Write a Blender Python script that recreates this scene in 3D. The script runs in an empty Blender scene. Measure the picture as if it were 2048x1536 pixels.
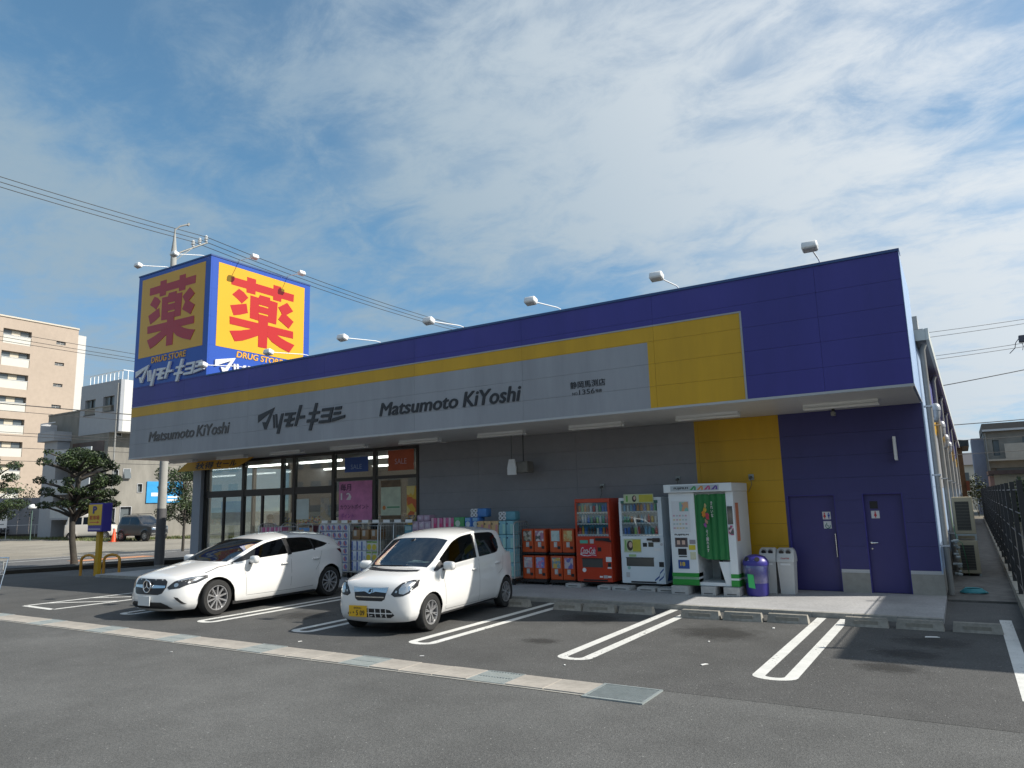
import bpy, bmesh, math, random
from mathutils import Vector, Matrix
from mathutils.bvhtree import BVHTree
rnd = random.Random(7)
SC = bpy.context.scene
C = SC.collection
R = math.radians
# ------------------------------------------------------------------ camera
CAM_YAW, CAM_PITCH, CAM_ROLL, CAM_H = 0.5511, 0.16433, -0.026795, 1.9053
def camera():
    cd = bpy.data.cameras.new('camera'); cd.sensor_width = 36; cd.lens = 1435.2553/2048*36
    cd.clip_end = 2000; cd.clip_start = .05
    o = bpy.data.objects.new('camera', cd); C.objects.link(o); SC.camera = o
    cy, sy, cp, sp = math.cos(CAM_YAW), math.sin(CAM_YAW), math.cos(CAM_PITCH), math.sin(CAM_PITCH)
    f = Vector((-sy*cp, cy*cp, sp)); r = Vector((cy, sy, 0)); u = r.cross(f)
    c, s = math.cos(CAM_ROLL), math.sin(CAM_ROLL)
    r2 = c*r+s*u; u2 = -s*r+c*u
    m = Matrix((r2, u2, -f)).transposed().to_4x4(); m.translation = (0, 0, CAM_H)
    o.matrix_world = m
camera()
# ------------------------------------------------------------------ light
SUN_AZ, SUN_EL = R(21.5), R(38.8)          # azimuth from +X towards +Y
SUN_DIR = Vector((math.cos(SUN_AZ)*math.cos(SUN_EL), math.sin(SUN_AZ)*math.cos(SUN_EL), math.sin(SUN_EL)))
def light():
    ld = bpy.data.lights.new('sun', 'SUN'); ld.energy = 4.9; ld.angle = R(.55); ld.color = (1, .94, .84)
    o = bpy.data.objects.new('sun', ld); C.objects.link(o)
    o.rotation_euler = (-SUN_DIR).to_track_quat('-Z', 'Y').to_euler()
    w = bpy.data.worlds.new('World'); SC.world = w; w.use_nodes = True
    nt = w.node_tree; nt.nodes.clear(); N = nt.nodes.new; L = nt.links.new
    out = N('ShaderNodeOutputWorld'); bg = N('ShaderNodeBackground'); bg.inputs[1].default_value = .08
    sky = N('ShaderNodeTexSky'); sky.sky_type = 'NISHITA'; sky.sun_disc = False
    sky.sun_elevation = SUN_EL; sky.sun_rotation = math.pi/2-SUN_AZ
    sky.air_density = 1.0; sky.dust_density = 0.0; sky.ozone_density = 2.2
    # clouds: view direction projected on a flat layer overhead
    tc = N('ShaderNodeTexCoord'); sep = N('ShaderNodeSeparateXYZ'); L(tc.outputs['Generated'], sep.inputs[0])
    mx = N('ShaderNodeMath'); mx.operation = 'MAXIMUM'; mx.inputs[1].default_value = 0.0; L(sep.outputs['Z'], mx.inputs[0])
    ad = N('ShaderNodeMath'); ad.operation = 'ADD'; ad.inputs[1].default_value = .16; L(mx.outputs[0], ad.inputs[0])
    cmb = N('ShaderNodeCombineXYZ')
    for k in range(2):
        d = N('ShaderNodeMath'); d.operation = 'DIVIDE'; L(sep.outputs[k], d.inputs[0]); L(ad.outputs[0], d.inputs[1]); L(d.outputs[0], cmb.inputs[k])
    def mapped(rot, sc, loc):
        m = N('ShaderNodeMapping'); m.inputs['Rotation'].default_value = (0, 0, rot); m.inputs['Scale'].default_value = sc; m.inputs['Location'].default_value = loc
        L(cmb.outputs[0], m.inputs[0]); return m.outputs[0]
    def noise(vec, scale, det, rough, dist=0):
        n = N('ShaderNodeTexNoise'); n.inputs['Scale'].default_value = scale; n.inputs['Detail'].default_value = det
        n.inputs['Roughness'].default_value = rough; n.inputs['Distortion'].default_value = dist; L(vec, n.inputs['Vector']); return n.outputs[0]
    def ramp(v, a, b, c0=0, c1=1):
        r = N('ShaderNodeMapRange'); r.interpolation_type = 'SMOOTHSTEP'; r.inputs[1].default_value = a; r.inputs[2].default_value = b; r.inputs[3].default_value = c0; r.inputs[4].default_value = c1
        L(v, r.inputs[0]); return r.outputs[0]
    def op(o_, a, b):
        m = N('ShaderNodeMath'); m.operation = o_
        for i, x in enumerate((a, b)):
            if hasattr(x, 'is_linked'): L(x, m.inputs[i])
            else: m.inputs[i].default_value = x
        return m.outputs[0]
    big = noise(mapped(R(35), (.6, .85, 1), (5.5, 3.3, 0)), .8, 3, .5, .3)
    wisp = noise(mapped(R(48), (1.0, 1.7, 1), (1.7, .3, 0)), 1.5, 7, .56, .5)
    puff = noise(mapped(R(25), (1, 1.3, 1), (5, 2, 0)), 5.5, 8, .66, .35)
    dens = op('ADD', op('MULTIPLY', ramp(big, .36, .64), .62), op('ADD', op('MULTIPLY', ramp(wisp, .30, .72), .34), op('MULTIPLY', ramp(puff, .30, .70), .34)))
    dens = ramp(dens, .18, 1.0, .15, .96)
    # thin cloud glows where it lies nearer the sun
    dt = N('ShaderNodeVectorMath'); dt.operation = 'DOT_PRODUCT'; L(tc.outputs['Generated'], dt.inputs[0]); dt.inputs[1].default_value = SUN_DIR
    cc = N('ShaderNodeMixRGB'); L(ramp(dt.outputs['Value'], -.15, .80), cc.inputs[0]); cc.inputs[1].default_value = (3.3, 4.5, 5.5, 1); cc.inputs[2].default_value = (9.0, 9.4, 9.7, 1)
    tint = N('ShaderNodeMixRGB'); tint.blend_type = 'MULTIPLY'; tint.inputs[0].default_value = 1; L(sky.outputs[0], tint.inputs[1]); tm = N('ShaderNodeMixRGB'); L(ramp(sep.outputs['Z'], -.02, .42), tm.inputs[0]); tm.inputs[1].default_value = (.66, .88, 1.2, 1); tm.inputs[2].default_value = (.82, 1.38, 1.46, 1); L(tm.outputs[0], tint.inputs[2])
    mix = N('ShaderNodeMixRGB'); L(dens, mix.inputs[0]); L(tint.outputs[0], mix.inputs[1]); L(cc.outputs[0], mix.inputs[2])
    L(mix.outputs[0], bg.inputs[0]); L(bg.outputs[0], out.inputs[0])
    vs = SC.view_settings; vs.view_transform = 'Standard'; vs.look = 'None'; vs.gamma = 1; vs.exposure = .3; vs.use_curve_mapping = False
    SC.cycles.max_bounces = 8; SC.cycles.transparent_max_bounces = 12; SC.cycles.use_denoising = True
    SC.cycles.caustics_reflective = False; SC.cycles.caustics_refractive = False
light()
# ------------------------------------------------------------------ materials
MATS = {}
def M(name, col=(.5, .5, .5), rough=.6, metal=0, var=0, scale=3, bump=0, bscale=40, coat=0, emit=None, spec=None, stain=0, stscale=.6, detail=5, stretch=None):
    if name in MATS: return MATS[name]
    m = bpy.data.materials.new(name); m.use_nodes = True; nt = m.node_tree; N = nt.nodes.new; L = nt.links.new
    b = nt.nodes['Principled BSDF']; b.inputs['Base Color'].default_value = (*col, 1); b.inputs['Roughness'].default_value = rough; b.inputs['Metallic'].default_value = metal
    if coat: b.inputs['Coat Weight'].default_value = coat; b.inputs['Coat Roughness'].default_value = .03
    if spec is not None: b.inputs['Specular IOR Level'].default_value = spec
    if emit: b.inputs['Emission Color'].default_value = (*emit[0], 1); b.inputs['Emission Strength'].default_value = emit[1]
    if var or stain or bump:
        tc = N('ShaderNodeTexCoord'); src = tc.outputs['Object']
        if stretch:
            mp = N('ShaderNodeMapping'); mp.inputs['Scale'].default_value = stretch; L(src, mp.inputs[0]); src = mp.outputs[0]
        cur = None
        def layer(sc, amt, lo, hi, cur):
            n = N('ShaderNodeTexNoise'); n.inputs['Scale'].default_value = sc; n.inputs['Detail'].default_value = detail; n.inputs['Roughness'].default_value = .65; L(src, n.inputs['Vector'])
            r = N('ShaderNodeMapRange'); r.inputs[1].default_value = lo; r.inputs[2].default_value = hi; r.inputs[3].default_value = 1-amt; r.inputs[4].default_value = 1+amt*.6; L(n.outputs[0], r.inputs[0])
            mm = N('ShaderNodeMixRGB'); mm.blend_type = 'MULTIPLY'; mm.inputs[0].default_value = 1
            if cur is None: mm.inputs[1].default_value = (*col, 1)
            else: L(cur, mm.inputs[1])
            L(r.outputs[0], mm.inputs[2]); return mm.outputs[0]
        if var: cur = layer(scale, var, .3, .7, cur)
        if stain: cur = layer(stscale, stain, .38, .62, cur)
        if cur is not None: L(cur, b.inputs['Base Color'])
        if bump:
            n = N('ShaderNodeTexNoise'); n.inputs['Scale'].default_value = bscale; n.inputs['Detail'].default_value = 4; L(src, n.inputs['Vector'])
            bp = N('ShaderNodeBump'); bp.inputs['Strength'].default_value = bump; bp.inputs['Distance'].default_value = .01; L(n.outputs[0], bp.inputs['Height']); L(bp.outputs[0], b.inputs['Normal'])
    MATS[name] = m; return m
def glass_mat(name, tint, refl=.12, rough=0.0, top=.85):
    m = bpy.data.materials.new(name); m.use_nodes = True; nt = m.node_tree; nt.nodes.clear(); N = nt.nodes.new; L = nt.links.new
    o = N('ShaderNodeOutputMaterial'); t = N('ShaderNodeBsdfTransparent'); t.inputs[0].default_value = (*tint, 1)
    g = N('ShaderNodeBsdfGlossy'); g.inputs['Roughness'].default_value = rough; g.inputs[0].default_value = (.95, .97, 1, 1)
    lw = N('ShaderNodeLayerWeight'); lw.inputs[0].default_value = .25
    r = N('ShaderNodeMapRange'); r.inputs[1].default_value = 0; r.inputs[2].default_value = 1; r.inputs[3].default_value = refl; r.inputs[4].default_value = top; L(lw.outputs['Facing'], r.inputs[0])
    pw = N('ShaderNodeMath'); pw.operation = 'MAXIMUM'; pw.inputs[1].default_value = refl; L(r.outputs[0], pw.inputs[0])
    mx = N('ShaderNodeMixShader'); L(pw.outputs[0], mx.inputs[0]); L(t.outputs[0], mx.inputs[1]); L(g.outputs[0], mx.inputs[2]); L(mx.outputs[0], o.inputs[0])
    MATS[name] = m; return m
def print_mat(name, cols, scale=6, seed=0, stretch=(1, 1, 1), rough=.4):
    """flat printed matter: patches of colour in cells"""
    if name in MATS: return MATS[name]
    m = bpy.data.materials.new(name); m.use_nodes = True; nt = m.node_tree; N = nt.nodes.new; L = nt.links.new
    b = nt.nodes['Principled BSDF']; b.inputs['Roughness'].default_value = rough
    tc = N('ShaderNodeTexCoord'); mp = N('ShaderNodeMapping'); mp.inputs['Location'].default_value = (seed*3.7, seed*1.9, seed*.7); mp.inputs['Scale'].default_value = stretch
    L(tc.outputs['Object'], mp.inputs[0]); v = N('ShaderNodeTexVoronoi'); v.inputs['Scale'].default_value = scale; L(mp.outputs[0], v.inputs['Vector'])
    s = N('ShaderNodeSeparateXYZ'); L(v.outputs['Color'], s.inputs[0])
    r = N('ShaderNodeValToRGB'); r.color_ramp.interpolation = 'CONSTANT'; e = r.color_ramp.elements
    while len(e) > 1: e.remove(e[0])
    e[0].position = 0; e[0].color = (*cols[0], 1)
    for i, c in enumerate(cols[1:], 1): x = e.new(i/len(cols)); x.color = (*c, 1)
    L(s.outputs[0], r.inputs[0]); L(r.outputs[0], b.inputs['Base Color']); MATS[name] = m; return m
# ------------------------------------------------------------------ mesh helpers
class MB:
    def __init__(s): s.v = []; s.f = []; s.m = []
    def add(s, vs, fs, mi=0):
        n = len(s.v); s.v += [tuple(p) for p in vs]; s.f += [tuple(i+n for i in f) for f in fs]; s.m += [mi]*len(fs); return s
    def hexa(s, p, mi=0):        # p: 4 bottom (ccw), 4 top
        return s.add(p, [(3, 2, 1, 0), (4, 5, 6, 7), (0, 1, 5, 4), (1, 2, 6, 5), (2, 3, 7, 6), (3, 0, 4, 7)], mi)
    def box(s, x0, x1, y0, y1, z0, z1, mi=0):
        return s.hexa([(x0, y0, z0), (x1, y0, z0), (x1, y1, z0), (x0, y1, z0), (x0, y0, z1), (x1, y0, z1), (x1, y1, z1), (x0, y1, z1)], mi)
    def prism(s, poly, vec, mi=0, mi2=None):
        n = len(poly); vec = Vector(vec); a = [Vector(p) for p in poly]
        s.add(a+[p+vec for p in a], [tuple(range(n))[::-1]], mi); k = len(s.v)-2*n
        s.f.append(tuple(range(k+n, k+2*n))); s.m.append(mi if mi2 is None else mi2)
        for i in range(n): s.f.append((k+i, k+(i+1) % n, k+n+(i+1) % n, k+n+i)); s.m.append(mi)
        return s
    def tube(s, pts, r, n=8, mi=0, caps=True):
        pts = [Vector(p) for p in pts]; rs = r if isinstance(r, (list, tuple)) else [r]*len(pts); base = len(s.v); up = None
        for i, p in enumerate(pts):
            d = (pts[min(i+1, len(pts)-1)]-pts[max(i-1, 0)]).normalized()
            if up is None:
                a = Vector((0, 0, 1)) if abs(d.z) < .9 else Vector((1, 0, 0)); up = d.cross(a).normalized()
            up = (up-d*up.dot(d)).normalized(); q = d.cross(up)
            for k in range(n):
                t = 2*math.pi*k/n; s.v.append(tuple(p+(up*math.cos(t)+q*math.sin(t))*rs[i]))
        for i in range(len(pts)-1):
            for k in range(n): s.f.append((base+i*n+k, base+i*n+(k+1) % n, base+(i+1)*n+(k+1) % n, base+(i+1)*n+k)); s.m.append(mi)
        if caps:
            s.f.append(tuple(range(base, base+n))[::-1]); s.m.append(mi); e = base+(len(pts)-1)*n; s.f.append(tuple(range(e, e+n))); s.m.append(mi)
        return s
    def cyl(s, p0, p1, r0, r1=None, n=12, mi=0): return s.tube([p0, p1], [r0, r0 if r1 is None else r1], n, mi)
    def lathe(s, prof, o=(0, 0, 0), n=24, mi=0, axis='z', sx=1, sy=1):
        base = len(s.v)
        for r, z in prof:
            for k in range(n):
                t = 2*math.pi*k/n; a, b = r*math.cos(t)*sx, r*math.sin(t)*sy
                s.v.append((o[0]+a, o[1]+b, o[2]+z) if axis == 'z' else (o[0]+a, o[1]+z, o[2]+b))
        for i in range(len(prof)-1):
            for k in range(n):
                q = (base+i*n+k, base+i*n+(k+1) % n, base+(i+1)*n+(k+1) % n, base+(i+1)*n+k); s.f.append(q if axis == 'z' else q[::-1]); s.m.append(mi)
        return s
    def rbox(s, x0, x1, y0, y1, z0, z1, r=.02, mi=0):      # box with chamfered edges
        b = bmesh.new(); bmesh.ops.create_cube(b, size=1)
        for v in b.verts: v.co = Vector(((x0, x1)[v.co.x > 0], (y0, y1)[v.co.y > 0], (z0, z1)[v.co.z > 0]))
        bmesh.ops.bevel(b, geom=b.edges[:], offset=r, segments=2, profile=.5, affect='EDGES')
        b.verts.index_update(); s.add([v.co[:] for v in b.verts], [tuple(v.index for v in f.verts) for f in b.faces], mi); b.free(); return s
    def build(s, name, mats, parent=None, smooth=0, loc=None):
        me = bpy.data.meshes.new(name); me.from_pydata(s.v, [], s.f)
        for m in (mats if isinstance(mats, (list, tuple)) else [mats]): me.materials.append(m)
        if any(s.m): me.polygons.foreach_set('material_index', s.m)
        me.validate()
        if smooth: me.shade_smooth(); me.set_sharp_from_angle(angle=R(smooth))
        return link(name, me, parent, loc)
def link(name, data, parent=None, loc=None):
    o = bpy.data.objects.new(name, data); C.objects.link(o)
    if parent is not None: o.parent = parent
    if loc is not None: o.location = loc
    return o
def tag(o, label=None, cat=None, group=None, kind=None):
    if label: o['label'] = label
    if cat: o['category'] = cat
    if group: o['group'] = group
    if kind: o['kind'] = kind
    return o
def empty(name, loc, label, cat, group=None, rz=0):
    o = link(name, None, None, loc); o.empty_display_size = .2; o.rotation_euler = (0, 0, rz); return tag(o, label, cat, group)
def copy_tree(o, parent=None):
    c = o.copy(); C.objects.link(c); c.parent = parent
    for ch in list(o.children): copy_tree(ch, c)
    return c
ORD = ['first', 'second', 'third', 'fourth', 'fifth', 'sixth', 'seventh', 'eighth', 'ninth', 'tenth', 'eleventh', 'twelfth']
# lettering: a text or polygons laid on a plane through o with axes U (right), V (up), N (outwards)
def frame(o, U, V): U, V = Vector(U).normalized(), Vector(V).normalized(); return Vector(o), U, V, U.cross(V)
def letters(name, body, fr, w, h, mat, parent, bold=.0, shear=0, depth=.004, gap=.002, ch=None):
    cu = bpy.data.curves.new('t', 'FONT'); cu.body = body; cu.shear = shear; cu.resolution_u = 3
    if ch: cu.space_character = ch
    t = bpy.data.objects.new('t', cu); C.objects.link(t); bpy.context.view_layer.update()
    me = bpy.data.meshes.new_from_object(t.evaluated_get(bpy.context.evaluated_depsgraph_get()))
    bpy.data.objects.remove(t); bpy.data.curves.remove(cu)
    b = bmesh.new(); b.from_mesh(me); bpy.data.meshes.remove(me)
    xs = [v.co.x for v in b.verts]; ys = [v.co.y for v in b.verts]; x0, x1, y0, y1 = min(xs), max(xs), min(ys), max(ys)
    o, U, V, N = fr
    if depth > .003:
        g = bmesh.ops.extrude_face_region(b, geom=b.faces[:]); top = [e for e in g['geom'] if isinstance(e, bmesh.types.BMVert)]
        for v in top: v.co.z = 1
    if depth > .003: bmesh.ops.recalc_face_normals(b, faces=b.faces[:])
    b.verts.index_update(); mb = MB(); fs = [tuple(v.index for v in f.verts) for f in b.faces]; bx, bz = bold*1.2, bold*.8
    for i, (dx, dy) in enumerate(((-bx, 0), (bx, 0), (0, -bz), (0, bz), (0, 0)) if bold else ((0, 0),)):   # weight: copies shifted by a hair
        mb.add([o+U*((v.co.x+dx-x0+bx)/(x1-x0+2*bx)*w)+V*((v.co.y+dy-y0+bz)/(y1-y0+2*bz)*h)+N*(gap+(depth+i*.0006 if v.co.z > .5 or depth <= .003 else 0)) for v in b.verts], fs)
    b.free(); return mb.build(name, mat, parent)
def strokes(name, polys, fr, w, h, mat, parent, depth=.01, gap=.002):
    o, U, V, N = fr; mb = MB()
    for i, pl in enumerate(polys):
        p = [o+U*(a/1000*w)+V*(b/1000*h)+N*gap for a, b in pl]
        mb.prism(p, N*(depth+i*.0007))
    return mb.build(name, mat, parent)
KANJI = [[(134,868),(305,869),(303,920),(405,920),(406,869),(610,868),(609,920),(705,920),(707,867),(865,867),(860,769),(709,770),(707,725),(609,723),(608,769),(404,770),(403,725),(302,725),(300,771),(135,772)],[(219,745),(273,718),(325,663),(256,570),(214,608),(149,653)],[(132,517),(306,585),(326,475),(244,431),(171,403)],[(347,703),(439,698),(445,702),(448,410),(348,419)],[(555,738),(574,738),(575,705),(665,701),(654,417),(558,420)],[(439,698),(453,739),(557,738),(559,614),(448,617)],[(447,598),(559,596),(561,514),(446,516)],[(445,496),(560,494),(558,419),(447,410)],[(130,382),(863,376),(865,285),(135,291)],[(447,418),(557,425),(551,86),(450,86)],[(136,208),(250,240),(360,283),(462,345),(455,229),(349,163),(273,121),(193,95)],[(552,241),(610,182),(706,132),(820,94),(884,205),(790,229),(724,254),(665,285),(559,359)],[(780,735),(857,643),(773,574),(866,506),(807,403),(676,490),(718,572),(674,646)]]
LOGO = [[(0,173),(202,222),(183,194),(137,178),(0,112)],[(146,176),(202,222),(108,55),(97,102)],[(54,112),(92,109),(111,50),(82,50)],[(181,163),(200,162),(210,53),(193,52)],[(212,166),(231,165),(246,50),(223,52)],[(283,163),(313,164),(265,1),(231,3)],[(331,165),(458,161),(452,142),(326,142)],[(324,115),(444,118),(439,95),(316,93)],[(341,68),(428,71),(420,51),(339,51)],[(375,142),(414,142),(384,56),(342,56)],[(497,214),(527,212),(467,48),(440,50)],[(497,128),(561,126),(556,104),(486,104)],[(677,214),(705,211),(637,0),(605,2)],[(610,147),(730,146),(722,126),(602,126)],[(586,89),(711,88),(703,65),(580,66)],[(755,162),(877,162),(869,141),(747,140)],[(745,114),(856,113),(848,91),(737,93)],[(723,70),(840,70),(832,49),(715,49)],[(849,162),(877,162),(843,48),(813,48)],[(899,161),(967,162),(959,139),(888,140)],[(883,122),(956,122),(949,102),(875,101)],[(865,76),(1000,92),(995,71),(857,49)]]
# ------------------------------------------------------------------ shared materials
def asphalt_mat(name, col, spk=.35):
    m = bpy.data.materials.new(name); m.use_nodes = True; nt = m.node_tree; N = nt.nodes.new; L = nt.links.new; b = nt.nodes['Principled BSDF']
    tc = N('ShaderNodeTexCoord')
    def nz(sc, det, rg=.6):
        n = N('ShaderNodeTexNoise'); n.inputs['Scale'].default_value = sc; n.inputs['Detail'].default_value = det; n.inputs['Roughness'].default_value = rg; L(tc.outputs['Object'], n.inputs['Vector']); return n.outputs[0]
    def mr(v, a, b_, c, d):
        r = N('ShaderNodeMapRange'); r.inputs[1].default_value = a; r.inputs[2].default_value = b_; r.inputs[3].default_value = c; r.inputs[4].default_value = d; L(v, r.inputs[0]); return r.outputs[0]
    def mul(a, b_):
        x = N('ShaderNodeMixRGB'); x.blend_type = 'MULTIPLY'; x.inputs[0].default_value = 1
        if isinstance(a, tuple): x.inputs[1].default_value = (*a, 1)
        else: L(a, x.inputs[1])
        L(b_, x.inputs[2]); return x.outputs[0]
    v = N('ShaderNodeTexVoronoi'); v.inputs['Scale'].default_value = 95; L(tc.outputs['Object'], v.inputs['Vector'])
    sp = N('ShaderNodeSeparateXYZ'); L(v.outputs['Color'], sp.inputs[0])
    c = mul(col, mr(sp.outputs[0], 0, 1, 1-spk, 1+spk))
    c = mul(c, mr(nz(38, 3), .3, .7, .78, 1.2)); c = mul(c, mr(nz(.35, 5), .35, .65, .84, 1.12)); c = mul(c, mr(nz(1.6, 6, .7), .35, .7, .86, 1.1))
    # rare pale chips
    pc = N('ShaderNodeMixRGB'); L(mr(sp.outputs[1], .996, .998, 0, .5), pc.inputs[0]); L(c, pc.inputs[1]); pc.inputs[2].default_value = (.42, .42, .4, 1)
    L(pc.outputs[0], b.inputs['Base Color']); b.inputs['Roughness'].default_value = .88
    bp = N('ShaderNodeBump'); bp.inputs['Strength'].default_value = .55; bp.inputs['Distance'].default_value = .006; L(v.outputs['Distance'], bp.inputs['Height']); L(bp.outputs[0], b.inputs['Normal'])
    MATS[name] = m; return m
def worn_paint(name, col, lo=.47, hi=.57):
    m = M(name, col, .7, var=.12, scale=5); nt = m.node_tree; N = nt.nodes.new; L = nt.links.new
    tc = N('ShaderNodeTexCoord'); n = N('ShaderNodeTexNoise'); n.inputs['Scale'].default_value = 22; n.inputs['Detail'].default_value = 6; n.inputs['Roughness'].default_value = .7; L(tc.outputs['Object'], n.inputs['Vector'])
    n2 = N('ShaderNodeTexNoise'); n2.inputs['Scale'].default_value = .9; L(tc.outputs['Object'], n2.inputs['Vector'])
    ad = N('ShaderNodeMath'); ad.operation = 'MULTIPLY_ADD'; L(n2.outputs[0], ad.inputs[0]); ad.inputs[1].default_value = .35; L(n.outputs[0], ad.inputs[2])
    r = N('ShaderNodeMapRange'); r.inputs[1].default_value = lo; r.inputs[2].default_value = hi; L(ad.outputs[0], r.inputs[0])
    L(r.outputs[0], nt.nodes['Principled BSDF'].inputs['Alpha']); return m
def stain_mat(name, col):
    m = bpy.data.materials.new(name); m.use_nodes = True; nt = m.node_tree; nt.nodes.clear(); N = nt.nodes.new; L = nt.links.new
    o = N('ShaderNodeOutputMaterial'); t = N('ShaderNodeBsdfTransparent'); d = N('ShaderNodeBsdfPrincipled'); d.inputs['Base Color'].default_value = (*col, 1); d.inputs['Roughness'].default_value = .6
    tc = N('ShaderNodeTexCoord'); n = N('ShaderNodeTexNoise'); n.inputs['Scale'].default_value = 3.5; n.inputs['Detail'].default_value = 5; L(tc.outputs['Object'], n.inputs['Vector'])
    ln = N('ShaderNodeVectorMath'); ln.operation = 'LENGTH'; L(tc.outputs['Object'], ln.inputs[0])
    s = N('ShaderNodeMath'); s.operation = 'MULTIPLY_ADD'; L(n.outputs[0], s.inputs[0]); s.inputs[1].default_value = -.9; L(ln.outputs['Value'], s.inputs[2])
    r = N('ShaderNodeMapRange'); r.interpolation_type = 'SMOOTHSTEP'; r.inputs[1].default_value = .42; r.inputs[2].default_value = -.2; r.inputs[3].default_value = 0; r.inputs[4].default_value = .38; L(s.outputs[0], r.inputs[0])
    mx = N('ShaderNodeMixShader'); L(r.outputs[0], mx.inputs[0]); L(t.outputs[0], mx.inputs[1]); L(d.outputs[0], mx.inputs[2]); L(mx.outputs[0], o.inputs[0]); MATS[name] = m; return m
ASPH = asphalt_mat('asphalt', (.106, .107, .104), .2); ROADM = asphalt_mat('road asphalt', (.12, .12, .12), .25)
WPAINT = worn_paint('worn white paint', (.66, .66, .63)); OPAINT = worn_paint('worn orange paint', (.55, .26, .13), .5, .62)
CONC = M('concrete', (.33, .32, .29), .85, var=.18, scale=9, bump=.3, bscale=60, stain=.15, stscale=1.2)
COVER = M('drain cover concrete', (.37, .34, .30), .85, var=.14, scale=14, bump=.25, bscale=90, stain=.14, stscale=2)
STEEL = M('galvanised steel', (.33, .37, .37), .5, .3, var=.15, scale=8)
DARK = M('black rubber', (.015, .015, .016), .7)
BLK = M('black metal', (.018, .018, .02), .45)
WHITE = M('white enamel', (.78, .79, .79), .35, var=.05, scale=4)
SILV = M('silver trim', (.52, .53, .55), .45, .3)
CHROME = M('chrome', (.8, .8, .8), .15, 1)
def SK(x, y): return x+.0095*(y-16)          # the right-hand side of the plot runs slightly off the facade's normal
# ------------------------------------------------------------------ ground
def sheet(name, x0, x1, y0, y1, z, mat, parent=None):
    return MB().add([(x0, y0, z), (x1, y0, z), (x1, y1, z), (x0, y1, z)], [(0, 1, 2, 3)]).build(name, mat, parent)
GROUND = sheet('ground', -700, 700, -500, 900, -.05, M('earth', (.16, .15, .12), .95, var=.25, scale=.4, bump=.3, bscale=4))
tag(GROUND, 'flat open ground running out to the horizon', 'ground', kind='structure')
LOT = MB().add([(-27.6, -60, 0), (9, -60, 0), (9, 9, 0), (1.0, 9, 0), (1.4, 60, 0), (-.6, 60, 0), (-.6, 22.5, 0), (-21.9, 22.5, 0), (-24.6, 16.3, 0), (-27.4, 12.3, 0)], [tuple(range(10))]).build('parking_lot', ASPH)
tag(LOT, 'grey asphalt car park in front of the drugstore', 'car park', kind='structure')
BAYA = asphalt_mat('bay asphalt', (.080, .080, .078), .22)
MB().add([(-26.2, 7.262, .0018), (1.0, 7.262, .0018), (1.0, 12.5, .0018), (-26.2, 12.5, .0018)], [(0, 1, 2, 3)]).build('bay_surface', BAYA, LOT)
for v, w, mat in ((-2.15, .47, 0), (-4.535, .47, 0), (-6.93, .47, 0), (-9.33, .47, 0), (-11.73, .47, 0), (-14.12, .47, 0)):
    mb = MB(); n = 10; r1 = w/2; r0 = r1-.135; cx = v+r1; yc = 8.09+r1; outer = []; inner = []
    for k in range(n+1):
        t = math.pi+math.pi*k/n; outer.append((cx+r1*math.cos(t), yc+r1*math.sin(t)*.75, .004)); inner.append((cx+r0*math.cos(t), yc+r0*math.sin(t)*.6, .004))
    outer = [(cx-r1, 12.46, .004)]+outer+[(cx+r1, 12.46, .004)]; inner = [(cx-r0, 12.46, .004)]+inner+[(cx+r0, 12.46, .004)]
    mb.add(outer+inner, [(i, i+1, len(outer)+i+1, len(outer)+i) for i in range(len(outer)-1)])
    mb.build('parking_line', WPAINT, LOT)
sheet('parking_line', .26, .41, 8.3, 13.2, .004, WPAINT, LOT)
hm = MB()
def stripe(mb, a, b, w, z=.004):
    a, b = Vector((*a, z)), Vector((*b, z)); n = (b-a).normalized().cross(Vector((0, 0, 1)))*w/2; mb.add([a-n, b-n, b+n, a+n], [(0, 1, 2, 3)])
for a, b in (((-17.4, 8.05), (-16.1, 7.98)), ((-17.4, 8.05), (-17.25, 12.3)), ((-16.1, 7.98), (-15.95, 12.3))): stripe(hm, a, b, .12)
for k in range(5): stripe(hm, (-17.33, 8.5+k*.9), (-16.1, 9.3+k*.9), .1, .0065)
hm.build('hatched_marking', WPAINT, LOT)
STAIN = stain_mat('oil stain', (.03, .028, .025))
for x, y, sx, sy in ((-5.2, 9.05, .42, .30), (-.9, 9.25, .5, .42), (-.75, 10.1, .6, .5), (-3.2, 10.6, .9, .8), (-5.4, 11.1, .8, .8), (-10.3, 9.4, .8, .7), (-9.9, 10.6, .7, .8), (-7.6, 8.9, .6, .5), (-.5, 11.0, .7, .7)):
    o = MB().add([(1.2*math.cos(k*.3142), 1.2*math.sin(k*.3142), 0) for k in range(20)], [tuple(range(20))]).build('oil_stain', STAIN, LOT); o.location = (x, y, .003); o.scale = (sx, sy, 1)
lit = MB()
for x, y, s in ((-2.75, 8.55, .05), (-6.1, 7.55, .03), (-4.2, 7.85, .025), (-.55, 11.35, .09), (-2.55, 11.25, .04), (-8.4, 7.6, .03), (-9.5, 6.3, .02), (-3.1, 9.9, .025)):
    a = rnd.random()*3; u, w = Vector((math.cos(a), math.sin(a), 0))*s, Vector((-math.sin(a), math.cos(a), 0))*s*.45; p = Vector((x, y, .005))
    lit.prism([p-u-w, p+u-w*.6, p+u*.7+w, p-u*.8+w*.7], (0, 0, .006))
tag(lit.build('litter', M('paper scrap', (.7, .7, .68), .8)), 'small scraps of white paper lying on the asphalt', 'litter', kind='stuff')
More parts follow.
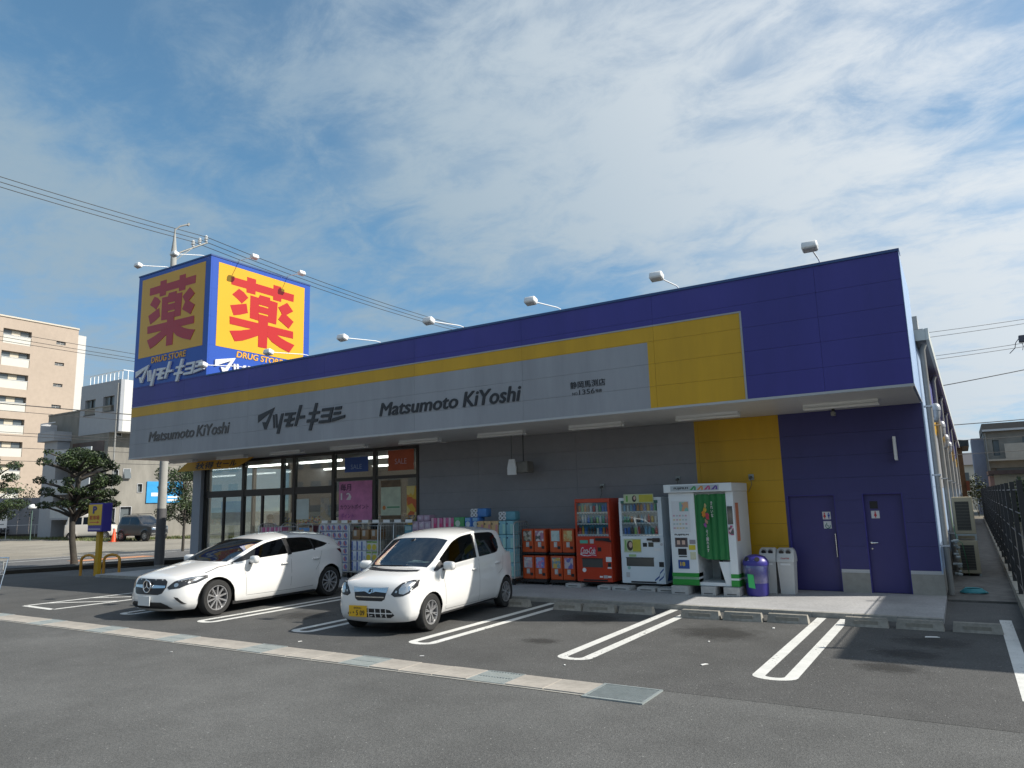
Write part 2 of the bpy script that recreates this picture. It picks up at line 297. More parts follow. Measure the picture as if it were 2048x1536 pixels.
# drain channel: concrete covers with a steel grate every fourth piece
DR = tag(link('drain_channel', None), 'drain of beige concrete covers and steel grates across the car park', 'drain', kind='structure'); DR.location = (0, 7, 0)
def add_local(mb, name, mat, parent, **k): return mb.build(name, mat, parent, **k)
cv = MB().rbox(.004, .481, -.22, .22, -.03, .012, .006).add([], []); g0 = add_local(cv, 'concrete_cover', COVER, DR)
gr = MB().box(0, .5, -.235, -.215, -.03, .012).box(0, .5, .215, .235, -.03, .012).box(0, .02, -.215, .215, -.03, .0105).box(.465, .485, -.215, .215, -.03, .0105)
for k in range(12): gr.box(.03+k*.037, .047+k*.037, -.215, .215, -.025, .010)
gr.box(.02, .465, -.008, .008, -.025, .0115).box(.0, .485, -.22, .22, -.034, -.028, 1)
g1 = add_local(gr, 'steel_grate', [STEEL, DARK], DR)
g0.location = (-3.895, .01, 0); g1.location = (-5.36, .01, 0)
x, k = -4.38, 1
while x > -42:
    if k % 4 == 2:
        o = g1 if k == 2 else g1.copy()
    else: o = g0.copy()
    if o is not g1: C.objects.link(o); o.parent = DR
    o.location = (x, .01+rnd.uniform(-.003, .003), rnd.uniform(-.002, .002)); k += 1; x -= .485
pit = MB().box(-3.41, -2.77, -.31, -.28, -.03, .014).box(-3.41, -2.77, .22, .25, -.03, .014).box(-3.41, -3.385, -.28, .22, -.03, .014).box(-2.795, -2.77, -.28, .22, -.03, .014)
for k in range(15): pit.box(-3.38, -2.8, -.27+k*.033, -.252+k*.033, -.025, .011)
pit.box(-3.4, -2.78, -.3, .24, -.05, -.028, 1); pit.build('steel_grate', [STEEL, DARK], DR)
sheet('kerb_strip', -42, -3.42, -.262, -.225, .005, CONC, DR)
# pavement in front of the shop
PAVE = M('pavement blocks', (.39, .39, .395), .85, var=.22, scale=30, bump=.3, bscale=50, stain=.12, stscale=.9)
pv = MB().box(-22.9, -.43, 12.517, 15.3, -.05, .077)
tag(pv.build('pavement', PAVE), 'raised grey paved walkway along the shop front', 'pavement', kind='structure')
KB = bpy.data.objects['pavement']
for k in range(37):
    o = MB().rbox(0, .594, 0, .10, -.03, .081, .008).build('kerb_stone', CONC, KB) if k == 0 else KB.children[0].copy()
    if k: C.objects.link(o); o.parent = KB
    o.location = (-1.03-k*.6, 12.505, 0)
SL = MB().hexa([(-.42, 15.1, -.04), (SK(.62, 15.1), 15.1, -.04), (SK(.62, 58), 58, -.04), (-.3, 58, -.04), (-.42, 15.1, .035), (SK(.62, 15.1), 15.1, .035), (SK(.62, 58), 58, .035), (-.3, 58, .035)])
tag(SL.build('side_path', M('side concrete', (.13, .125, .115), .9, var=.25, scale=6, bump=.4, bscale=30, stain=.2, stscale=1.5)), 'narrow concrete path between the shop side and the black fence', 'path', kind='structure')
# street on the left
TD = Vector((.19, .98, 0)).normalized(); TN = Vector((TD.y, -TD.x, 0))
def st(x, y, u): return Vector((x, y, 0))+TD*u
def band(name, p, q, u0, u1, z, mat, parent=None):
    a, b, c, d = st(*p, u0), st(*p, u1), st(*q, u1), st(*q, u0)
    mb = MB().add([(v.x, v.y, z) for v in (a, d, c, b)], [(0, 1, 2, 3)]); return mb.build(name, mat, parent)
ROAD = tag(band('road', (-36.3, 16.5), (-26.6, 13.2), -140, 160, -.012, ROADM), 'grey asphalt street running past the car park', 'road', kind='structure')
for (x, y), w in (((-36.1, 17.4), .17), ((-34.3, 17.2), .17)): band('edge_line', (x-w/2, y), (x+w/2, y), -120, 120, -.008, WPAINT, ROAD)
for k in range(-12, 14): band('centre_dash', (-30.5, 15.7), (-30.38, 15.7), k*6.0, k*6.0+3.6, -.008, WPAINT, ROAD)
for k in range(-4, 5): band('orange_marking', (-32.6, 16), (-31.5, 16), k*7.0+.5, k*7.0+3.6, -.007, OPAINT, ROAD)
band('orange_marking', (-28.6, 15), (-27.4, 15), -40, 60, -.008, OPAINT, ROAD)
GRAV = M('gravel', (.29, .265, .22), .95, var=.3, scale=16, bump=.6, bscale=30, stain=.18, stscale=.25)
GL = band('gravel_lot', (-110, 30), (-36.6, 17), -30, 60, -.016, GRAV); tag(GL, 'pale gravel parking plot on the far side of the street', 'gravel lot', kind='structure')
kb = MB()
for k in range(26):
    a = Vector((-28.6, 11.2, 0))+Vector((.32, .95, 0)).normalized()*(k*.6-3); d = Vector((.32, .95, 0)).normalized(); n = Vector((-d.y, d.x, 0))*.09
    b = a+d*.592; o = MB().hexa([(p.x, p.y, z) for z in (-.03, .15) for p in (a-n, b-n, b+n, a+n)]).build('kerb_stone', M('dark kerb', (.10, .10, .10), .9, var=.2, scale=8), LOT)
# wheel stops
WS = M('wheel stop concrete', (.30, .285, .25), .9, var=.22, scale=12, bump=.35, bscale=70, stain=.2, stscale=2.5)
def wheel_stop(x0, x1, y, i, n, bay):
    L_ = x1-x0; mb = MB(); h = .125
    mb.hexa([(-L_/2, -.085, 0), (L_/2, -.085, 0), (L_/2, .085, 0), (-L_/2, .085, 0), (-L_/2+.02, -.045, h), (L_/2-.02, -.045, h), (L_/2-.02, .055, h), (-L_/2+.02, .055, h)])
    mb.box(-L_*.27, L_*.27, -.073, -.05, .035, .088, 1)
    o = mb.build('wheel_stop', [WS, M('reflector recess', (.27, .25, .21), .8, var=.2, scale=15)]); o.location = ((x0+x1)/2, y, .001); o.rotation_euler = (0, 0, rnd.uniform(-.02, .02))
    tag(o, f'{ORD[i]} beige concrete wheel stop from left at {bay}', 'wheel stop', 'wheel stops along the pavement')
def bay_stops(lst, bay):
    for i, (a, b, y) in enumerate(lst): wheel_stop(a, b, y, i, len(lst), bay)
bay_stops(((-14.0, -13.4, 11.85), (-12.95, -12.35, 11.86), (-11.3, -10.75, 11.85)), 'the star badge hatchback')
bay_stops(((-9.2, -8.6, 11.85), (-7.62, -7.02, 11.84)), 'the yellow plate car')
bay_stops(((-6.47, -5.91, 11.8), (-5.88, -5.27, 11.8), (-5.21, -4.6, 11.82)), 'the empty bay before the red vending machine')
bay_stops(((-4.1, -3.47, 11.76), (-3.42, -2.82, 11.78), (-2.76, -2.16, 11.84)), 'the empty bay before the photo booth')
bay_stops(((-1.68, -1.10, 11.93), (-1.01, -.41, 11.95), (-.32, .27, 11.97)), 'the shaded bay beside the fence')
# ------------------------------------------------------------------ the drugstore
YF, XR, ZT, ZB, XL, YW, XT, ZTT, DT = 12.697, -.4547, 5.769, 3.539, -21.794, 15.24, -18.133, 9.42, 3.829
BLUE = M('violet blue panel', (.046, .039, .245), .42, var=.06, scale=2.5, stain=.09, stscale=1.3, stretch=(1, 1, .14), bump=.05, bscale=120)
YEL = M('yellow panel', (.57, .325, .009), .45, var=.06, scale=2.5, stain=.09, stscale=1.3, stretch=(1, 1, .14), bump=.05, bscale=120)
GREY = M('grey panel', (.29, .30, .325), .5, var=.05, scale=6, stain=.09, stscale=1.3, stretch=(1, 1, .14), bump=.06, bscale=160)
WGREY = M('grey wall panel', (.24, .24, .255), .55, var=.06, scale=6, stain=.06, stscale=.6, bump=.06, bscale=160)
SOFF = M('soffit panel', (.66, .65, .62), .4, var=.05, scale=2)
SHOP = empty('drugstore_building', (-11, 15, 0), 'low drugstore with violet, yellow and grey fascia and a corner sign tower', 'shop')
SHOPI = Matrix.Translation((-11, 15, 0)).inverted()
def part(mb, name, mats, parent=None, **k):
    o = mb.build(name, mats, parent or SHOP, **k)
    o.matrix_parent_inverse = SHOPI if (parent in (None, SHOP)) else Matrix.Identity(4); return o
def fix(o, parent=None):
    if o.parent is SHOP: o.matrix_parent_inverse = SHOPI
    return o
def panels(name, owner, y, zs, xs, colour, thick, skip=None):
    """cells of a panelled wall facing -Y: zs and xs are (value, is_joint)"""
    for i in range(len(zs)-1):
        for j in range(len(xs)-1):
            (z0, jz0), (z1, jz1), (x0, jx0), (x1, jx1) = zs[i], zs[i+1], xs[j], xs[j+1]
            if skip and skip((x0+x1)/2, (z0+z1)/2): continue
            g = .0018
            mb = MB().box(x0+(g if jx0 else 0), x1-(g if jx1 else 0), y, y+thick, z0+(g if jz0 else 0), z1-(g if jz1 else 0))
            mb.build(name, colour((x0+x1)/2, (z0+z1)/2), owner)
FA = part(MB().box(XL+.01, XR-.01, YF+.03, YF+.22, ZB+.02, ZT-.02), 'fascia', M('fascia core', (.08, .08, .1), .8))
zj = [(ZB+.045, 0), (3.99, 1), (4.42, 1), (4.841, 0), (4.85, 1), (5.135, 0), (5.275, 1), (ZT-.035, 0)]
xj = [(XL, 0), (-19.15, 1), (XT, 0), (-16.25, 1), (-13.35, 1), (-10.44, 1), (-7.544, 1), (-4.772, 0), (-4.642, 1), (-3.022, 0), (-1.74, 1), (XR, 0)]
def fcol(x, z):
    if z > 5.135 or x > -3.022: return BLUE
    if z > 4.841 or x > -4.772: return YEL
    return GREY
panels('panel', FA, YF, zj, xj, fcol, .028)
part(MB().box(XL-.006, XR+.006, YF-.012, YF+.02, ZB, ZB+.043), 'lower_trim', M('trim grey', (.42, .43, .44), .5), FA)
part(MB().box(XT+.02, XR+.012, YF-.018, YF+.3, ZT-.034, ZT+.012), 'coping', M('blue coping', (.03, .07, .2), .4), FA)
part(MB().box(XL, -2.995, YF-.008, YF+.012, 5.135, 5.163).box(-3.028, -2.995, YF-.0075, YF+.012, ZB+.045, 5.134), 'silver_border', M('border grey', (.33, .34, .36), .5), FA)
part(MB().box(XR-.2, XR, YF+.222, YW, ZB+.02, ZT-.06).box(XR-.004, XR+.004, YF-.01, YF+.222, ZB+.045, ZT-.035), 'end_cheek', M('pale blue side panel', (.30, .42, .62), .4, var=.05, scale=3))
part(MB().box(XR-.002, XR+.01, YF, YW+.02, ZB, ZB+.02).box(XL, XL+.2, YF+.222, YW, ZB+.02, ZT-.06), 'cheek_trim', SILV)
# soffit boards
for k in range(12):
    x0 = XL+.02+k*1.775; part(MB().box(x0, min(x0+1.769, XR-.01), YF+.03, YW+.0, ZB, ZB+.018), 'soffit_board', SOFF)
# lettering on the fascia
BLKL = M('charcoal letters', (.022, .023, .027), .45)
def ff(x, z, y=YF): return frame((x, y, z), (1, 0, 0), (0, 0, 1))
fix(letters('lettering', 'Matsumoto', ff(-11.50, 4.0), 2.30, .315, BLKL, FA, bold=.022, shear=.2, depth=.012))
fix(letters('lettering', 'KiYoshi', ff(-9.08, 3.995), 1.50, .34, BLKL, FA, bold=.022, shear=.2, depth=.012))
fix(letters('lettering', 'Matsumoto', ff(-20.79, 4.02), 2.24, .30, M('faded letters', (.085, .08, .078), .5), FA, bold=.02, shear=.2, depth=.012))
fix(letters('lettering', 'KiYoshi', ff(-18.46, 4.015), 1.48, .325, MATS['faded letters'], FA, bold=.02, shear=.2, depth=.012))
fix(strokes('logo', LOGO, ff(-15.81, 3.846), 3.209, 3.209, BLKL, FA, depth=.012))
fix(letters('lettering', '静岡馬渕店', ff(-6.435, 4.118), .765, .142, BLKL, FA, bold=.012, depth=.004))
fix(letters('lettering', 'NO.', ff(-6.395, 3.985), .13, .06, BLKL, FA, depth=.004)); fix(letters('lettering', '1356', ff(-6.245, 3.985), .34, .10, BLKL, FA, bold=.004, depth=.004)); fix(letters('lettering', '号店', ff(-5.89, 4.0), .14, .06, BLKL, FA, bold=.004, depth=.004))
# sign tower
TB = M('sign film blue', (.02, .075, .38), .3, var=.03, scale=1); TYE = M('sign film yellow', (.68, .365, .012), .3, var=.03, scale=1); TRD = M('sign film red', (.43, .014, .012), .3); TWH = M('sign white', (.66, .67, .69), .35)
TW = part(MB().box(XL+.005, XT-.005, YF+.06, YF+DT-.005, ZB+.1, ZTT-.02), 'sign_tower', TB)
sides = []
zt = [ZT+.012, 6.69, 7.54, 8.39, ZTT-.04]
for i in range(4):
    for j in range(2):
        x0 = XL+j*(XT-XL)/2; MB().box(x0+.001, x0+(XT-XL)/2-.001, YF, YF+.055, zt[i]+.001, zt[i+1]-.001).build('sign_panel', TB, TW)
        y0 = YF+.056+j*(DT-.056)/2; MB().box(XT-.05, XT, y0+.001, y0+(DT-.056)/2-.001, zt[i]+.001, zt[i+1]-.001).build('sign_panel', TB, TW)
        MB().box(XL-.001, XL+.05, y0+.001, y0+(DT-.056)/2-.001, zt[i]+.001, zt[i+1]-.001).build('sign_panel', TB, TW)
MB().box(XL, XT-.0, YF, YF+.055, ZT-.03, ZT+.011).build('sign_panel', BLUE, TW)
MB().box(XL-.015, XT+.015, YF-.015, YF+DT+.01, ZTT-.038, ZTT+.008).build('tower_coping', M('tower cap', (.02, .06, .2), .4), TW)
for nm, fr, w in (('front', frame((XL+.2, YF, 6.69), (1, 0, 0), (0, 0, 1)), 3.22), ('side', frame((XT, YF+.265, 6.69), (0, 1, 0), (0, 0, 1)), 3.319)):
    o, U, V, N = fr
    MB().prism([o, o+U*w, o+U*w+V*2.56, o+V*2.56], N*.006).build('yellow_panel', TYE, TW)
    strokes('kanji', KANJI, (o+N*.006, U, V, N), w, 2.56, TRD, TW, depth=.003, gap=.001)
    letters('lettering', 'DRUG STORE', (o+U*.72+V*(-.235), U, V, N), 1.75, .19, M('sign amber', (.72, .36, .02), .3), TW, bold=.022, shear=.12, depth=.012)
    strokes('logo', LOGO, (o+U*(-.02)+V*(-.96), U, V, N), 3.45, 3.1, TWH, TW, depth=.05)
# main walls
zw = [(.50, 0), (.93, 1), (1.36, 1), (1.79, 1), (2.22, 1), (2.65, 1), (3.08, 1), (ZB-.002, 0)]
WBLUE = M('violet wall panel', (.044, .042, .16), .5, var=.06, scale=3, stain=.08, stscale=1.2, stretch=(1, 1, .2))
def wcol(x, z): return WGREY if x < -4.78 else (YEL if x < -3.03 else WBLUE)
WL = part(MB().box(-12.39, -3.03, YW+.032, YW+.2, .06, ZB).box(-3.03, -2.995, YW+.032, YW+.2, .06, ZB).box(-2.11, -1.63, YW+.032, YW+.2, .06, ZB).box(-.95, XR-.01, YW+.032, YW+.2, .06, ZB).box(-2.995, -.95, YW+.032, YW+.2, 1.91, ZB), 'front_wall', M('wall core', (.07, .07, .09), .8))
def doorhole(x, z): return (-2.995 < x < -2.11 or -1.63 < x < -.95) and z < 1.9
zw2 = [(.50, 0), (.93, 1), (1.36, 1), (1.79, 1), (1.905, 0), (2.22, 1), (2.65, 1), (3.08, 1), (ZB-.002, 0)]
panels('panel', WL, YW, zw2, [(-12.40, 0), (-10.44, 1), (-7.64, 1), (-4.78, 0), (-4.70, 1), (-3.03, 0)], wcol, .03)
panels('panel', WL, YW, zw2, [(-3.03, 0), (-2.995, 0), (-2.11, 0), (-1.63, 0), (-.95, 0), (XR, 0)], wcol, .03, doorhole)
part(MB().box(-12.40, -3.0, YW+.001, YW+.03, .07, .498).box(-2.112, -1.628, YW-.012, YW+.03, .07, .44).box(-.952, XR+.02, YW-.012, YW+.03, .07, .44), 'plinth', M('plinth concrete', (.33, .32, .29), .8, var=.12, scale=8, bump=.2, bscale=60), WL)
part(MB().box(-3.03, -2.997, YW+.001, YW+.03, .07, .499), 'plinth', BLUE, WL)
part(MB().box(-2.112, -1.628, YW-.016, YW+.0, .44, .46).box(-.952, XR+.024, YW-.016, YW+.0, .44, .46).box(-2.112, -1.628, YW, YW+.03, .461, .499).box(-.952, XR, YW, YW+.03, .461, .499), 'plinth_cap', [SILV], WL)
DBL = M('door blue', (.045, .04, .165), .4, var=.05, scale=3)
def door(x0, x1, name):
    d = part(MB().box(x0+.02, x1-.02, YW+.09, YW+.14, .08, 1.89), name, DBL)
    MB().box(x0, x0+.02, YW+.005, YW+.15, .077, 1.908).box(x1-.02, x1, YW+.005, YW+.15, .077, 1.908).box(x0+.02, x1-.02, YW+.005, YW+.15, 1.89, 1.908).build('door_frame', BLUE, d)
    return d
def sign_plate(d, x, z, s): MB().box(x, x+s, YW+.082, YW+.089, z, z+s).build('sign_plate', TWH, d)
def pict(d, x, z, h, mat, skirt):
    y = YW+.0815; mb = MB(); mb.prism([(x+h*.12*math.cos(k*.785), y, z+h*.86+h*.12*math.sin(k*.785)) for k in range(8)], (0, -.002, 0))
    if skirt: mb.prism([(x-h*.1, y, z+h*.7), (x-h*.22, y, z+h*.25), (x-h*.08, y, z+h*.25), (x-h*.08, y, z), (x+h*.08, y, z), (x+h*.08, y, z+h*.25), (x+h*.22, y, z+h*.25), (x+h*.1, y, z+h*.7)], (0, -.002, 0))
    else: mb.prism([(x-h*.17, y, z+h*.7), (x-h*.17, y, z+h*.35), (x-h*.08, y, z+h*.35), (x-h*.08, y, z), (x+h*.08, y, z), (x+h*.08, y, z+h*.35), (x+h*.17, y, z+h*.35), (x+h*.17, y, z+h*.7)], (0, -.002, 0))
    mb.build('pictogram', mat, d)
PRED = M('pictogram red', (.5, .03, .04), .5); PBLU = M('pictogram blue', (.02, .06, .35), .5)
d1 = door(-2.995, -2.11, 'toilet_door'); sign_plate(d1, -2.37, 1.43, .145); pict(d1, -2.335, 1.443, .12, PRED, 1); pict(d1, -2.26, 1.443, .12, PBLU, 0); sign_plate(d1, -2.365, 1.255, .14)
wc = MB(); cx, cz, y = -2.29, 1.305, YW+.0815
for k in range(10):
    a0, a1 = 2.4+k*.42, 2.4+(k+1)*.42; wc.prism([(cx+.04*math.cos(a0), y, cz+.04*math.sin(a0)), (cx+.052*math.cos(a0), y, cz+.052*math.sin(a0)), (cx+.052*math.cos(a1), y, cz+.052*math.sin(a1)), (cx+.04*math.cos(a1), y, cz+.04*math.sin(a1))], (0, -.002, 0))
wc.box(-2.315, -2.302, y-.002, y, 1.305, 1.365).box(-2.315, -2.27, y-.0021, y-.0001, 1.3, 1.312).box(-2.28, -2.268, y-.002, y, 1.265, 1.305).build('pictogram', M('pictogram green', (.02, .16, .12), .5), d1)
MB().cyl((-2.165, YW+.03, .72), (-2.165, YW+.03, 1.16), .014).cyl((-2.165, YW+.03, .76), (-2.165, YW+.09, .76), .01).cyl((-2.165, YW+.03, 1.12), (-2.165, YW+.09, 1.12), .01).build('pull_handle', CHROME, d1, smooth=40)
d2 = door(-1.63, -.95, 'toilet_door'); sign_plate(d2, -1.51, 1.44, .14); pict(d2, -1.44, 1.452, .12, PRED, 1)
MB().box(-1.52, -1.385, YW+.084, YW+.0895, 1.62, 1.76).build('door_window', M('dark pane', (.02, .022, .025), .15), d2)
MB().cyl((-1.55, YW+.05, .99), (-1.55, YW+.09, .99), .02).rbox(-1.56, -1.44, YW+.035, YW+.055, .98, 1.0, .005).cyl((-1.55, YW+.075, .88), (-1.55, YW+.09, .88), .015).build('door_handle', CHROME, d2, smooth=40)
# right side wall, eaves, downpipes
SIDE = M('pale blue side cladding', (.33, .44, .62), .38, var=.05, scale=2, stretch=(1, 1, .3))
def skbox(mb, x0, x1, y0, y1, z0, z1, mi=0):
    return mb.hexa([(SK(x0, y0), y0, z0), (SK(x1, y0), y0, z0), (SK(x1, y1), y1, z0), (SK(x0, y1), y1, z0), (SK(x0, y0), y0, z1), (SK(x1, y0), y0, z1), (SK(x1, y1), y1, z1), (SK(x0, y1), y1, z1)], mi)
SW = part(skbox(MB(), -.62, -.482, YW+.21, 57, .06, 4.9), 'side_wall', M('side core', (.2, .2, .25), .8))
ys = [YW+.205, 17.2, 19.2, 21.2, 23.2, 26, 30, 36, 46, 57]
for i in range(len(ys)-1):
    for z0, z1, mt in ((.45, 2.0, SIDE), (2.0, 3.3, GREY if i > 0 else SIDE), (3.3, 3.75, YEL if i > 1 else SIDE), (3.75, 4.88, BLUE if i > 1 else SIDE)):
        skbox(MB(), -.482, -.447, ys[i]+.004, ys[i+1]-.004, z0+.003, z1-.003).build('panel', mt, SW)
skbox(MB(), -.49, -.44, YW+.205, 57, .05, .448).build('plinth', MATS['plinth concrete'], SW)
part(MB().box(XR-.01, XR+.012, YW-.008, YW+.2, .46, ZB+.02), 'corner_trim', SIDE)
EV = part(skbox(MB(), -.56, -.27, 15.55, 57, 4.77, 4.80), 'eaves', M('eaves board', (.16, .16, .17), .6, var=.1, scale=3))
EV2 = part(skbox(MB(), -.27, -.215, 15.5, 57, 4.76, 4.98).box(-.56, -.271, 15.5, 15.55, 4.76, 4.97), 'gutter', M('pale gutter', (.52, .54, .5), .45, var=.06, scale=3))
part(skbox(MB(), -21.7, -.3, 15.6, 57, 4.985, 5.0), 'roof', M('metal roof', (.3, .3, .3), .5, .3, var=.1, scale=2))
part(MB().box(XL+.01, XL+.15, YW+3.9, 57, .05, 4.98).box(XL+.15, -.7, 56.8, 57, .05, 4.98), 'outer_wall', WGREY)
PIPE = M('grey downpipe', (.27, .27, .26), .45, var=.12, scale=4)
for y in (15.75, 20.4, 25.2, 30.5, 38, 48):
    x = SK(-.36, y); mb = MB().tube([(x, y, .04), (x, y, 4.60), (x+.04, y, 4.72)], .052, 12)
    for z in (.9, 2.2, 3.5): mb.box(x-.09, x+.062, y-.058, y+.058, z, z+.03, 1)
    part(mb, 'downpipe', [PIPE, SILV], smooth=40)
for y, z in ((18.6, 3.62), (21.4, 3.45), (24.3, 3.3), (28, 3.3)):
    x = SK(-.45, y); mb = MB()
    mb.tube([(x, y, z-.12), (x+.1, y, z-.12), (x+.11, y, z-.06), (x+.12, y, z+.08)], [.07, .075, .085, .09], 12)
    mb.lathe([(.1, .08), (.098, .15), (.08, .21), (.04, .24), (.0, .245)], (x+.12, y, z), 12)
    part(mb, 'vent_hood', M('vent steel', (.4, .42, .45), .4, .4), smooth=50)
part(MB().box(-.92, -.46, 18.8, 19.5, 5.0, 5.95), 'roof_box', M('roof cabinet', (.45, .46, .46), .5, var=.08, scale=3))
# ------------------------------------------------------------------ shop front glazing
SG = glass_mat('shop glass', (.78, .82, .82), .06, 0.0, .42)
FRM = M('dark bronze frame', (.016, .015, .015), .35)
PIL = M('pillar grey', (.30, .32, .36), .5, var=.05, scale=3)
part(MB().box(-22.05, -21.62, YW-.12, YW+.3, .07, ZB), 'corner_pillar', PIL)
mx_ = [-21.56, -19.63, -17.8, -17.27, -15.61, -14.0, -12.43]
for i, x in enumerate(mx_): part(MB().box(x-.055, x+.055, YW+.0, YW+.11, .08, ZB-.002), 'mullion', FRM)
for a, b, z0, z1 in ((-21.56, -15.61, 2.34, 2.55), (-15.61, -12.43, 2.66, 2.75), (-21.56, -12.43, .08, .16), (-21.56, -12.43, 3.45, 3.535)):
    for i in range(6):
        l, r = mx_[i]+.056, mx_[i+1]-.056
        if l >= a and r <= b: part(MB().box(l, r, YW+.012, YW+.10, z0, z1), 'transom', FRM)
for i in range(6):
    l, r = mx_[i]+.056, mx_[i+1]-.056; zm = (2.34, 2.55) if i < 4 else (2.66, 2.75)
    for z0, z1 in ((.161, zm[0]-.001), (zm[1]+.001, 3.449)):
        cuts = [l, r]
        if z0 < 1 and i in (0, 1): cuts = [l, (l+r)/2-.04, (l+r)/2+.04, r]
        for k in range(0, len(cuts), 2): part(MB().box(cuts[k], cuts[k+1], YW+.05, YW+.058, z0, z1), 'glass_pane', SG)
        if len(cuts) > 2: part(MB().box(cuts[1], cuts[2], YW+.02, YW+.09, z0, z1), 'mullion', FRM)
for y0, y1 in ((15.55, 17.3), (17.4, 19.1)):
    part(MB().box(-21.73, -21.722, y0, y1, .16, 3.4), 'glass_pane', SG); part(MB().box(-21.78, -21.66, y1, y1+.1, .08, ZB-.002), 'mullion', FRM)
part(MB().box(-21.77, -21.67, 15.541, 19.2, .07, .158).box(-21.77, -21.67, 15.541, 19.2, 3.402, ZB-.002), 'transom', FRM)
# interior
part(MB().box(-21.6, -12.2, YW+.12, 24, .05, .075), 'shop_floor', M('shop floor', (.38, .36, .34), .3, var=.05, scale=2))
part(MB().box(-21.65, -12.2, YW+.21, 24, 3.46, 3.50), 'ceiling', M('ceiling white', (.5, .5, .48), .7))
part(MB().box(-21.6, -12.2, 24, 24.1, .05, 3.5).box(-12.2, -12.1, YW+.21, 24.1, .05, 3.5).box(-21.77, -21.67, 19.2, 24, .05, 3.5), 'inner_wall', M('inner wall', (.36, .33, .28), .7, var=.1, scale=1))
LAMP = M('lit tube', (.9, .9, .9), .4, emit=((1, .97, .9), 5))
for y in (17.0, 20.6):
    for x in (-20.6, -18.0, -15.4, -12.95): part(MB().box(x-.95 if x < -13 else x-.6, x+.95 if x < -13 else x+.6, y-.06, y+.06, 3.40, 3.458), 'ceiling_light', LAMP)
GP = [(.5, .05, .06), (.7, .45, .08), (.75, .74, .7), (.08, .2, .5), (.1, .4, .2), (.7, .3, .4), (.75, .7, .3), (.3, .5, .65)]
GOODS = print_mat('shelf goods', GP, 14, 1, (1, 1, 1.6))
SHM = M('shelf steel', (.6, .6, .58), .5)
k = 0
for x, y0, y1, h, nm in ((-20.9, 17.6, 23, 1.7, 'against the glass side wall'), (-18.9, 18.4, 23, 1.55, 'left of the shop entrance aisle'), (-17.0, 18.4, 23, 1.55, 'straight behind the shop door'), (-15.0, 17.2, 23, 1.6, 'behind the pink poster'), (-13.2, 17.0, 23, 1.7, 'behind the pale green poster')):
    s = empty('goods_shelf', (x, (y0+y1)/2, .075), f'shelf of coloured goods inside the shop {nm}', 'shelf', 'shelves inside the shop')
    d = (y1-y0)/2; MB().box(-.03, .03, -d, d, 0, h).box(-.45, .45, -d, -d+.03, 0, h-.05).build('frame', SHM, s)
    for z in (.1, .48, .86, 1.24):
        MB().box(-.44, .44, -d+.031, d, z, z+.03).build('shelf_board', SHM, s)
        MB().box(-.4, -.04, -d+.06, d-.05, z+.031, z+.3).box(.04, .4, -d+.06, d-.05, z+.031, z+.3).build('packed_goods', GOODS, s)
s = empty('checkout_counter', (-20.2, 16.5, .075), 'yellow fronted counter behind the left shop window', 'counter')
MB().rbox(-.8, .8, -.3, .3, 0, .85, .02).build('body', M('counter yellow', (.62, .42, .05), .5), s); MB().box(-.85, .85, -.34, .34, .851, .89).build('top', M('counter blue', (.06, .07, .3), .5), s)
s = empty('display_table', (-16.6, 16.2, .075), 'low table of pink and brown packets inside the shop doorway', 'display')
MB().box(-.75, .75, -.3, .3, .0, .95).build('body', M('cardboard', (.33, .21, .11), .8, var=.1, scale=5), s); MB().box(-.7, .7, -.28, .28, .951, 1.3).build('packed_goods', print_mat('pink packets', [(.6, .2, .3), (.4, .25, .15), (.7, .6, .6), (.5, .1, .15)], 10, 4), s)
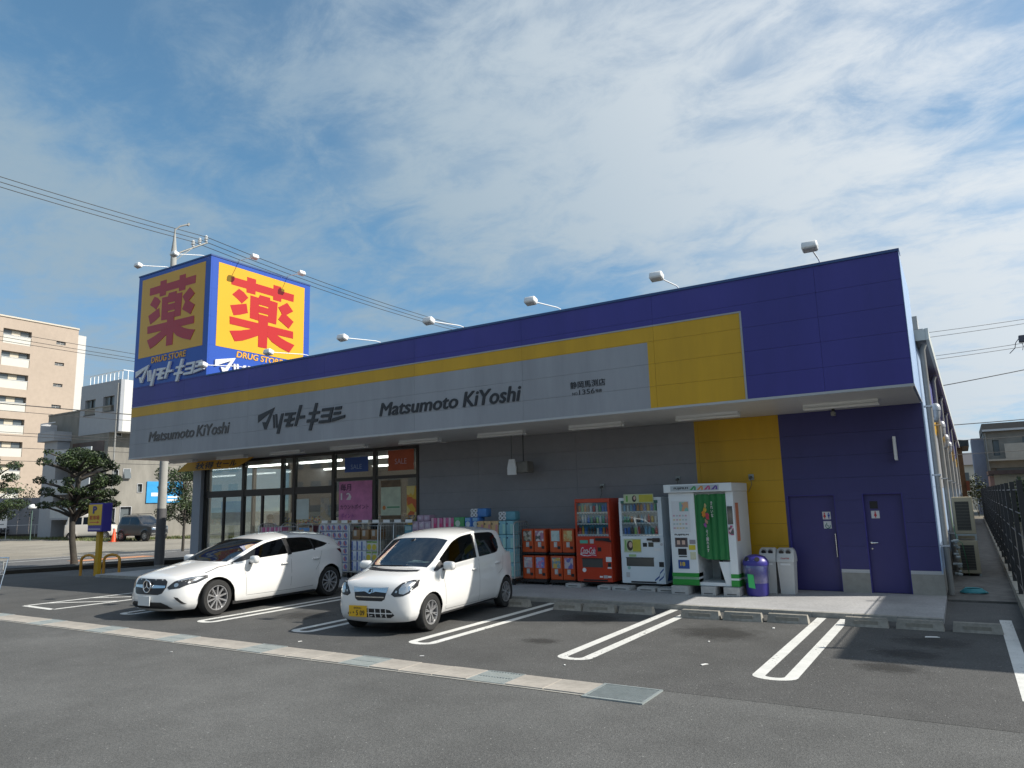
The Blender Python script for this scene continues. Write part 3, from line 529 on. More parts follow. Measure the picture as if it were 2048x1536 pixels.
# person behind the glass: dark hair, blue shirt
def person():
    p = empty('person', (-18.85, 15.72, .075), 'person with short black hair in a blue shirt behind the shop glass', 'person', rz=R(20))
    J = dict(pel=(0, 0, .88, .15, .11), sp=(0, .01, 1.05, .14, .10), ch=(0, .0, 1.27, .17, .115), nk=(0, 0, 1.42, .06, .06), hd=(0, -.02, 1.52, .075, .085), tp=(0, -.015, 1.62, .085, .10),
        ls=(.19, 0, 1.34, .06, .06), le=(.25, -.03, 1.08, .045, .045), lw=(.2, -.24, 1.12, .032, .036), lh=(.17, -.32, 1.15, .03, .04),
        rs=(-.19, 0, 1.34, .06, .06), re=(-.25, -.02, 1.07, .045, .045), rw=(-.22, -.2, 1.0, .032, .036), rh=(-.2, -.28, 1.0, .03, .04),
        lk=(.1, -.02, .48, .065, .065), la=(.1, .02, .07, .045, .05), lf=(.1, -.12, .04, .045, .035), rk=(-.1, 0, .48, .065, .065), ra=(-.1, .03, .07, .045, .05), rf=(-.1, -.11, .04, .045, .035))
    E_ = [('pel', 'sp'), ('sp', 'ch'), ('ch', 'nk'), ('nk', 'hd'), ('hd', 'tp'), ('ch', 'ls'), ('ls', 'le'), ('le', 'lw'), ('lw', 'lh'), ('ch', 'rs'), ('rs', 're'), ('re', 'rw'), ('rw', 'rh'), ('pel', 'lk'), ('lk', 'la'), ('la', 'lf'), ('pel', 'rk'), ('rk', 'ra'), ('ra', 'rf')]
    ks = list(J); me = bpy.data.meshes.new('body'); me.from_pydata([J[k][:3] for k in ks], [(ks.index(a), ks.index(b)) for a, b in E_], [])
    o = link('body', me); md = o.modifiers.new('s', 'SKIN'); md.use_smooth_shade = True
    for i, k in enumerate(ks): me.skin_vertices[0].data[i].radius = J[k][3:]; me.skin_vertices[0].data[i].use_root = (k == 'pel')
    sb = o.modifiers.new('u', 'SUBSURF'); sb.levels = sb.render_levels = 2
    bpy.context.view_layer.update(); m2 = bpy.data.meshes.new_from_object(o.evaluated_get(bpy.context.evaluated_depsgraph_get())); bpy.data.objects.remove(o)
    for m in (M('skin', (.5, .3, .22), .5), M('blue shirt', (.06, .17, .5), .8), M('dark trousers', (.03, .03, .04), .8)): m2.materials.append(m)
    for f in m2.polygons:
        c = f.center; f.material_index = 0 if (c.z > 1.40 or c.y < -.2 and c.z > .9) else (1 if c.z > .87 else 2)
    link('body', m2, p)
    h = MB(); prof = [(.0, .115), (.05, .105), (.085, .07), (.102, .02), (.098, -.03), (.08, -.06)]
    h.lathe(prof, (0, .0, 1.575), 16, sy=1.12); h.build('hair', M('black hair', (.012, .01, .01), .5), p, smooth=60)
person()
# posters and banners
def flat(name, x0, x1, z0, z1, y, mat, label, cat='poster', t=.004, group=None):
    o = MB().box(x0, x1, y-t, y, z0, z1).build(name, mat); return tag(o, label, cat, group)
YG = YW+.045
pk = flat('poster', -15.393, -14.105, 1.545, 2.647, YG, M('poster pink', (.62, .20, .40), .5, var=.25, scale=3), 'large pink poster with 毎月 and 12 in the shop window')
DKT = M('dark print', (.06, .02, .06), .5); PKW = M('pale print', (.78, .7, .72), .5)
letters('print', '毎月', frame((-15.33, YG-.004, 2.38), (1, 0, 0), (0, 0, 1)), .42, .2, DKT, pk, bold=.02, depth=.002)
letters('print', '1 2', frame((-15.32, YG-.004, 2.12), (1, 0, 0), (0, 0, 1)), .4, .2, PKW, pk, bold=.03, depth=.002)
letters('print', 'カウントポイント', frame((-15.33, YG-.004, 1.85), (1, 0, 0), (0, 0, 1)), 1.1, .14, DKT, pk, bold=.01, depth=.002)
letters('print', 'ポイント', frame((-15.3, YG-.004, 1.6), (1, 0, 0), (0, 0, 1)), .5, .14, M('violet print', (.3, .06, .3), .5), pk, bold=.01, depth=.002)
MB().add([(-14.95+.05*math.cos(k*.524), YG-.007, 2.2+.05*math.sin(k*.524)) for k in range(12)], [tuple(range(12))[::-1]]).build('print', PKW, pk)
gp = flat('poster', -13.778, -13.061, 1.56, 2.619, YG, M('poster pale green', (.55, .6, .45), .5, var=.2, scale=4), 'pale green and cream poster right of the pink poster')
MB().box(-13.778, -13.061, YG-.0065, YG-.0045, 2.43, 2.619).box(-13.778, -13.061, YG-.0065, YG-.0045, 1.56, 1.66).build('print', M('print brown', (.16, .1, .05), .5, var=.4, scale=8), gp)
MB().add([(-13.66+.06*math.cos(k*.524), YG-.007, 1.87+.06*math.sin(k*.524)) for k in range(12)], [tuple(range(12))[::-1]]).build('print', M('print orange', (.6, .2, .04), .5), gp)
MB().box(-13.55, -13.1, YG-.0065, YG-.0045, 1.86, 1.9).build('print', M('print green', (.1, .3, .15), .5), gp)
op_ = flat('poster', -12.849, -12.49, 1.663, 2.438, YG, print_mat('poster orange', [(.6, .12, .03), (.7, .42, .04), (.62, .25, .05), (.7, .55, .2)], 5, 2), 'orange and yellow poster at the right end of the shop window')
b1 = flat('hanging_banner', -15.175, -14.265, 2.907, 3.329, YG, M('banner blue', (.04, .10, .34), .6, var=.1, scale=2), 'dark blue SALE banner hanging inside the shop window', 'banner')
b2 = flat('hanging_banner', -13.516, -12.595, 2.879, 3.44, YG, M('banner rust', (.48, .10, .04), .6, var=.15, scale=2), 'rust red SALE banner hanging inside the shop window', 'banner')
letters('print', 'SALE', frame((-14.93, YG-.0042, 2.99), (1, 0, 0), (0, 0, 1)), .42, .13, M('banner print', (.3, .4, .6), .6), b1, depth=.002)
letters('print', 'SALE', frame((-13.27, YG-.0042, 3.05), (1, 0, 0), (0, 0, 1)), .42, .15, M('banner print pale', (.6, .4, .45), .6), b2, depth=.002)
flat('poster', -17.16, -16.63, 1.592, 2.193, YG, M('notice white', (.6, .66, .62), .5, var=.08, scale=3), 'plain white notice on the shop door glass')
flat('poster', -16.35, -15.75, 1.55, 2.2, YG+.2, print_mat('pale poster', [(.6, .55, .5), (.35, .4, .5), (.6, .5, .35), (.55, .55, .55)], 6, 5), 'pale mottled poster between the shop door and the pink poster')
ob = tag(MB().hexa([(-22.5, 14.82, 3.24), (-19.45, 14.82, 3.24), (-19.45, 14.84, 3.24), (-22.5, 14.84, 3.24), (-21.95, 14.82, 3.535), (-18.6, 14.82, 3.535), (-18.6, 14.84, 3.535), (-21.95, 14.84, 3.535)]).build('sale_banner', M('banner orange', (.62, .33, .02), .6, var=.12, scale=1.5)), 'orange sale banner with black brush lettering under the canopy corner', 'banner')
letters('print', '秋得', frame((-21.55, 14.818, 3.27), (1, 0, 0), (.35, 0, 1)), .95, .24, BLKL, ob, bold=.03, depth=.002)
letters('print', 'セール', frame((-20.5, 14.818, 3.30), (1, 0, 0), (.35, 0, 1)), 1.05, .2, BLKL, ob, bold=.03, depth=.002)
# ------------------------------------------------------------------ fittings on the canopy
for i in range(9):
    x = -1.7-i*2.42; t = empty('canopy_light', (x, 14.05, ZB), f'{ORD[i]} fluorescent fitting from the right under the shop canopy', 'light fitting', 'fluorescent fittings under the canopy')
    MB().hexa([(-.62, -.06, -.055), (.62, -.06, -.055), (.62, .06, -.055), (-.62, .06, -.055), (-.62, -.10, -.001), (.62, -.10, -.001), (.62, .10, -.001), (-.62, .10, -.001)]).build('housing', WHITE, t)
    for s in (-1, 1): MB().cyl((-.58, s*.075, -.075), (.58, s*.075, -.075), .016, n=10).box(-.62, -.58, s*.075-.02, s*.075+.02, -.095, -.056).box(.58, .62, s*.075-.02, s*.075+.02, -.095, -.056).build('tube', M('opal tube', (.8, .8, .78), .3), t, smooth=40)
def floodlight(base, head, label, group, yaw):
    t = empty('floodlight', base, label, 'floodlight', group); d = Vector(head)-Vector(base)
    MB().tube([(0, 0, -.03), (0, 0, .05), d*.12+Vector((0, 0, .06)), d*.97], .012, 8).build('arm', WHITE, t, smooth=50)
    h = MB().rbox(-.115, .115, -.085, .075, -.065, .055, .025).box(-.095, .095, -.065, .055, -.072, -.0655, 1).box(-.025, .025, -.015, .015, .055, .075).box(-.122, .122, -.012, .012, -.02, .02)
    o = h.build('lamp_head', [WHITE, M('lamp glass', (.5, .52, .55), .1)], t, smooth=50); o.location = d; o.rotation_euler = (R(-18), 0, yaw)
for i, x in enumerate((-1.613, -4.10, -6.615, -9.08, -11.55, -14.035, -16.59)):
    floodlight((x-.03, YF+.1, ZT+.012), (x+.02, 11.5, 5.70), f'{ORD[i]} white floodlight from the right along the shop parapet', 'floodlights along the parapet', 0)
for i, (x, z) in enumerate(((-18.55, 9.25), (-20.35, 9.27))): floodlight((x, YF+.1, ZTT), (x, 11.8, z), ('right' if i == 0 else 'left')+' floodlight over the shaded front of the sign tower', 'floodlights on the sign tower', 0)
for i, (y, x) in enumerate(((13.66, -17.42), (15.55, -17.48))): floodlight((XT-.05, y, ZTT), (x, y, 9.46), ('nearer' if i == 0 else 'farther')+' floodlight over the sunlit side of the sign tower', 'floodlights on the sign tower', R(90))
t = empty('hanging_speaker', (-9.05, 14.75, ZB), 'white tapered loudspeaker unit hanging on thin rods under the canopy', 'loudspeaker')
MB().prism([(-.14, -.12, -.97), (.1, -.12, -.97), (.1, -.12, -.8), (.06, -.12, -.6), (-.09, -.12, -.6), (-.14, -.12, -.8)], (0, .04, 0)).build('front_plate', WHITE, t)
MB().rbox(.0, .38, -.05, .25, -.93, -.66, .02).build('housing', M('dull grey housing', (.2, .19, .17), .6, var=.2, scale=6), t)
MB().cyl((-.02, -.1, -.62), (-.02, -.1, 0), .006).cyl((.2, .08, -.68), (.2, .08, 0), .012).cyl((.2, .08, -.68), (.2, .08, -.65), .04).build('rod', BLK, t)
t = empty('wall_camera', (-1.95, 15.0, ZB), 'small dark security camera under the canopy above the toilet doors', 'camera')
MB().cyl((0, 0, 0), (0, 0, -.06), .03).build('mount', BLK, t); MB().rbox(-.04, .04, -.1, .06, -.14, -.06, .015).build('body', M('camera grey', (.25, .25, .24), .5), t)
t = empty('projecting_sign', (-.97, 15.23, 2.72), 'thin white projecting plate on the violet wall by the corner', 'sign'); MB().box(-.02, .02, -.2, 0, -.22, .22).build('plate', WHITE, t); MB().box(-.028, -.021, -.19, -.02, -.2, .2).build('face', TWH, t)
for x, z, nm in ((-7.0, 2.22, 'red vending machine'), (-5.2, 2.32, 'white vending machine'), (-3.65, 2.3, 'photo booth')):
    t = empty('wall_bracket', (x, YW, z), f'small grey anchor bracket on the wall above the {nm}', 'bracket'); MB().box(-.05, .05, -.03, 0, -.06, .06).build('plate', STEEL, t); MB().cyl((0, -.03, 0), (0, -.1, -.02), .03).tube([(0, -.09, -.02), (.02, -.1, -.15), (-.06, -.08, -.3)], .006, 6).build('hook', M('bracket dark', (.1, .1, .09), .6), t)
# ------------------------------------------------------------------ vending machines
def drinks(t, x0, x1, z, n, cols, tall, y):
    """a row of sample bottles and cans behind the window"""
    mb = MB(); w = (x1-x0)/n
    for i in range(n):
        cx = x0+w*(i+.5); h = tall*rnd.uniform(.72, 1); r = w*.38; ci = rnd.randrange(len(cols))
        mb.lathe([(0, 0), (r, 0), (r, h*.66), (r*.4, h*.86), (r*.4, h), (0, h)] if h > tall*.83 else [(0, 0), (r, 0), (r, h*.9), (r*.8, h*.96), (0, h*.96)], (cx, y, z), 8, ci)
    o = mb.build('drink_row', [M('drink %d' % i, c, .3) for i, c in enumerate(cols)], t, smooth=50); o['kind'] = 'stuff'
DR_COL = [(.65, .05, .04), (.8, .8, .78), (.08, .4, .16), (.06, .2, .65), (.8, .5, .06), (.1, .06, .04), (.42, .7, .15), (.75, .28, .06), (.3, .55, .75)]
SHAD = M('machine interior', (.18, .23, .26), .5); VG = glass_mat('display glass', (.9, .93, .93), .05)
def machine(x0, x1, z0, z1, label, body, win, seed, deckmat):
    t = empty('vending_machine', ((x0+x1)/2, 14.35, .077), label, 'vending machine'); w = (x1-x0)/2; a, b = z0-.077, z1-.077; wx0, wx1, wz0, wz1 = win
    # shell: back box + front frame round the window
    MB().box(-w, w, .10, .72, a, b).rbox(-w, w, .0, .1, a, wz0, .012).rbox(-w, w, 0, .1, wz1, b, .012).box(-w, wx0, .002, .1, wz0, wz1).box(wx1, w, .002, .1, wz0, wz1).build('cabinet', body, t)
    MB().box(wx0, wx1, .092, .099, wz0, wz1).build('display_back', deckmat, t)
    h = (wz1-wz0)/3
    for k in range(3):
        z = wz0+k*h
        MB().box(wx0+.005, wx1-.005, .012, .09, z+.003, z+.042).build('display_shelf', WHITE, t)
        bt = MB()
        for i in range(10):
            x = wx0+.03+(wx1-wx0-.06)*(i+.5)/10; bt.box(x-.016, x+.016, .006, .012, z+.004, z+.02)
        q = bt.build('selection_button', M('button grey', (.35, .38, .42), .4), t); q['kind'] = 'stuff'
        drinks(t, wx0+.02, wx1-.02, z+.043, 10, DR_COL, h-.06, .045)
    MB().box(wx0, wx1, .003, .0055, wz0, wz1).build('display_window', VG, t)
    MB().box(-w*.8, w*.8, .05, .6, a-.04, a-.001).build('base', DARK, t)
    return t, w
def plate(t, name, u0, u1, v0, v1, mat, y=-.006, th=.005): return MB().box(u0, u1, y, y+th, v0, v1).build(name, mat, t)
VRED = M('vending red', (.50, .05, .018), .3, var=.04, scale=2, coat=.4)
vm, w = machine(-7.29, -6.46, .2, 1.955, 'red vending machine with white script lettering left of the white one', VRED, (-.37, .37, 1.075, 1.79), 1, M('sky print', (.12, .42, .6), .5, var=.4, scale=3))
L0 = -w; B0 = .123
plate(vm, 'sticker', L0+.1, L0+.29, B0+.80, B0+.87, M('sticker green', (.1, .4, .3), .4)); plate(vm, 'coin_panel', L0+.34, L0+.43, B0+.8, B0+.89, SILV)
MB().box(L0+.48, L0+.8, -.035, .0, B0+.86, B0+.915).cyl((L0+.62, -.02, B0+.885), (L0+.85, -.035, B0+.85), .022).build('lock_bar', BLK, vm)
plate(vm, 'brand_panel', L0+.1, L0+.49, B0+.515, B0+.77, M('brand red', (.55, .03, .05), .35))
letters('lettering', 'Coca-Cola', frame((L0+.115, -.0065, B0+.58), (1, 0, 0), (0, 0, 1)), .35, .14, TWH, vm, bold=.008, shear=.35, depth=.002, ch=.85)
sw = MB(); pts = [(0, .05), (.08, .02), (.18, .015), (.28, .04), (.38, .03)]
for (x0, y0), (x1, y1) in zip(pts, pts[1:]): sw.add([(L0+.1+x0, -.0085, B0+.515+y0), (L0+.1+x1, -.0085, B0+.515+y1), (L0+.1+x1, -.0085, B0+.515+y1+.012), (L0+.1+x0, -.0085, B0+.515+y0+.03*(1-x0/.5))], [(0, 1, 2, 3)])
sw.build('ribbon', TWH, vm); plate(vm, 'note_slot', L0+.52, L0+.60, B0+.635, B0+.72, BLK)
MB().box(L0+.14, L0+.62, -.004, .002, B0+.30, B0+.475).build('delivery_flap', M('smoked flap', (.09, .09, .085), .2), vm); MB().box(L0+.13, L0+.63, -.012, .0, B0+.475, B0+.49).build('flap_rim', BLK, vm)
plate(vm, 'sticker', L0+.7, L0+.83-.005, B0+.42, B0+.52, WHITE); plate(vm, 'coin_return', L0+.74, L0+.81, B0+.32, B0+.4, BLK); plate(vm, 'sticker', L0+.73, L0+.82, B0+.28, B0+.31, WHITE); plate(vm, 'sticker', L0+.54, L0+.61, B0+.09, B0+.125, WHITE); plate(vm, 'sticker', L0+.63, L0+.72, B0+.08, B0+.14, SILV); plate(vm, 'sticker', L0+.73, L0+.81, B0+.09, B0+.13, WHITE)
MB().cyl((L0+.18, -.006, B0+.24), (L0+.18, 0, B0+.24), .045, n=18).build('recycle_mark', WHITE, vm); MB().box(L0+.15, L0+.72, -.002, .01, B0+.015, B0+.05).build('foot_recess', BLK, vm)
vw, w = machine(-6.24, -5.29, .2, 1.95, 'white vending machine between the red one and the photo booth', M('vending white', (.72, .78, .82), .3, var=.04, scale=2, coat=.4), (-.42, .38, 1.08, 1.79), 2, M('display grey', (.58, .64, .68), .5, var=.1, scale=3))
L0 = -w
ADM = M('ad pale green', (.5, .56, .36), .45, var=.15, scale=4); ADY = M('ad yellow', (.52, .47, .06), .45, var=.15, scale=6); HAIRM = M('ad dark', (.05, .035, .03), .5); FACE = M('ad skin', (.6, .42, .34), .5)
def ad(t, u0, u1, v0, v1, y):
    plate(t, 'advert', u0, u1, v0, v1, ADM, y, .006); q = (u1-u0)
    MB().rbox(u0+q*.52, u1-q*.02, y-.003, y-.001, v0+.02, v1-.015, .0008).build('advert_print', ADY, t)
    hx, hz, s = u0+q*.36, v0+(v1-v0)*.5, (v1-v0)
    MB().add([(hx+s*.26*math.cos(k*.4488), y-.002, hz+s*.38*math.sin(k*.4488)) for k in range(14)], [tuple(range(14))[::-1]]).build('advert_print', HAIRM, t)
    MB().add([(hx+s*.05+s*.14*math.cos(k*.4488), y-.004, hz+s*.06+s*.22*math.sin(k*.4488)) for k in range(14)], [tuple(range(14))[::-1]]).build('advert_print', FACE, t)
    MB().box(u0+q*.08, u0+q*.14, y-.003, y-.001, v0+.03, v1-.03).build('advert_print', M('ad green', (.15, .4, .08), .45), t)
ad(vw, L0+.13, L0+.79, B0+1.635, B0+1.82, -.02); ad(vw, L0+.08, L0+.46, B0+.625, B0+.90, -.008)
plate(vw, 'header_strip', L0+.05, L0+.87, B0+1.63, B0+1.69, M('dark green strip', (.05, .15, .12), .4), -.004, .003)
plate(vw, 'note_slot', L0+.5, L0+.59, B0+.74, B0+.82, BLK); plate(vw, 'card_reader', L0+.62, L0+.73, B0+.74, B0+.83, M('reader', (.05, .05, .04), .3))
MB().box(L0+.6, L0+.72, -.03, 0, B0+.87, B0+.91).rbox(L0+.71, L0+.88, -.04, 0, B0+.84, B0+.92, .02).build('lock_bar', M('lock brown', (.05, .035, .03), .4), vw)
MB().box(L0+.12, L0+.72, -.004, .002, B0+.345, B0+.51).build('delivery_flap', MATS['smoked flap'], vw); MB().box(L0+.11, L0+.73, -.012, 0, B0+.511, B0+.525).build('flap_rim', BLK, vw)
MB().rbox(L0+.83, L0+.93, -.008, 0, B0+.34, B0+.44, .003).build('coin_return', BLK, vw); plate(vw, 'sticker', L0+.18, L0+.34, B0+.535, B0+.585, M('sticker lime', (.35, .5, .25), .5)); plate(vw, 'sticker', L0+.74, L0+.87, B0+.66, B0+.72, WHITE); MB().cyl((L0+.9, -.006, B0+.79), (L0+.9, 0, B0+.79), .03).build('key_lock', SILV, vw)
plate(vw, 'info_plate', L0+.1, L0+.18, B0+.12, B0+.22, SILV); MB().cyl((L0+.17, -.005, B0+.31), (L0+.17, 0, B0+.31), .035, n=16).build('recycle_mark', M('sticker teal', (.3, .5, .45), .4), vw)
zz = MB()
for k in range(3):
    x0, z0 = L0+.72+k*.09, B0+.05+k*.0; 
    for (xa, za), (xb, zb) in zip([(0, 0), (.1, .08), (.12, .15), (.2, .23)], [(.1, .08), (.12, .15), (.2, .23), (.2, .23)]):
        if (xa, za) != (xb, zb) and x0+xb < w-.01: zz.add([(x0+xa, -.002, z0+za), (x0+xb, -.002, z0+zb), (x0+xb, -.002, z0+zb+.035), (x0+xa, -.002, z0+za+.035)], [(0, 1, 2, 3)])
zz.build('blue_stripe', M('stripe blue', (.03, .09, .3), .4), vw); MB().box(L0+.2, L0+.75, -.002, .01, B0+.012, B0+.045).build('foot_recess', BLK, vw)
MB().prism([(w+.001, .1, B0+.05), (w+.001, .71, B0+.05), (w+.001, .71, B0+1.0), (w+.001, .45, B0+.8), (w+.001, .3, B0+.35)], (.002, 0, 0)).build('side_graphic', MATS['stripe blue'], vw)
# ------------------------------------------------------------------ photo booth
pb = empty('photo_booth', (-4.38, 13.95, .077), 'white photo booth with green curtain and coloured header', 'photo booth')
BW = M('booth white', (.74, .78, .80), .35, var=.03, scale=2); BG = M('booth green', (.02, .26, .04), .4); CUR = M('green curtain', (.015, .17, .045), .55, var=.1, scale=3)
MB().rbox(-.62, -.10, .02, 1.1, .17, 1.945, .015).box(-.10, .66, .95, 1.1, .17, 1.94).box(.52, .66, .02, .95, .17, 1.94).box(-.0995, .519, .05, .949, .17, .23).box(-.0995, .519, .1, .949, 1.9, 1.94).build('cabinet', BW, pb)
MB().rbox(-.68, .67, -.07, 1.1, 1.945, 2.105, .012).build('header', BW, pb)
plate(pb, 'header_print', -.53, .43, 1.97, 2.075, M('header grey', (.42, .47, .5), .4), -.075, .004)
letters('lettering', 'FUJIFILM', frame((-.46, -.0755, 1.995), (1, 0, 0), (0, 0, 1)), .29, .05, BLKL, pb, bold=.025, depth=.002)
for k, c in enumerate(((.02, .3, .08), (.6, .25, .03), (.5, .06, .2), (.12, .06, .3))):
    x = -.14+k*.14; MB().prism([(x, -.0755, 1.985), (x+.05, -.0755, 1.985), (x+.11, -.0755, 2.06), (x+.08, -.0755, 2.06)], (0, -.002, 0)).prism([(x+.085, -.0755, 1.985), (x+.125, -.0755, 1.985), (x+.12, -.0755, 2.05), (x+.1, -.0755, 2.05)], (0, -.0025, 0)).build('header_stripe', M('stripe %d' % k, c, .4), pb)
for z0, z1 in ((.172, .285), (.325, .40)): MB().box(-.625, -.1, .012, .3, z0, z1).build('green_band', BG, pb); MB().box(.518, .664, .012, 1.05, z0, z1).build('green_band', BG, pb)
MB().box(-.624, -.101, .013, .3, .295, .302).box(-.624, -.101, .013, .3, .31, .317).build('green_line', BG, pb)
# curtain: pleated sheet cut on a curve at the bottom
mb = MB(); n = 34; rows = 14; vv = []
for j in range(rows+1):
    for i in range(n+1):
        f = i/n; x = -.098+f*.615; zb = .66+.10*(1-min(1, f/.45))**2+.0*f; z = 1.90+(zb-1.90)*j/rows
        vv.append((x, .03+.018*math.sin(f*31+j*.06)+.01*math.sin(f*13+1), z))
mb.add(vv, [(j*(n+1)+i, j*(n+1)+i+1, (j+1)*(n+1)+i+1, (j+1)*(n+1)+i) for j in range(rows) for i in range(n)]); mb.build('curtain', CUR, pb, smooth=60)
for x, z, s, c in ((.12, 1.68, .05, (.55, .45, .2)), (.11, 1.60, .06, (.7, .45, .05)), (.08, 1.52, .075, (.7, .28, .03)), (.15, 1.47, .075, (.55, .06, .1)), (.12, 1.38, .06, (.55, .3, .2)), (.1, 1.31, .055, (.35, .1, .35))):
    rs_ = [rnd.uniform(.55, 1.05) for _ in range(14)]; MB().prism([(x+s*.62*r_*math.cos(k*.4488)-.1*s*math.sin(k*.4488), .0, z+s*1.05*r_*math.sin(k*.4488)) for k, r_ in enumerate(rs_)], (0, -.002, 0)).build('curtain_print', M('cp%.2f%.2f' % (x, z), tuple(v*.8 for v in c), .6), pb)
letters('lettering', 'き\nれ\nい\nな', frame((.22, .0, 1.46), (1, 0, 0), (0, 0, 1)), .05, .3, PKW, pb, bold=.01, depth=.002); letters('lettering', 'そ\nく\n撮\nれ\nま\nす', frame((.1, .0, .8), (1, 0, 0), (0, 0, 1)), .05, .42, PKW, pb, bold=.01, depth=.002)
MB().cyl((-.1, .06, 1.89), (.52, .06, 1.89), .01).build('curtain_rail', CHROME, pb)
plate(pb, 'price_board', -.56, -.2, 1.18, 1.78, M('board pale', (.66, .68, .7), .4), .012, .006)
plate(pb, 'board_print', -.4, -.22, 1.58, 1.76, print_mat('colour patch', [(.6, .1, .3), (.2, .2, .6), (.6, .35, .2), (.2, .45, .4)], 14, 3), .008, .003)
bp_ = MB()
for k in range(4):
    for j in range(5): bp_.box(-.54+j*.06, -.5+j*.06, .0095, .0115, 1.24+k*.08, 1.27+k*.08, rnd.randrange(3))
bp_.build('board_print', [M('bp a', (.6, .5, .3), .5), M('bp b', (.55, .35, .4), .5), M('bp c', (.4, .5, .5), .5)], pb)['kind'] = 'stuff'
letters('lettering', 'FUJIFILM', frame((-.53, .0175, 1.105), (1, 0, 0), (0, 0, 1)), .28, .04, BLKL, pb, bold=.025, depth=.002)
plate(pb, 'sample_photo', -.53, -.28, .89, 1.07, M('photo frame', (.1, .08, .09), .3), .012, .006)
for x in (-.46, -.36): plate(pb, 'sample_photo', x-.03, x+.03, .94, 1.04, FACE, .009, .002); plate(pb, 'sample_photo', x-.045, x+.045, 1.02, 1.06, HAIRM, .0085, .003)
plate(pb, 'screen', -.48, -.31, .74, .86, BLK, .012, .006); plate(pb, 'slot', -.47, -.31, .70, .72, BLK, .012, .006)
PBL = plate(pb, 'price_plate', -.49, -.27, .48, .645, M('plate blue', (.03, .08, .3), .4), .011, .007); letters('lettering', '18', frame((-.45, .0105, .53), (1, 0, 0), (0, 0, 1)), .1, .08, M('gold print', (.7, .5, .04), .4), pb, bold=.03, depth=.002)
plate(pb, 'sticker', -.26, -.13, .84, .93, M('sticker yellow', (.62, .5, .04), .4), .011, .006); plate(pb, 'sticker', -.24, -.13, .66, .8, M('sticker cream', (.6, .6, .42), .4, var=.15, scale=12), .011, .006); plate(pb, 'sticker', -.24, -.12, .95, 1.03, M('sticker grey', (.3, .27, .3), .4), .011, .006)
MB().prism([(.42, .04, .172), (.52, .04, .172), (.52, .04, .62), (.3, .04, .62)], (0, .03, 0)).build('side_guard', BW, pb)
MB().box(.662, .668, .12, .32, 1.0, 1.72).build('side_banner', M('banner salmon', (.6, .2, .12), .5), pb)
MB().box(.53, .63, .012, .019, 1.32, 1.66).build('mirror', M('mirror', (.2, .22, .24), .05, 1), pb); MB().box(.53, .63, .012, .019, 1.12, 1.3).build('sticker', print_mat('strip photo', [(.1, .1, .1), (.6, .5, .5), (.4, .1, .2), (.6, .6, .6)], 18, 7), pb); MB().box(.662, .668, .1, .4, 1.98, 2.07).build('header_print', M('olive print', (.25, .25, .1), .5, var=.4, scale=12), pb)
MB().cyl((.2, .55, .24), (.2, .55, .62), .03).lathe([(0, .62), (.17, .62), (.17, .67), (0, .67)], (.2, .55, 0), 18).build('stool', BLK, pb)
# concrete blocks under the machines
CB = M('concrete block', (.45, .45, .44), .9, var=.15, scale=14, bump=.4, bscale=60)
for i, (x, y, L_, nm) in enumerate(((-7.35, 14.33, .36, 'under the left foot of the red vending machine'), (-6.55, 14.18, .3, 'under the right foot of the red vending machine'), (-6.16, 14.14, .38, 'under the left foot of the white vending machine'), (-5.62, 14.16, .39, 'under the middle of the white vending machine'), (-5.2, 14.16, .36, 'between the white vending machine and the photo booth'), (-4.84, 13.95, .34, 'under the left corner of the photo booth'), (-4.30, 14.0, .28, 'under the middle of the photo booth'), (-3.86, 14.0, .3, 'under the right corner of the photo booth'))):
    mb = MB().rbox(-L_/2, L_/2, -.09, .3, 0, .078 if x < -5 else .162, .008).box(-L_*.3, L_*.3, -.092, -.08, .025, .045, 1)
    o = mb.build('concrete_block', [CB, M('block slot', (.12, .12, .12), .9)]); o.location = (x, y, .077); tag(o, f'grey concrete block {nm}', 'concrete block', 'blocks under the machines')
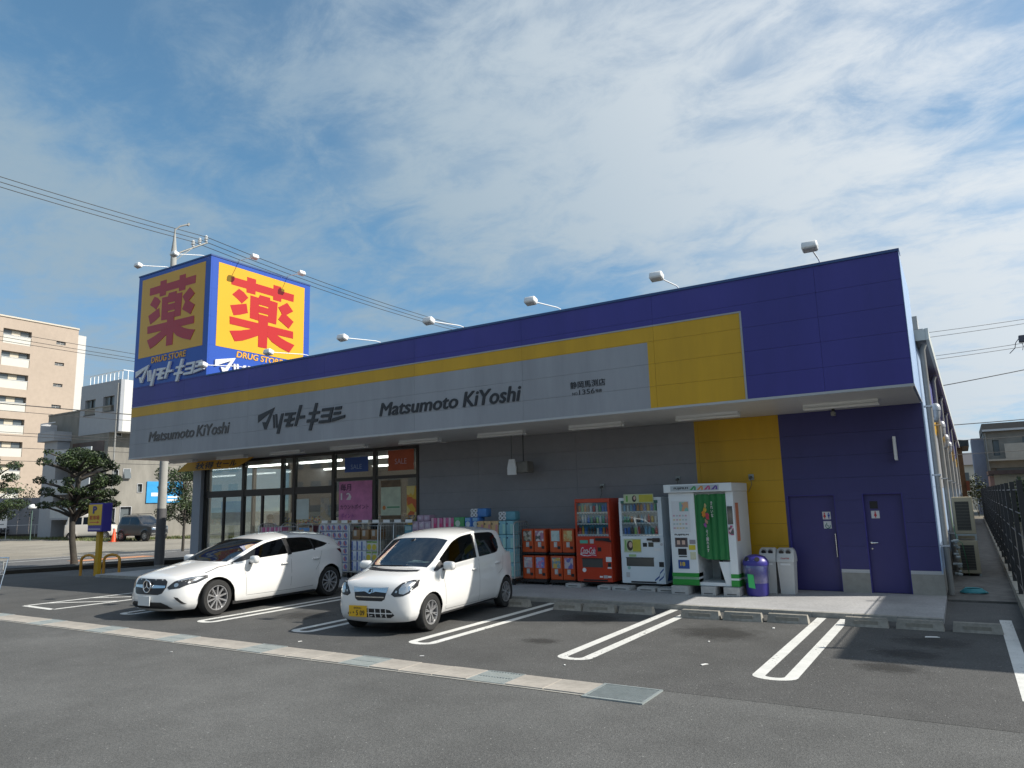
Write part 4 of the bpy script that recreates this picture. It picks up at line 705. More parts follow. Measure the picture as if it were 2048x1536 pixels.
# ------------------------------------------------------------------ capsule toy machines
ORG = M('capsule red', (.52, .075, .016), .35, var=.05, scale=3)
CARDS = [[(.4, .35, .25), (.15, .12, .1), (.5, .45, .4)], [(.1, .1, .1), (.6, .55, .55), (.4, .2, .3)], [(.5, .6, .58), (.4, .52, .52)], [(.6, .52, .25), (.55, .45, .2), (.6, .3, .1)], [(.55, .35, .4), (.4, .4, .5), (.6, .55, .55)], [(.15, .2, .55), (.35, .4, .6), (.5, .2, .4)], [(.55, .5, .4), (.2, .3, .35), (.6, .4, .1)], [(.15, .15, .4), (.4, .2, .35), (.5, .45, .5)]]
CN = ['dark comic card', 'grey lettered card', 'pale mint card', 'yellow card', 'pink card', 'bright blue card', 'round orange print card', 'violet sunset card']
for s, x0 in enumerate((-8.73, -8.005)):
    st_ = empty('capsule_rack', (x0+.31, 14.62, .077), 'black wheeled rack carrying the '+('left' if s == 0 else 'right')+' four capsule machines', 'rack', 'racks of the capsule machines')
    MB().box(-.32, .32, -.17, .2, .06, .12).box(-.32, .32, -.17, .2, .672, .71).box(-.32, .32, .19, .21, .06, 1.2).build('frame', BLK, st_)
    for cx in (-.27, .27):
        for cy in (-.12, .15): MB().cyl((cx-.02, cy, .03), (cx+.02, cy, .03), .03, n=12).build('caster', DARK, st_)
    for r_ in range(2):
        for c_ in range(2):
            i = (0 if r_ else 4)+s*2+c_; zb = (.083+.71-.077) if r_ else .121
            t = empty('capsule_machine', (x0+.155+c_*.315, 14.45, .077+(.711 if r_ else .121)), f'red capsule toy machine with {CN[i]}, {"upper" if r_ else "lower"} row', 'capsule machine', 'capsule toy machines')
            MB().rbox(-.15, .15, 0, .34, 0, .52, .02).build('body', ORG, t)
            MB().box(-.105, .105, -.006, .0, .25, .48).build('display_card', [print_mat('card %d' % i, CARDS[i], 16, i)], t)
            MB().box(-.04, .04, -.008, 0, .12, .23).build('coin_plate', SILV, t); MB().cyl((0, -.025, .175), (0, -.008, .175), .026, n=10).build('crank', M('crank white', (.6, .6, .58), .4), t); MB().box(.05, .12, -.006, 0, .08, .14).build('outlet', BLK, t)
# ------------------------------------------------------------------ waste bins
BBL = M('bin blue', (.045, .04, .26), .4, var=.05, scale=4); BGR = M('bin grey', (.58, .585, .57), .5, var=.06, scale=4)
t = empty('waste_bin', (-3.45, 14.2, .077), 'round violet blue bin with plastic bag in front of the grey bins', 'bin')
MB().lathe([(0, 0), (.175, 0), (.2, .03), (.225, .56), (.215, .6), (.205, .6), (.19, .5), (.0, .5)], n=28).build('body', BBL, t, smooth=40)
MB().lathe([(.235, .56), (.24, .60), (.23, .64), (.18, .71), (.1, .745), (0, .755)], n=28).build('lid', BBL, t, smooth=40)
for a in (-2.2, -1.2): MB().cyl((.19*math.cos(a), .19*math.sin(a), .665), (.215*math.cos(a), .215*math.sin(a), .68), .045, n=14).build('hole', BLK, t)
MB().lathe([(.235, .555), (.247, .50), (.238, .36), (.232, .26), (.228, .24)], n=40).build('plastic_bag', glass_mat('plastic film', (.8, .84, .9), .12, .25), t, smooth=60)
MB().prism([(-.10, -.226, .17), (.02, -.244, .15), (.0, -.246, .40), (-.11, -.228, .41)], (0, -.004, 0)).build('label', M('label green', (.05, .5, .15), .4), t); MB().prism([(-.09, -.205, .62), (.02, -.22, .62), (.02, -.213, .66), (-.09, -.198, .66)], (0, -.004, 0)).build('label', WHITE, t)
for i, (x, y) in enumerate(((-3.32, 14.75), (-2.99, 14.72))):
    t = empty('waste_bin', (x, y, .077), ('pale grey two-hole bin behind the violet bin', 'pale grey two-hole bin nearest the toilet door')[i], 'bin', 'grey bottle bins')
    MB().hexa([(-.125, -.13, 0), (.125, -.13, 0), (.125, .14, 0), (-.125, .14, 0), (-.15, -.155, .60), (.15, -.155, .60), (.15, .165, .60), (-.15, .165, .60)]).build('body', BGR, t)
    mb = MB(); prof = [(-.17, .585), (-.17, .63), (-.155, .68), (-.125, .76), (-.10, .805), (-.06, .835), (.0, .848), (.06, .84), (.12, .80), (.165, .70), (.175, .585)]; n = len(prof); vv = []
    for x, k in ((-.16, .0), (-.15, .9), (-.12, 1.0), (.12, 1.0), (.15, .9), (.16, .0)):
        vv += [(x, y_*(1 if k > .5 else .96), .585+(z_-.585)*(k if k > .5 else .75)) for y_, z_ in prof]
    mb.add(vv, [(a*n+b, (a+1)*n+b, (a+1)*n+b+1, a*n+b+1) for a in range(5) for b in range(n-1)]); mb.add(vv[:n], [tuple(range(n))]); mb.add(vv[-n:], [tuple(range(n))[::-1]]); mb.build('head', BGR, t, smooth=45)
    for s in (-1, 1): MB().cyl((s*.062, -.139, .765), (s*.062, -.09, .785), .042, n=16).cyl((s*.062, -.135, .765), (s*.062, -.09, .783), .05, n=16, mi=1).build('hole', [BLK, M('hole rim', (.3, .3, .3), .5)], t)
    if i: letters('lettering', 'CocaCola', frame((-.075, -.166, .645), (1, 0, 0), (0, .3, 1)), .15, .03, PRED, t, bold=.02, shear=.3, depth=.002)
    MB().prism([(-.09, -.155, .53), (.09, -.155, .53), (.09, -.156, .565), (-.09, -.156, .565)], (0, -.004, 0)).build('label', WHITE, t)
# ------------------------------------------------------------------ roll cages and goods
GALV = M('cage wire', (.5, .51, .5), .4, .6)
def cage(x0, x1, y0, y1, h, label):
    cx = (x0+x1)/2; w = (x1-x0)/2; t = empty('roll_cage', (cx, (y0+y1)/2, .077), label, 'roll cage', 'roll cages outside the shop'); d = (y1-y0)/2
    MB().box(-w, w, -d, d, .15, .175).build('base', GALV, t)
    for s in (-1, 1):
        mb = MB().tube([(s*w, -d, .15), (s*w, -d, h-.08), (s*w, -d+.05, h-.02), (s*w, -d+.1, h), (s*w, d-.1, h), (s*w, d-.05, h-.02), (s*w, d, h-.08), (s*w, d, .15)], .015, 8)
        for k in range(1, 7): mb.cyl((s*w, -d, .15+(h-.2)*k/7), (s*w, d, .15+(h-.2)*k/7), .004, n=5)
        for k in range(1, 6): mb.cyl((s*w, -d+2*d*k/6, .16), (s*w, -d+2*d*k/6, h-.01), .004, n=5)
        mb.build('side_frame', GALV, t, smooth=50)
    mb = MB().cyl((-w, d, h-.1), (w, d, h-.1), .012, n=8)
    for k in range(1, 10): mb.cyl((-w+2*w*k/10, d, .16), (-w+2*w*k/10, d, h-.1), .004, n=5)
    for k in range(1, 6): mb.cyl((-w, d, .15+(h-.25)*k/6), (w, d, .15+(h-.25)*k/6), .004, n=5)
    mb.build('rear_mesh', GALV, t)
    for sx in (-1, 1):
        for sy in (-1, 1): MB().cyl((sx*(w-.06)-.015, sy*(d-.08), .05), (sx*(w-.06)+.015, sy*(d-.08), .05), .05, n=14).box(sx*(w-.06)-.02, sx*(w-.06)+.02, sy*(d-.08)-.02, sy*(d-.08)+.02, .06, .15).build('caster', DARK, t)
PACKS = {}
def pack(kind, x, y, z, label, group):
    """one wrapped pack of goods standing at x, y, z"""
    nm, (w, d, h), mats, deco = kind
    if nm not in PACKS:
        mb = MB().rbox(-w/2+.003, w/2-.003, 0, d, .001, h-.002, min(.018, w*.1))
        for i, (tp, u, v, s) in enumerate(deco, 1):
            yy = -.0022
            if tp == 'disc': mb.add([(u+s*math.cos(k*.524), yy, v+s*math.sin(k*.524)) for k in range(12)], [tuple(range(12))[::-1]], i)
            elif tp == 'half': mb.add([(u+s*math.cos(-1.2+k*.35), yy-.001, v+s*math.sin(-1.2+k*.35)) for k in range(10)], [tuple(range(10))[::-1]], i)
            else: a, b = s; mb.add([(u-a, yy, v-b), (u+a, yy, v-b), (u+a, yy, v+b), (u-a, yy, v+b)], [(0, 1, 2, 3)], i)
        o = mb.build(nm, mats, smooth=40); PACKS[nm] = o
    else: o = PACKS[nm].copy(); C.objects.link(o)
    o.location = (x, y+rnd.uniform(-.012, .012), z); o.rotation_euler = (0, 0, rnd.gauss(0, .018)); tag(o, label, 'pack', group); return o
def P(c, n=None, r=.45): return M(n or 'pk%.2f_%.2f_%.2f' % c, c, r, var=.08, scale=9)
ROLL = ('tissue_pack', (.205, .22, .2), [P((.6, .6, .62)), P((.45, .16, .2)), P((.12, .18, .42)), P((.15, .2, .45))], [('disc', .0, .11, .068), ('half', .0, .11, .06), ('bar', .0, .022, (.09, .01))])
BXW = ('detergent_box', (.17, .3, .26), [P((.62, .64, .68)), P((.06, .12, .38)), P((.35, .45, .6))], [('bar', -.055, .13, (.022, .11)), ('bar', .03, .1, (.03, .035))])
BXY = ('detergent_box', (.19, .3, .26), [P((.62, .6, .5)), P((.62, .48, .05)), P((.2, .36, .08))], [('disc', -.01, .1, .075), ('bar', 0, .225, (.08, .02))])
BXY = ('yellow_box',)+BXY[1:]
BRN = ('carton', (.27, .3, .26), [P((.28, .16, .07)), P((.45, .42, .38)), P((.2, .1, .05))], [('bar', -.03, .17, (.05, .07)), ('bar', 0, .05, (.1, .02))])
TEAL = ('teal_box', (.27, .28, .25), [P((.12, .34, .40)), P((.35, .5, .52)), P((.1, .25, .35))], [('bar', 0, .17, (.1, .05)), ('bar', 0, .06, (.1, .012))])
LILT = ('small_tissue_bundle', (.2, .25, .15), [P((.42, .3, .4)), P((.5, .42, .5))], [('disc', 0, .08, .04)])
LIL = ('tissue_bundle', (.19, .25, .27), [P((.45, .34, .43)), P((.55, .48, .54)), P((.3, .2, .28))], [('disc', 0, .17, .05), ('bar', 0, .06, (.07, .015))])
MAG = ('napkin_pack', (.175, .25, .285), [P((.5, .13, .26)), P((.6, .45, .5)), P((.55, .05, .16))], [('bar', -.035, .16, (.03, .13)), ('bar', .03, .1, (.035, .05))])
GRN = ('green_pack', (.31, .25, .287), [P((.06, .28, .10)), P((.5, .58, .5)), P((.12, .4, .2))], [('disc', -.03, .14, .075), ('bar', -.04, .25, (.06, .03))])
BLP = ('blue_pack', (.21, .25, .285), [P((.05, .17, .48)), P((.5, .58, .62)), P((.2, .4, .6))], [('disc', -.01, .13, .065), ('bar', -.02, .24, (.07, .035))])
ORP = ('orange_pack', (.2, .28, .312), [P((.55, .36, .17)), P((.5, .22, .22)), P((.03, .03, .03))], [('bar', .055, .12, (.03, .11)), ('disc', -.07, .245, .02)])
TQP = ('turquoise_pack', (.2, .28, .312), [P((.2, .42, .48)), P((.32, .55, .5)), P((.02, .05, .12))], [('bar', .05, .13, (.035, .11)), ('disc', -.07, .245, .02)])
G = 'goods stacked outside the shop front'
cage(-15.03, -13.95, 14.2, 14.85, 1.42, 'roll cage of tissue packs behind the star badge hatchback')
for r_ in range(6):
    for k in range(5): pack(ROLL, -14.91+k*.21, 14.22+rnd.uniform(-.008, .008), .077+.176+r_*.203, f'white tissue pack, {ORD[5-r_]} row from top and {ORD[k]} from left in its cage', 'white tissue packs')
cage(-13.9, -12.9, 14.2, 14.85, 1.42, 'roll cage with brown cartons over white and yellow boxes')
for r_ in range(3):
    for k in range(3): pack(BXW, -13.77+k*.175, 14.23, .077+.176+r_*.262, f'white and blue box, {ORD[2-r_]} row from top and {ORD[k]} from left, under the cartons', 'white and blue boxes')
    for k in range(2): pack(BXY, -13.23+k*.195, 14.23, .077+.176+r_*.262, f'yellow flower box, {ORD[2-r_]} row from top, {("left", "right")[k]} one, under the cartons', 'yellow flower boxes')
tag(MB().box(-13.88, -12.92, 14.22, 14.83, 1.043, 1.058).build('shelf_board', GALV), 'thin wire shelf between cartons and white boxes in the roll cage', 'shelf')
for k in range(3): pack(BRN, -13.72+k*.32, 14.25, 1.06, f'{ORD[k]} brown carton from the left on the roll cage shelf', 'brown cartons')
cage(-12.86, -12.42, 14.25, 14.85, 1.42, 'narrow roll cage almost empty, beside the teal boxes')
for k in range(2): pack(BRN, -12.64, 14.3, .253+k*.262, f'{("lower", "upper")[k]} brown carton in the narrow roll cage', 'cartons in the narrow cage')
t = empty('display_stand', (-12.12, 14.6, .077), 'display stand with yellow header board above teal boxes', 'display')
MB().box(-.28, .28, .2, .23, 0, 1.42).build('back', GALV, t); MB().box(-.28, .28, -.22, .23, .05, .09).build('base', GALV, t); MB().box(-.27, .27, .17, .199, 1.1, 1.4).build('header_board', M('header yellow', (.55, .36, .03), .5), t)
for r_ in range(4):
    for k in range(2): pack(TEAL, -12.26+k*.28, 14.33, .167+r_*.252, f'teal box, {ORD[4-r_]} row from top, {("left", "right")[k]} one, on the yellow-headed stand', 'teal boxes on the stand')
pack(TEAL, -12.05, 14.4, .167+4*.252, 'topmost teal box on the display stand', 'top teal box')
def stack(kind, xs, rows, z0, label, group, y=14.3):
    for r_ in range(rows):
        for k, x in enumerate(xs): pack(kind, x+rnd.uniform(-.004, .004), y, z0+r_*kind[1][2], f'{label}, {ORD[rows-1-r_]} row from top'+(f', {ORD[k]} from left' if len(xs) > 1 else ''), group)
for x0, x1, nm in ((-11.86, -10.58, 'lilac and pink packs'), (-10.56, -9.83, 'green and blue packs')):
    t = empty('pallet', ((x0+x1)/2, 14.5, .077), f'low wooden pallet under the {nm}', 'pallet'); w = (x1-x0)/2
    for k in range(5): MB().box(-w, w, -.24+k*.11, -.15+k*.11, .07, .09).build('plank', M('pallet wood', (.3, .2, .1), .8, var=.2, scale=6), t)
    for s in (-1, 0, 1): MB().box(s*(w-.06)-.05, s*(w-.06)+.05, -.24, .29, 0, .069).build('bearer', MATS['pallet wood'], t)
stack(LIL, (-11.75, -11.55, -11.35), 5, .167, 'lilac tissue bundle stacked against the grey wall', 'lilac tissue bundles'); stack(LILT, (-11.62, -11.42), 1, .167+5*.27, 'small lilac bundle on the lilac stack', 'top lilac bundles', 14.33)
stack(MAG, (-11.16, -10.98, -10.8, -10.64), 5, .167, 'pink and white pack in the pink stack', 'pink packs')
stack(GRN, (-10.40,), 5, .167, 'wide green pack stacked beside the blue packs', 'green packs', 14.3); stack(BLP, (-10.12, -9.9), 5, .167, 'blue and white pack in the blue stack', 'blue packs')
cage(-9.8, -8.76, 14.15, 14.8, 1.4, 'roll cage of turquoise and orange packs left of the capsule machines')
for r_ in range(4):
    for k in range(5):
        kd = ORP if (r_ == 3 and k < 3) else TQP
        pack(kd, -9.69+k*.205, 14.16, .253+r_*.314, f'{ORD[k]} orange and pink pack from left in the top row' if kd is ORP else f'turquoise pack, {ORD[3-r_]} row from top and {ORD[k]} from left in its cage', 'orange packs' if kd is ORP else 'turquoise packs')
RE = M('roll end', (.62, .63, .65), .8); REH = M('roll core', (.1, .09, .08), .8)
def rollpack(x, z, n, label, mat):
    t = empty('toilet_roll_pack', (x, 14.35, z), label, 'toilet rolls'); MB().rbox(-.0, .3, .005, .24, 0, .21, .04).build('wrap', mat, t, smooth=40)
    for i in range(2):
        for j in range(2): MB().cyl((-.1+i*.1, -.01, .055+j*.1), (-.1+i*.1, .22, .055+j*.1), .05, n=14).cyl((-.1+i*.1, -.013, .055+j*.1), (-.1+i*.1, -.01, .055+j*.1), .018, n=10, mi=1).build('roll', [RE, REH], t, smooth=40)
rollpack(-9.93, .167+5*.285, 2, 'white rolls in blue wrap on top of the blue packs', M('wrap blue', (.06, .2, .5), .35)); rollpack(-9.13, .253+4*.314, 2, 'white rolls in teal wrap on top of the turquoise cage', M('wrap teal', (.12, .32, .4), .35))
pz = empty('wire_basket', (-15.75, 14.55, .077), 'wire display basket with a blue sunset print board beside the shop door', 'basket'); MB().box(-.3, .3, -.2, .2, .2, .22).tube([(-.3, -.2, .0), (-.3, -.2, 1.35), (-.25, -.2, 1.4), (.25, -.2, 1.4), (.3, -.2, 1.35), (.3, -.2, 0)], .014, 8).tube([(-.3, .2, .0), (-.3, .2, 1.35), (.3, .2, 1.35), (.3, .2, 0)], .014, 8).build('frame', GALV, pz); MB().box(-.26, .26, -.19, -.17, .6, 1.3).build('print_board', print_mat('sunset', [(.06, .15, .4), (.5, .25, .12), (.1, .25, .5), (.45, .3, .2)], 5, 9), pz)

# more goods behind the sporty hatchback, by the shop door
cage(-17.5, -16.55, 14.2, 14.75, 1.42, 'roll cage of pink packs by the shop door, left end of the goods')
for r_ in range(4):
    for k in range(5): pack(MAG, -17.40+k*.185, 14.24, .253+r_*.287, f'pink pack, {ORD[3-r_]} row from top and {ORD[k]} from left, leftmost cage', 'pink packs by the door')
pc = empty('price_rail', (-13.4, 14.17, 1.5), 'row of small white price cards above the roll cages', 'price cards')
MB().box(-1.6, 1.6, .04, .055, -.02, .0).build('rail', GALV, pc)
for k in range(9): MB().box(-1.55+k*.37, -1.33+k*.37, .035, .04, .0, .07).build('card', WHITE, pc)
# ------------------------------------------------------------------ cars
def curve(pts):
    """monotone cubic through (x, y) points"""
    xs = [p[0] for p in pts]; ys = [p[1] for p in pts]; n = len(xs); d = [(ys[i+1]-ys[i])/(xs[i+1]-xs[i]) for i in range(n-1)]
    m = [d[0]]+[0 if d[i-1]*d[i] <= 0 else 2*d[i-1]*d[i]/(d[i-1]+d[i]) for i in range(1, n-1)]+[d[-1]]
    def f(x):
        if x <= xs[0]: return ys[0]
        if x >= xs[-1]: return ys[-1]
        i = max(k for k in range(n-1) if xs[k] <= x); h = xs[i+1]-xs[i]; t = (x-xs[i])/h
        return ys[i]*(2*t**3-3*t*t+1)+h*m[i]*(t**3-2*t*t+t)+ys[i+1]*(-2*t**3+3*t*t)+h*m[i+1]*(t**3-t*t)
    return f
FRC = [0, .2, .4, .55, .68, .79, .87, .93, .975, 1.0]      # columns across, centre to side
RFR = [0, .3, .58, .8, .93, 1.0]                           # columns over the roof, centre to rail
TRW = [0, .06, .18, .34, .5, .66, .82, .93, 1.0]           # rows up the lower body
GLS = glass_mat('car glass', (.035, .04, .04), .02, 0.0, .3); WSG = glass_mat('windscreen glass', (.17, .22, .22), .10, 0.0, .55)
def stretch(P, fn, k):
    """re-space a car's side profile along its length"""
    P = dict(P); P['fn'] = fn; qd = fn(P['L']-P['qdc'])
    for n in ('wb', 'fo'): P[n] *= k
    for n in ('L', 'qc', 'qedge', 'qtail', 'qa', 'qe', 'qhead', 'qrend', 'qw0', 'qw1', 'qb0', 'qb1'): P[n] = fn(P[n])
    P['qdc'] = P['L']-qd
    for n in ('top', 'belt', 'wbelt', 'yr', 'zr', 'zl', 'zu'): P[n] = [(fn(a), b) for a, b in P[n]]
    for n in ('nose', 'tail'): P[n] = [(a, fn(b)) for a, b in P[n]]
    P['keys'] = [fn(a) for a in P['keys']]; P['seats'] = [fn(a) for a in P['seats']]; P['dlo'] = [(fn(a), fn(b)) for a, b in P['dlo']]; return P
def weld(o):
    b = bmesh.new(); b.from_mesh(o.data); bmesh.ops.remove_doubles(b, verts=b.verts[:], dist=.0005); bmesh.ops.recalc_face_normals(b, faces=b.faces[:]); b.to_mesh(o.data); b.free(); o.data.shade_smooth(); return o
def make_car(P, name, label, group, paint):
    root = empty(name, (0, 0, 0), label, 'car', group); L, H = P['L'], P['H']; qf = P['fo']; qr = qf+P['wb']; XO = qf+P['wb']/2
    zc, zb, wb = curve(P['top']), curve(P['belt']), curve(P['wbelt']); yr, zr = curve(P['yr']), curve(P['zr']); zl, zu = curve(P['zl']), curve(P['zu'])
    nose, tail = curve(P['nose']), curve(P['tail']); qc, qd = P['qc'], L-P['qdc']; qa, qe = P['qa'], P['qe']; Ra = P['r']*P.get('arch', 1.17); zs = P['sill']; zw = P['r']
    pf = P.get('pf', 2.5); plan = lambda f: 1-(1-f**pf)**(1/pf)
    qs = {qc, qd, qa, qe, *P['keys']}
    for qw in (qf, qr):
        for k in range(13): qs.add(qw-Ra*math.cos(math.pi*k/12))
    qs = sorted(q for q in qs if qc <= q <= qd); full = [qs[0]]
    for q in qs[1:]:
        if q-full[-1] < .012 and q not in P['keys'] and q not in (qa, qe, qd): continue
        n = max(1, math.ceil((q-full[-1])/.09)); a = full[-1]
        full += [a+(q-a)*k/n for k in range(1, n+1)]
    qs = full
    def z0(q):
        z = zs
        for qw in (qf, qr):
            if abs(q-qw) < Ra: z = max(z, zw+math.sqrt(Ra*Ra-(q-qw)**2)*1.0)
        return z
    def yside(q, z):
        u = max(0, min(1, (z-zs)/(zb(q)-zs))); y = wb(q)+P['bulge']*math.sin(math.pi*min(1, u*.9+.06))
        if u < .2: y -= .045*(1-u/.2)**2
        for qw in (qf, qr):
            d = math.hypot(q-qw, (z-zw))
            y += .016*math.exp(-((d-Ra)/.06)**2)
        if P.get('crease'):
            zc_ = P['crease'][0]+(q-qf)*P['crease'][1]; y += .012*math.exp(-((z-zc_)/.05)**2)*(1 if qf+.3 < q < qr+.3 else 0)
        return y
    B0 = qc-P['qedge']; B1 = L-P['qdc']; BR = P['qtail']-qd
    bow = curve([(qc, B0), (qc+.25, max(B0*.75, P['bow'])), (qa, P['bow']), (P['qhead'], P['bow']*.5), (P['qhead']+.3, .02), (P['qrend']-.2, -.02), (qe, -max(.06, BR*.6)), (qd, -BR)])
    T = []
    for s, q in enumerate(qs):
        row = []; w = wb(q); zbq = zb(q); mixf = max(0, 1-(q-qc)/.3); mixr = max(0, 1-(qd-q)/.25)
        for k in range(10):
            if qa < q < qe:
                Y, Zr = yr(q), zr(q)
                if k <= 5:
                    y = RFR[k]*Y
                else:
                    z = {6: zu(q), 7: (zu(q)+zl(q))/2, 8: zl(q), 9: zbq}[k]; z = min(max(z, zbq), Zr); t = 0 if Zr-zbq < 1e-4 else (z-zbq)/(Zr-zbq); y = w+(Y-w)*(t**1.2)
            else: y = FRC[k]*w
            f = min(1, y/w); sh = (1-plan(f))*max(mixf, mixr)+(1-f*f)*(1-max(mixf, mixr)); qk = q-bow(q)*sh
            if qa < q < qe:
                if k <= 5: z = zr(q)+(zc(qk)-zr(q))*(1-(y/yr(q))**2.3)
            else: z = zbq+(zc(qk)-zbq)*(1-f**2.6)
            row.append((qk, y, z))
        T.append(row)
    Ft = [[None]*10 for _ in TRW]; Rt = [[None]*10 for _ in TRW]; St = [[None]*len(qs) for _ in TRW]
    for j, t in enumerate(TRW):
        for s, q in enumerate(qs):
            z = z0(q)+(zb(q)-z0(q))*t; St[j][s] = (q, yside(q, z) if j < len(TRW)-1 else wb(q), z)
        for k in range(10):
            f = FRC[k]; zt = T[0][k][2]; zq = P['zf']+(z0(qc)-P['zf'])*f; z = zq+(zt-zq)*t; yc = St[j][0][1]
            Ft[j][k] = ((nose(z)+(qc-nose(z))*plan(f)), f*yc, z) if j < len(TRW)-1 else T[0][k]
            zt = T[-1][k][2]; zq = P['zre']+(z0(qd)-P['zre'])*f; z = zq+(zt-zq)*t; yc = St[j][-1][1]
            Rt[j][k] = ((tail(z)+(qd-tail(z))*plan(f)), f*yc, z) if j < len(TRW)-1 else T[-1][k]
    bm = bmesh.new(); cache = {}
    def V(p, s):
        key = (round(p[0], 4), round(s*p[1], 4), round(p[2], 4))
        if key not in cache: cache[key] = bm.verts.new((XO-p[0], s*p[1], p[2]))
        return cache[key]
    gl = {'windscreen': [], 'side_window': [], 'rear_window': []}; fset = set(); black = []
    def quad(a, b, c, d, s, grp=None):
        if grp: gl[grp].append([(XO-p[0], s*p[1], p[2]) for p in ((a, b, c, d) if s > 0 else (d, c, b, a))]); return
        vs = []
        for p in (a, b, c, d):
            v = V(p, s)
            if v not in vs: vs.append(v)
        if len(vs) < 3: return
        if s < 0: vs = vs[::-1]
        fs = frozenset(vs)
        if fs in fset: return
        fset.add(fs)
        try: bm.faces.new(vs)
        except ValueError: pass
    for s in (1, -1):
        for j in range(len(TRW)-1):
            for k in range(9): quad(Ft[j][k], Ft[j][k+1], Ft[j+1][k+1], Ft[j+1][k], s); quad(Rt[j][k+1], Rt[j][k], Rt[j+1][k], Rt[j+1][k+1], s)
            for i in range(len(qs)-1): quad(St[j][i], St[j][i+1], St[j+1][i+1], St[j+1][i], s)
        for i in range(len(qs)-1):
            qm = (qs[i]+qs[i+1])/2
            for k in range(9):
                grp = None
                if P['qw0'] < qm < P['qw1'] and k < 4: grp = 'windscreen'
                if P['qb0'] < qm < P['qb1'] and k < 4: grp = 'rear_window'
                if k in (6, 7) and any(a < qm < b for a, b in P['dlo']): grp = 'side_window'
                quad(T[i][k], T[i][k+1], T[i+1][k+1], T[i+1][k], s, grp)
    bmesh.ops.recalc_face_normals(bm, faces=bm.faces[:])
    me = bpy.data.meshes.new('body'); bm.to_mesh(me); me.materials.append(paint); me.shade_smooth(); me.set_sharp_from_angle(angle=R(38)); body = link('body', me, root)
    bmc = bmesh.new(); bmc.from_mesh(me)      # raycast target with the glass included
    for g in gl:
        mb = MB()
        for q in gl[g]: mb.add(q, [(0, 1, 2, 3)]); bmc.faces.new([bmc.verts.new(p) for p in q])
        if mb.v:
            if g == 'side_window':
                for sd in (1, -1):
                    for a, b in P['dlo']:
                        m2 = MB(); [m2.add(q, [(0, 1, 2, 3)]) for q in gl[g] if q[0][1]*sd > 0 and a-.001 < XO-sum(p[0] for p in q)/4 < b+.001]
                        if m2.v: weld(m2.build('side_window', GLS, root))
            else: weld(mb.build(g, (glass_mat(name+' glass', P['ws'], .08, 0.0, .5) if 'ws' in P else WSG) if g == 'windscreen' else GLS, root))
    bvh = BVHTree.FromBMesh(bmc); bmc.free(); bm.free()
    def decal(nm, poly, mat, view='front', off=.004, sub=3, mirror=False, parent=None):
        """panel that follows the body: poly is (y, z) from the front, (q, z) from the side"""
        for sg in ((1, -1) if mirror else (1,)):
            b = bmesh.new(); vs = [b.verts.new((a*(sg if view == 'front' else 1), c, 0)) for a, c in poly]; b.faces.new(vs); bmesh.ops.triangulate(b, faces=b.faces[:])
            for _ in range(sub): bmesh.ops.subdivide_edges(b, edges=[e for e in b.edges if e.calc_length() > .04], cuts=1); bmesh.ops.triangulate(b, faces=b.faces[:])
            ok = True
            for v in b.verts:
                if view == 'front': o, d = Vector((6, v.co.x, v.co.y)), Vector((-1, 0, 0))
                elif view == 'rear': o, d = Vector((-6, v.co.x, v.co.y)), Vector((1, 0, 0))
                else: v.co.x = P.get('fn', lambda q: q)(v.co.x); o, d = Vector((XO-v.co.x, sg*3, v.co.y)), Vector((0, -sg, 0))
                h, n, _, _ = bvh.ray_cast(o, d)
                if h is None: h = v.co.copy(); ok = False; v.co = Vector((XO-P['qc'], v.co.x, v.co.y)) if view == 'front' else Vector((XO-v.co.x, sg*P['W']/2*.95, v.co.y)); continue
                if n.dot(d) > 0: n = -n
                v.co = h+n*off
            bmesh.ops.recalc_face_normals(b, faces=b.faces[:])
            m_ = bpy.data.meshes.new(nm); b.to_mesh(m_); b.free(); m_.materials.append(mat); m_.shade_smooth(); o = link(nm, m_, parent or root)
    # wheel-arch liners, floor
    UND = M('underbody', (.012, .012, .013), .8); mb = MB()
    for qw in (qf, qr):
        for sg in (1, -1):
            pr = [(XO-qw+Ra*math.cos(math.pi*k/14), sg*(P['W']/2-.045), zw+Ra*math.sin(math.pi*k/14)-.004) for k in range(15)]; n0 = len(mb.v)
            mb.add(pr+[(p[0], sg*(P['W']/2-.34), p[2]) for p in pr], [(i, i+1, 16+i, 15+i) for i in range(14)]); mb.add([(p[0], sg*(P['W']/2-.34), p[2]) for p in pr], [tuple(range(15))])
    mb.box(XO-L+.2, XO-.22, -P['W']/2+.35, P['W']/2-.35, zs-.01, zs+.06).box(XO-qr+Ra, XO-qf-Ra, -P['W']/2+.06, P['W']/2-.06, zs-.008, zs+.05); mb.build('underbody', UND, root)
    # cabin
    INT = M('car interior', (.03, .03, .032), .7, var=.2, scale=4); mb = MB(); w = P['W']/2-.12; zbx = zb(P['qhead'])
    mb.box(XO-qe+.15, XO-qa-.12, -w, w, zs+.05, zs+.12); mb.rbox(XO-qa-.42, XO-qa-.02, -w, w, zbx-.22, zbx-.03, .05)
    for q in P['seats']:
        for sg in (-1, 1): mb.rbox(XO-q-.5, XO-q, sg*.36-.22, sg*.36+.22, zs+.12, zs+.32, .05).hexa([(XO-q-.55, sg*.36-.2, zs+.3), (XO-q-.42, sg*.36-.2, zs+.3), (XO-q-.42, sg*.36+.2, zs+.3), (XO-q-.55, sg*.36+.2, zs+.3), (XO-q-.72, sg*.36-.18, zbx+.08), (XO-q-.62, sg*.36-.18, zbx+.08), (XO-q-.62, sg*.36+.18, zbx+.08), (XO-q-.72, sg*.36+.18, zbx+.08)]).rbox(XO-q-.76, XO-q-.66, sg*.36-.12, sg*.36+.12, zbx+.1, zbx+.28, .03)
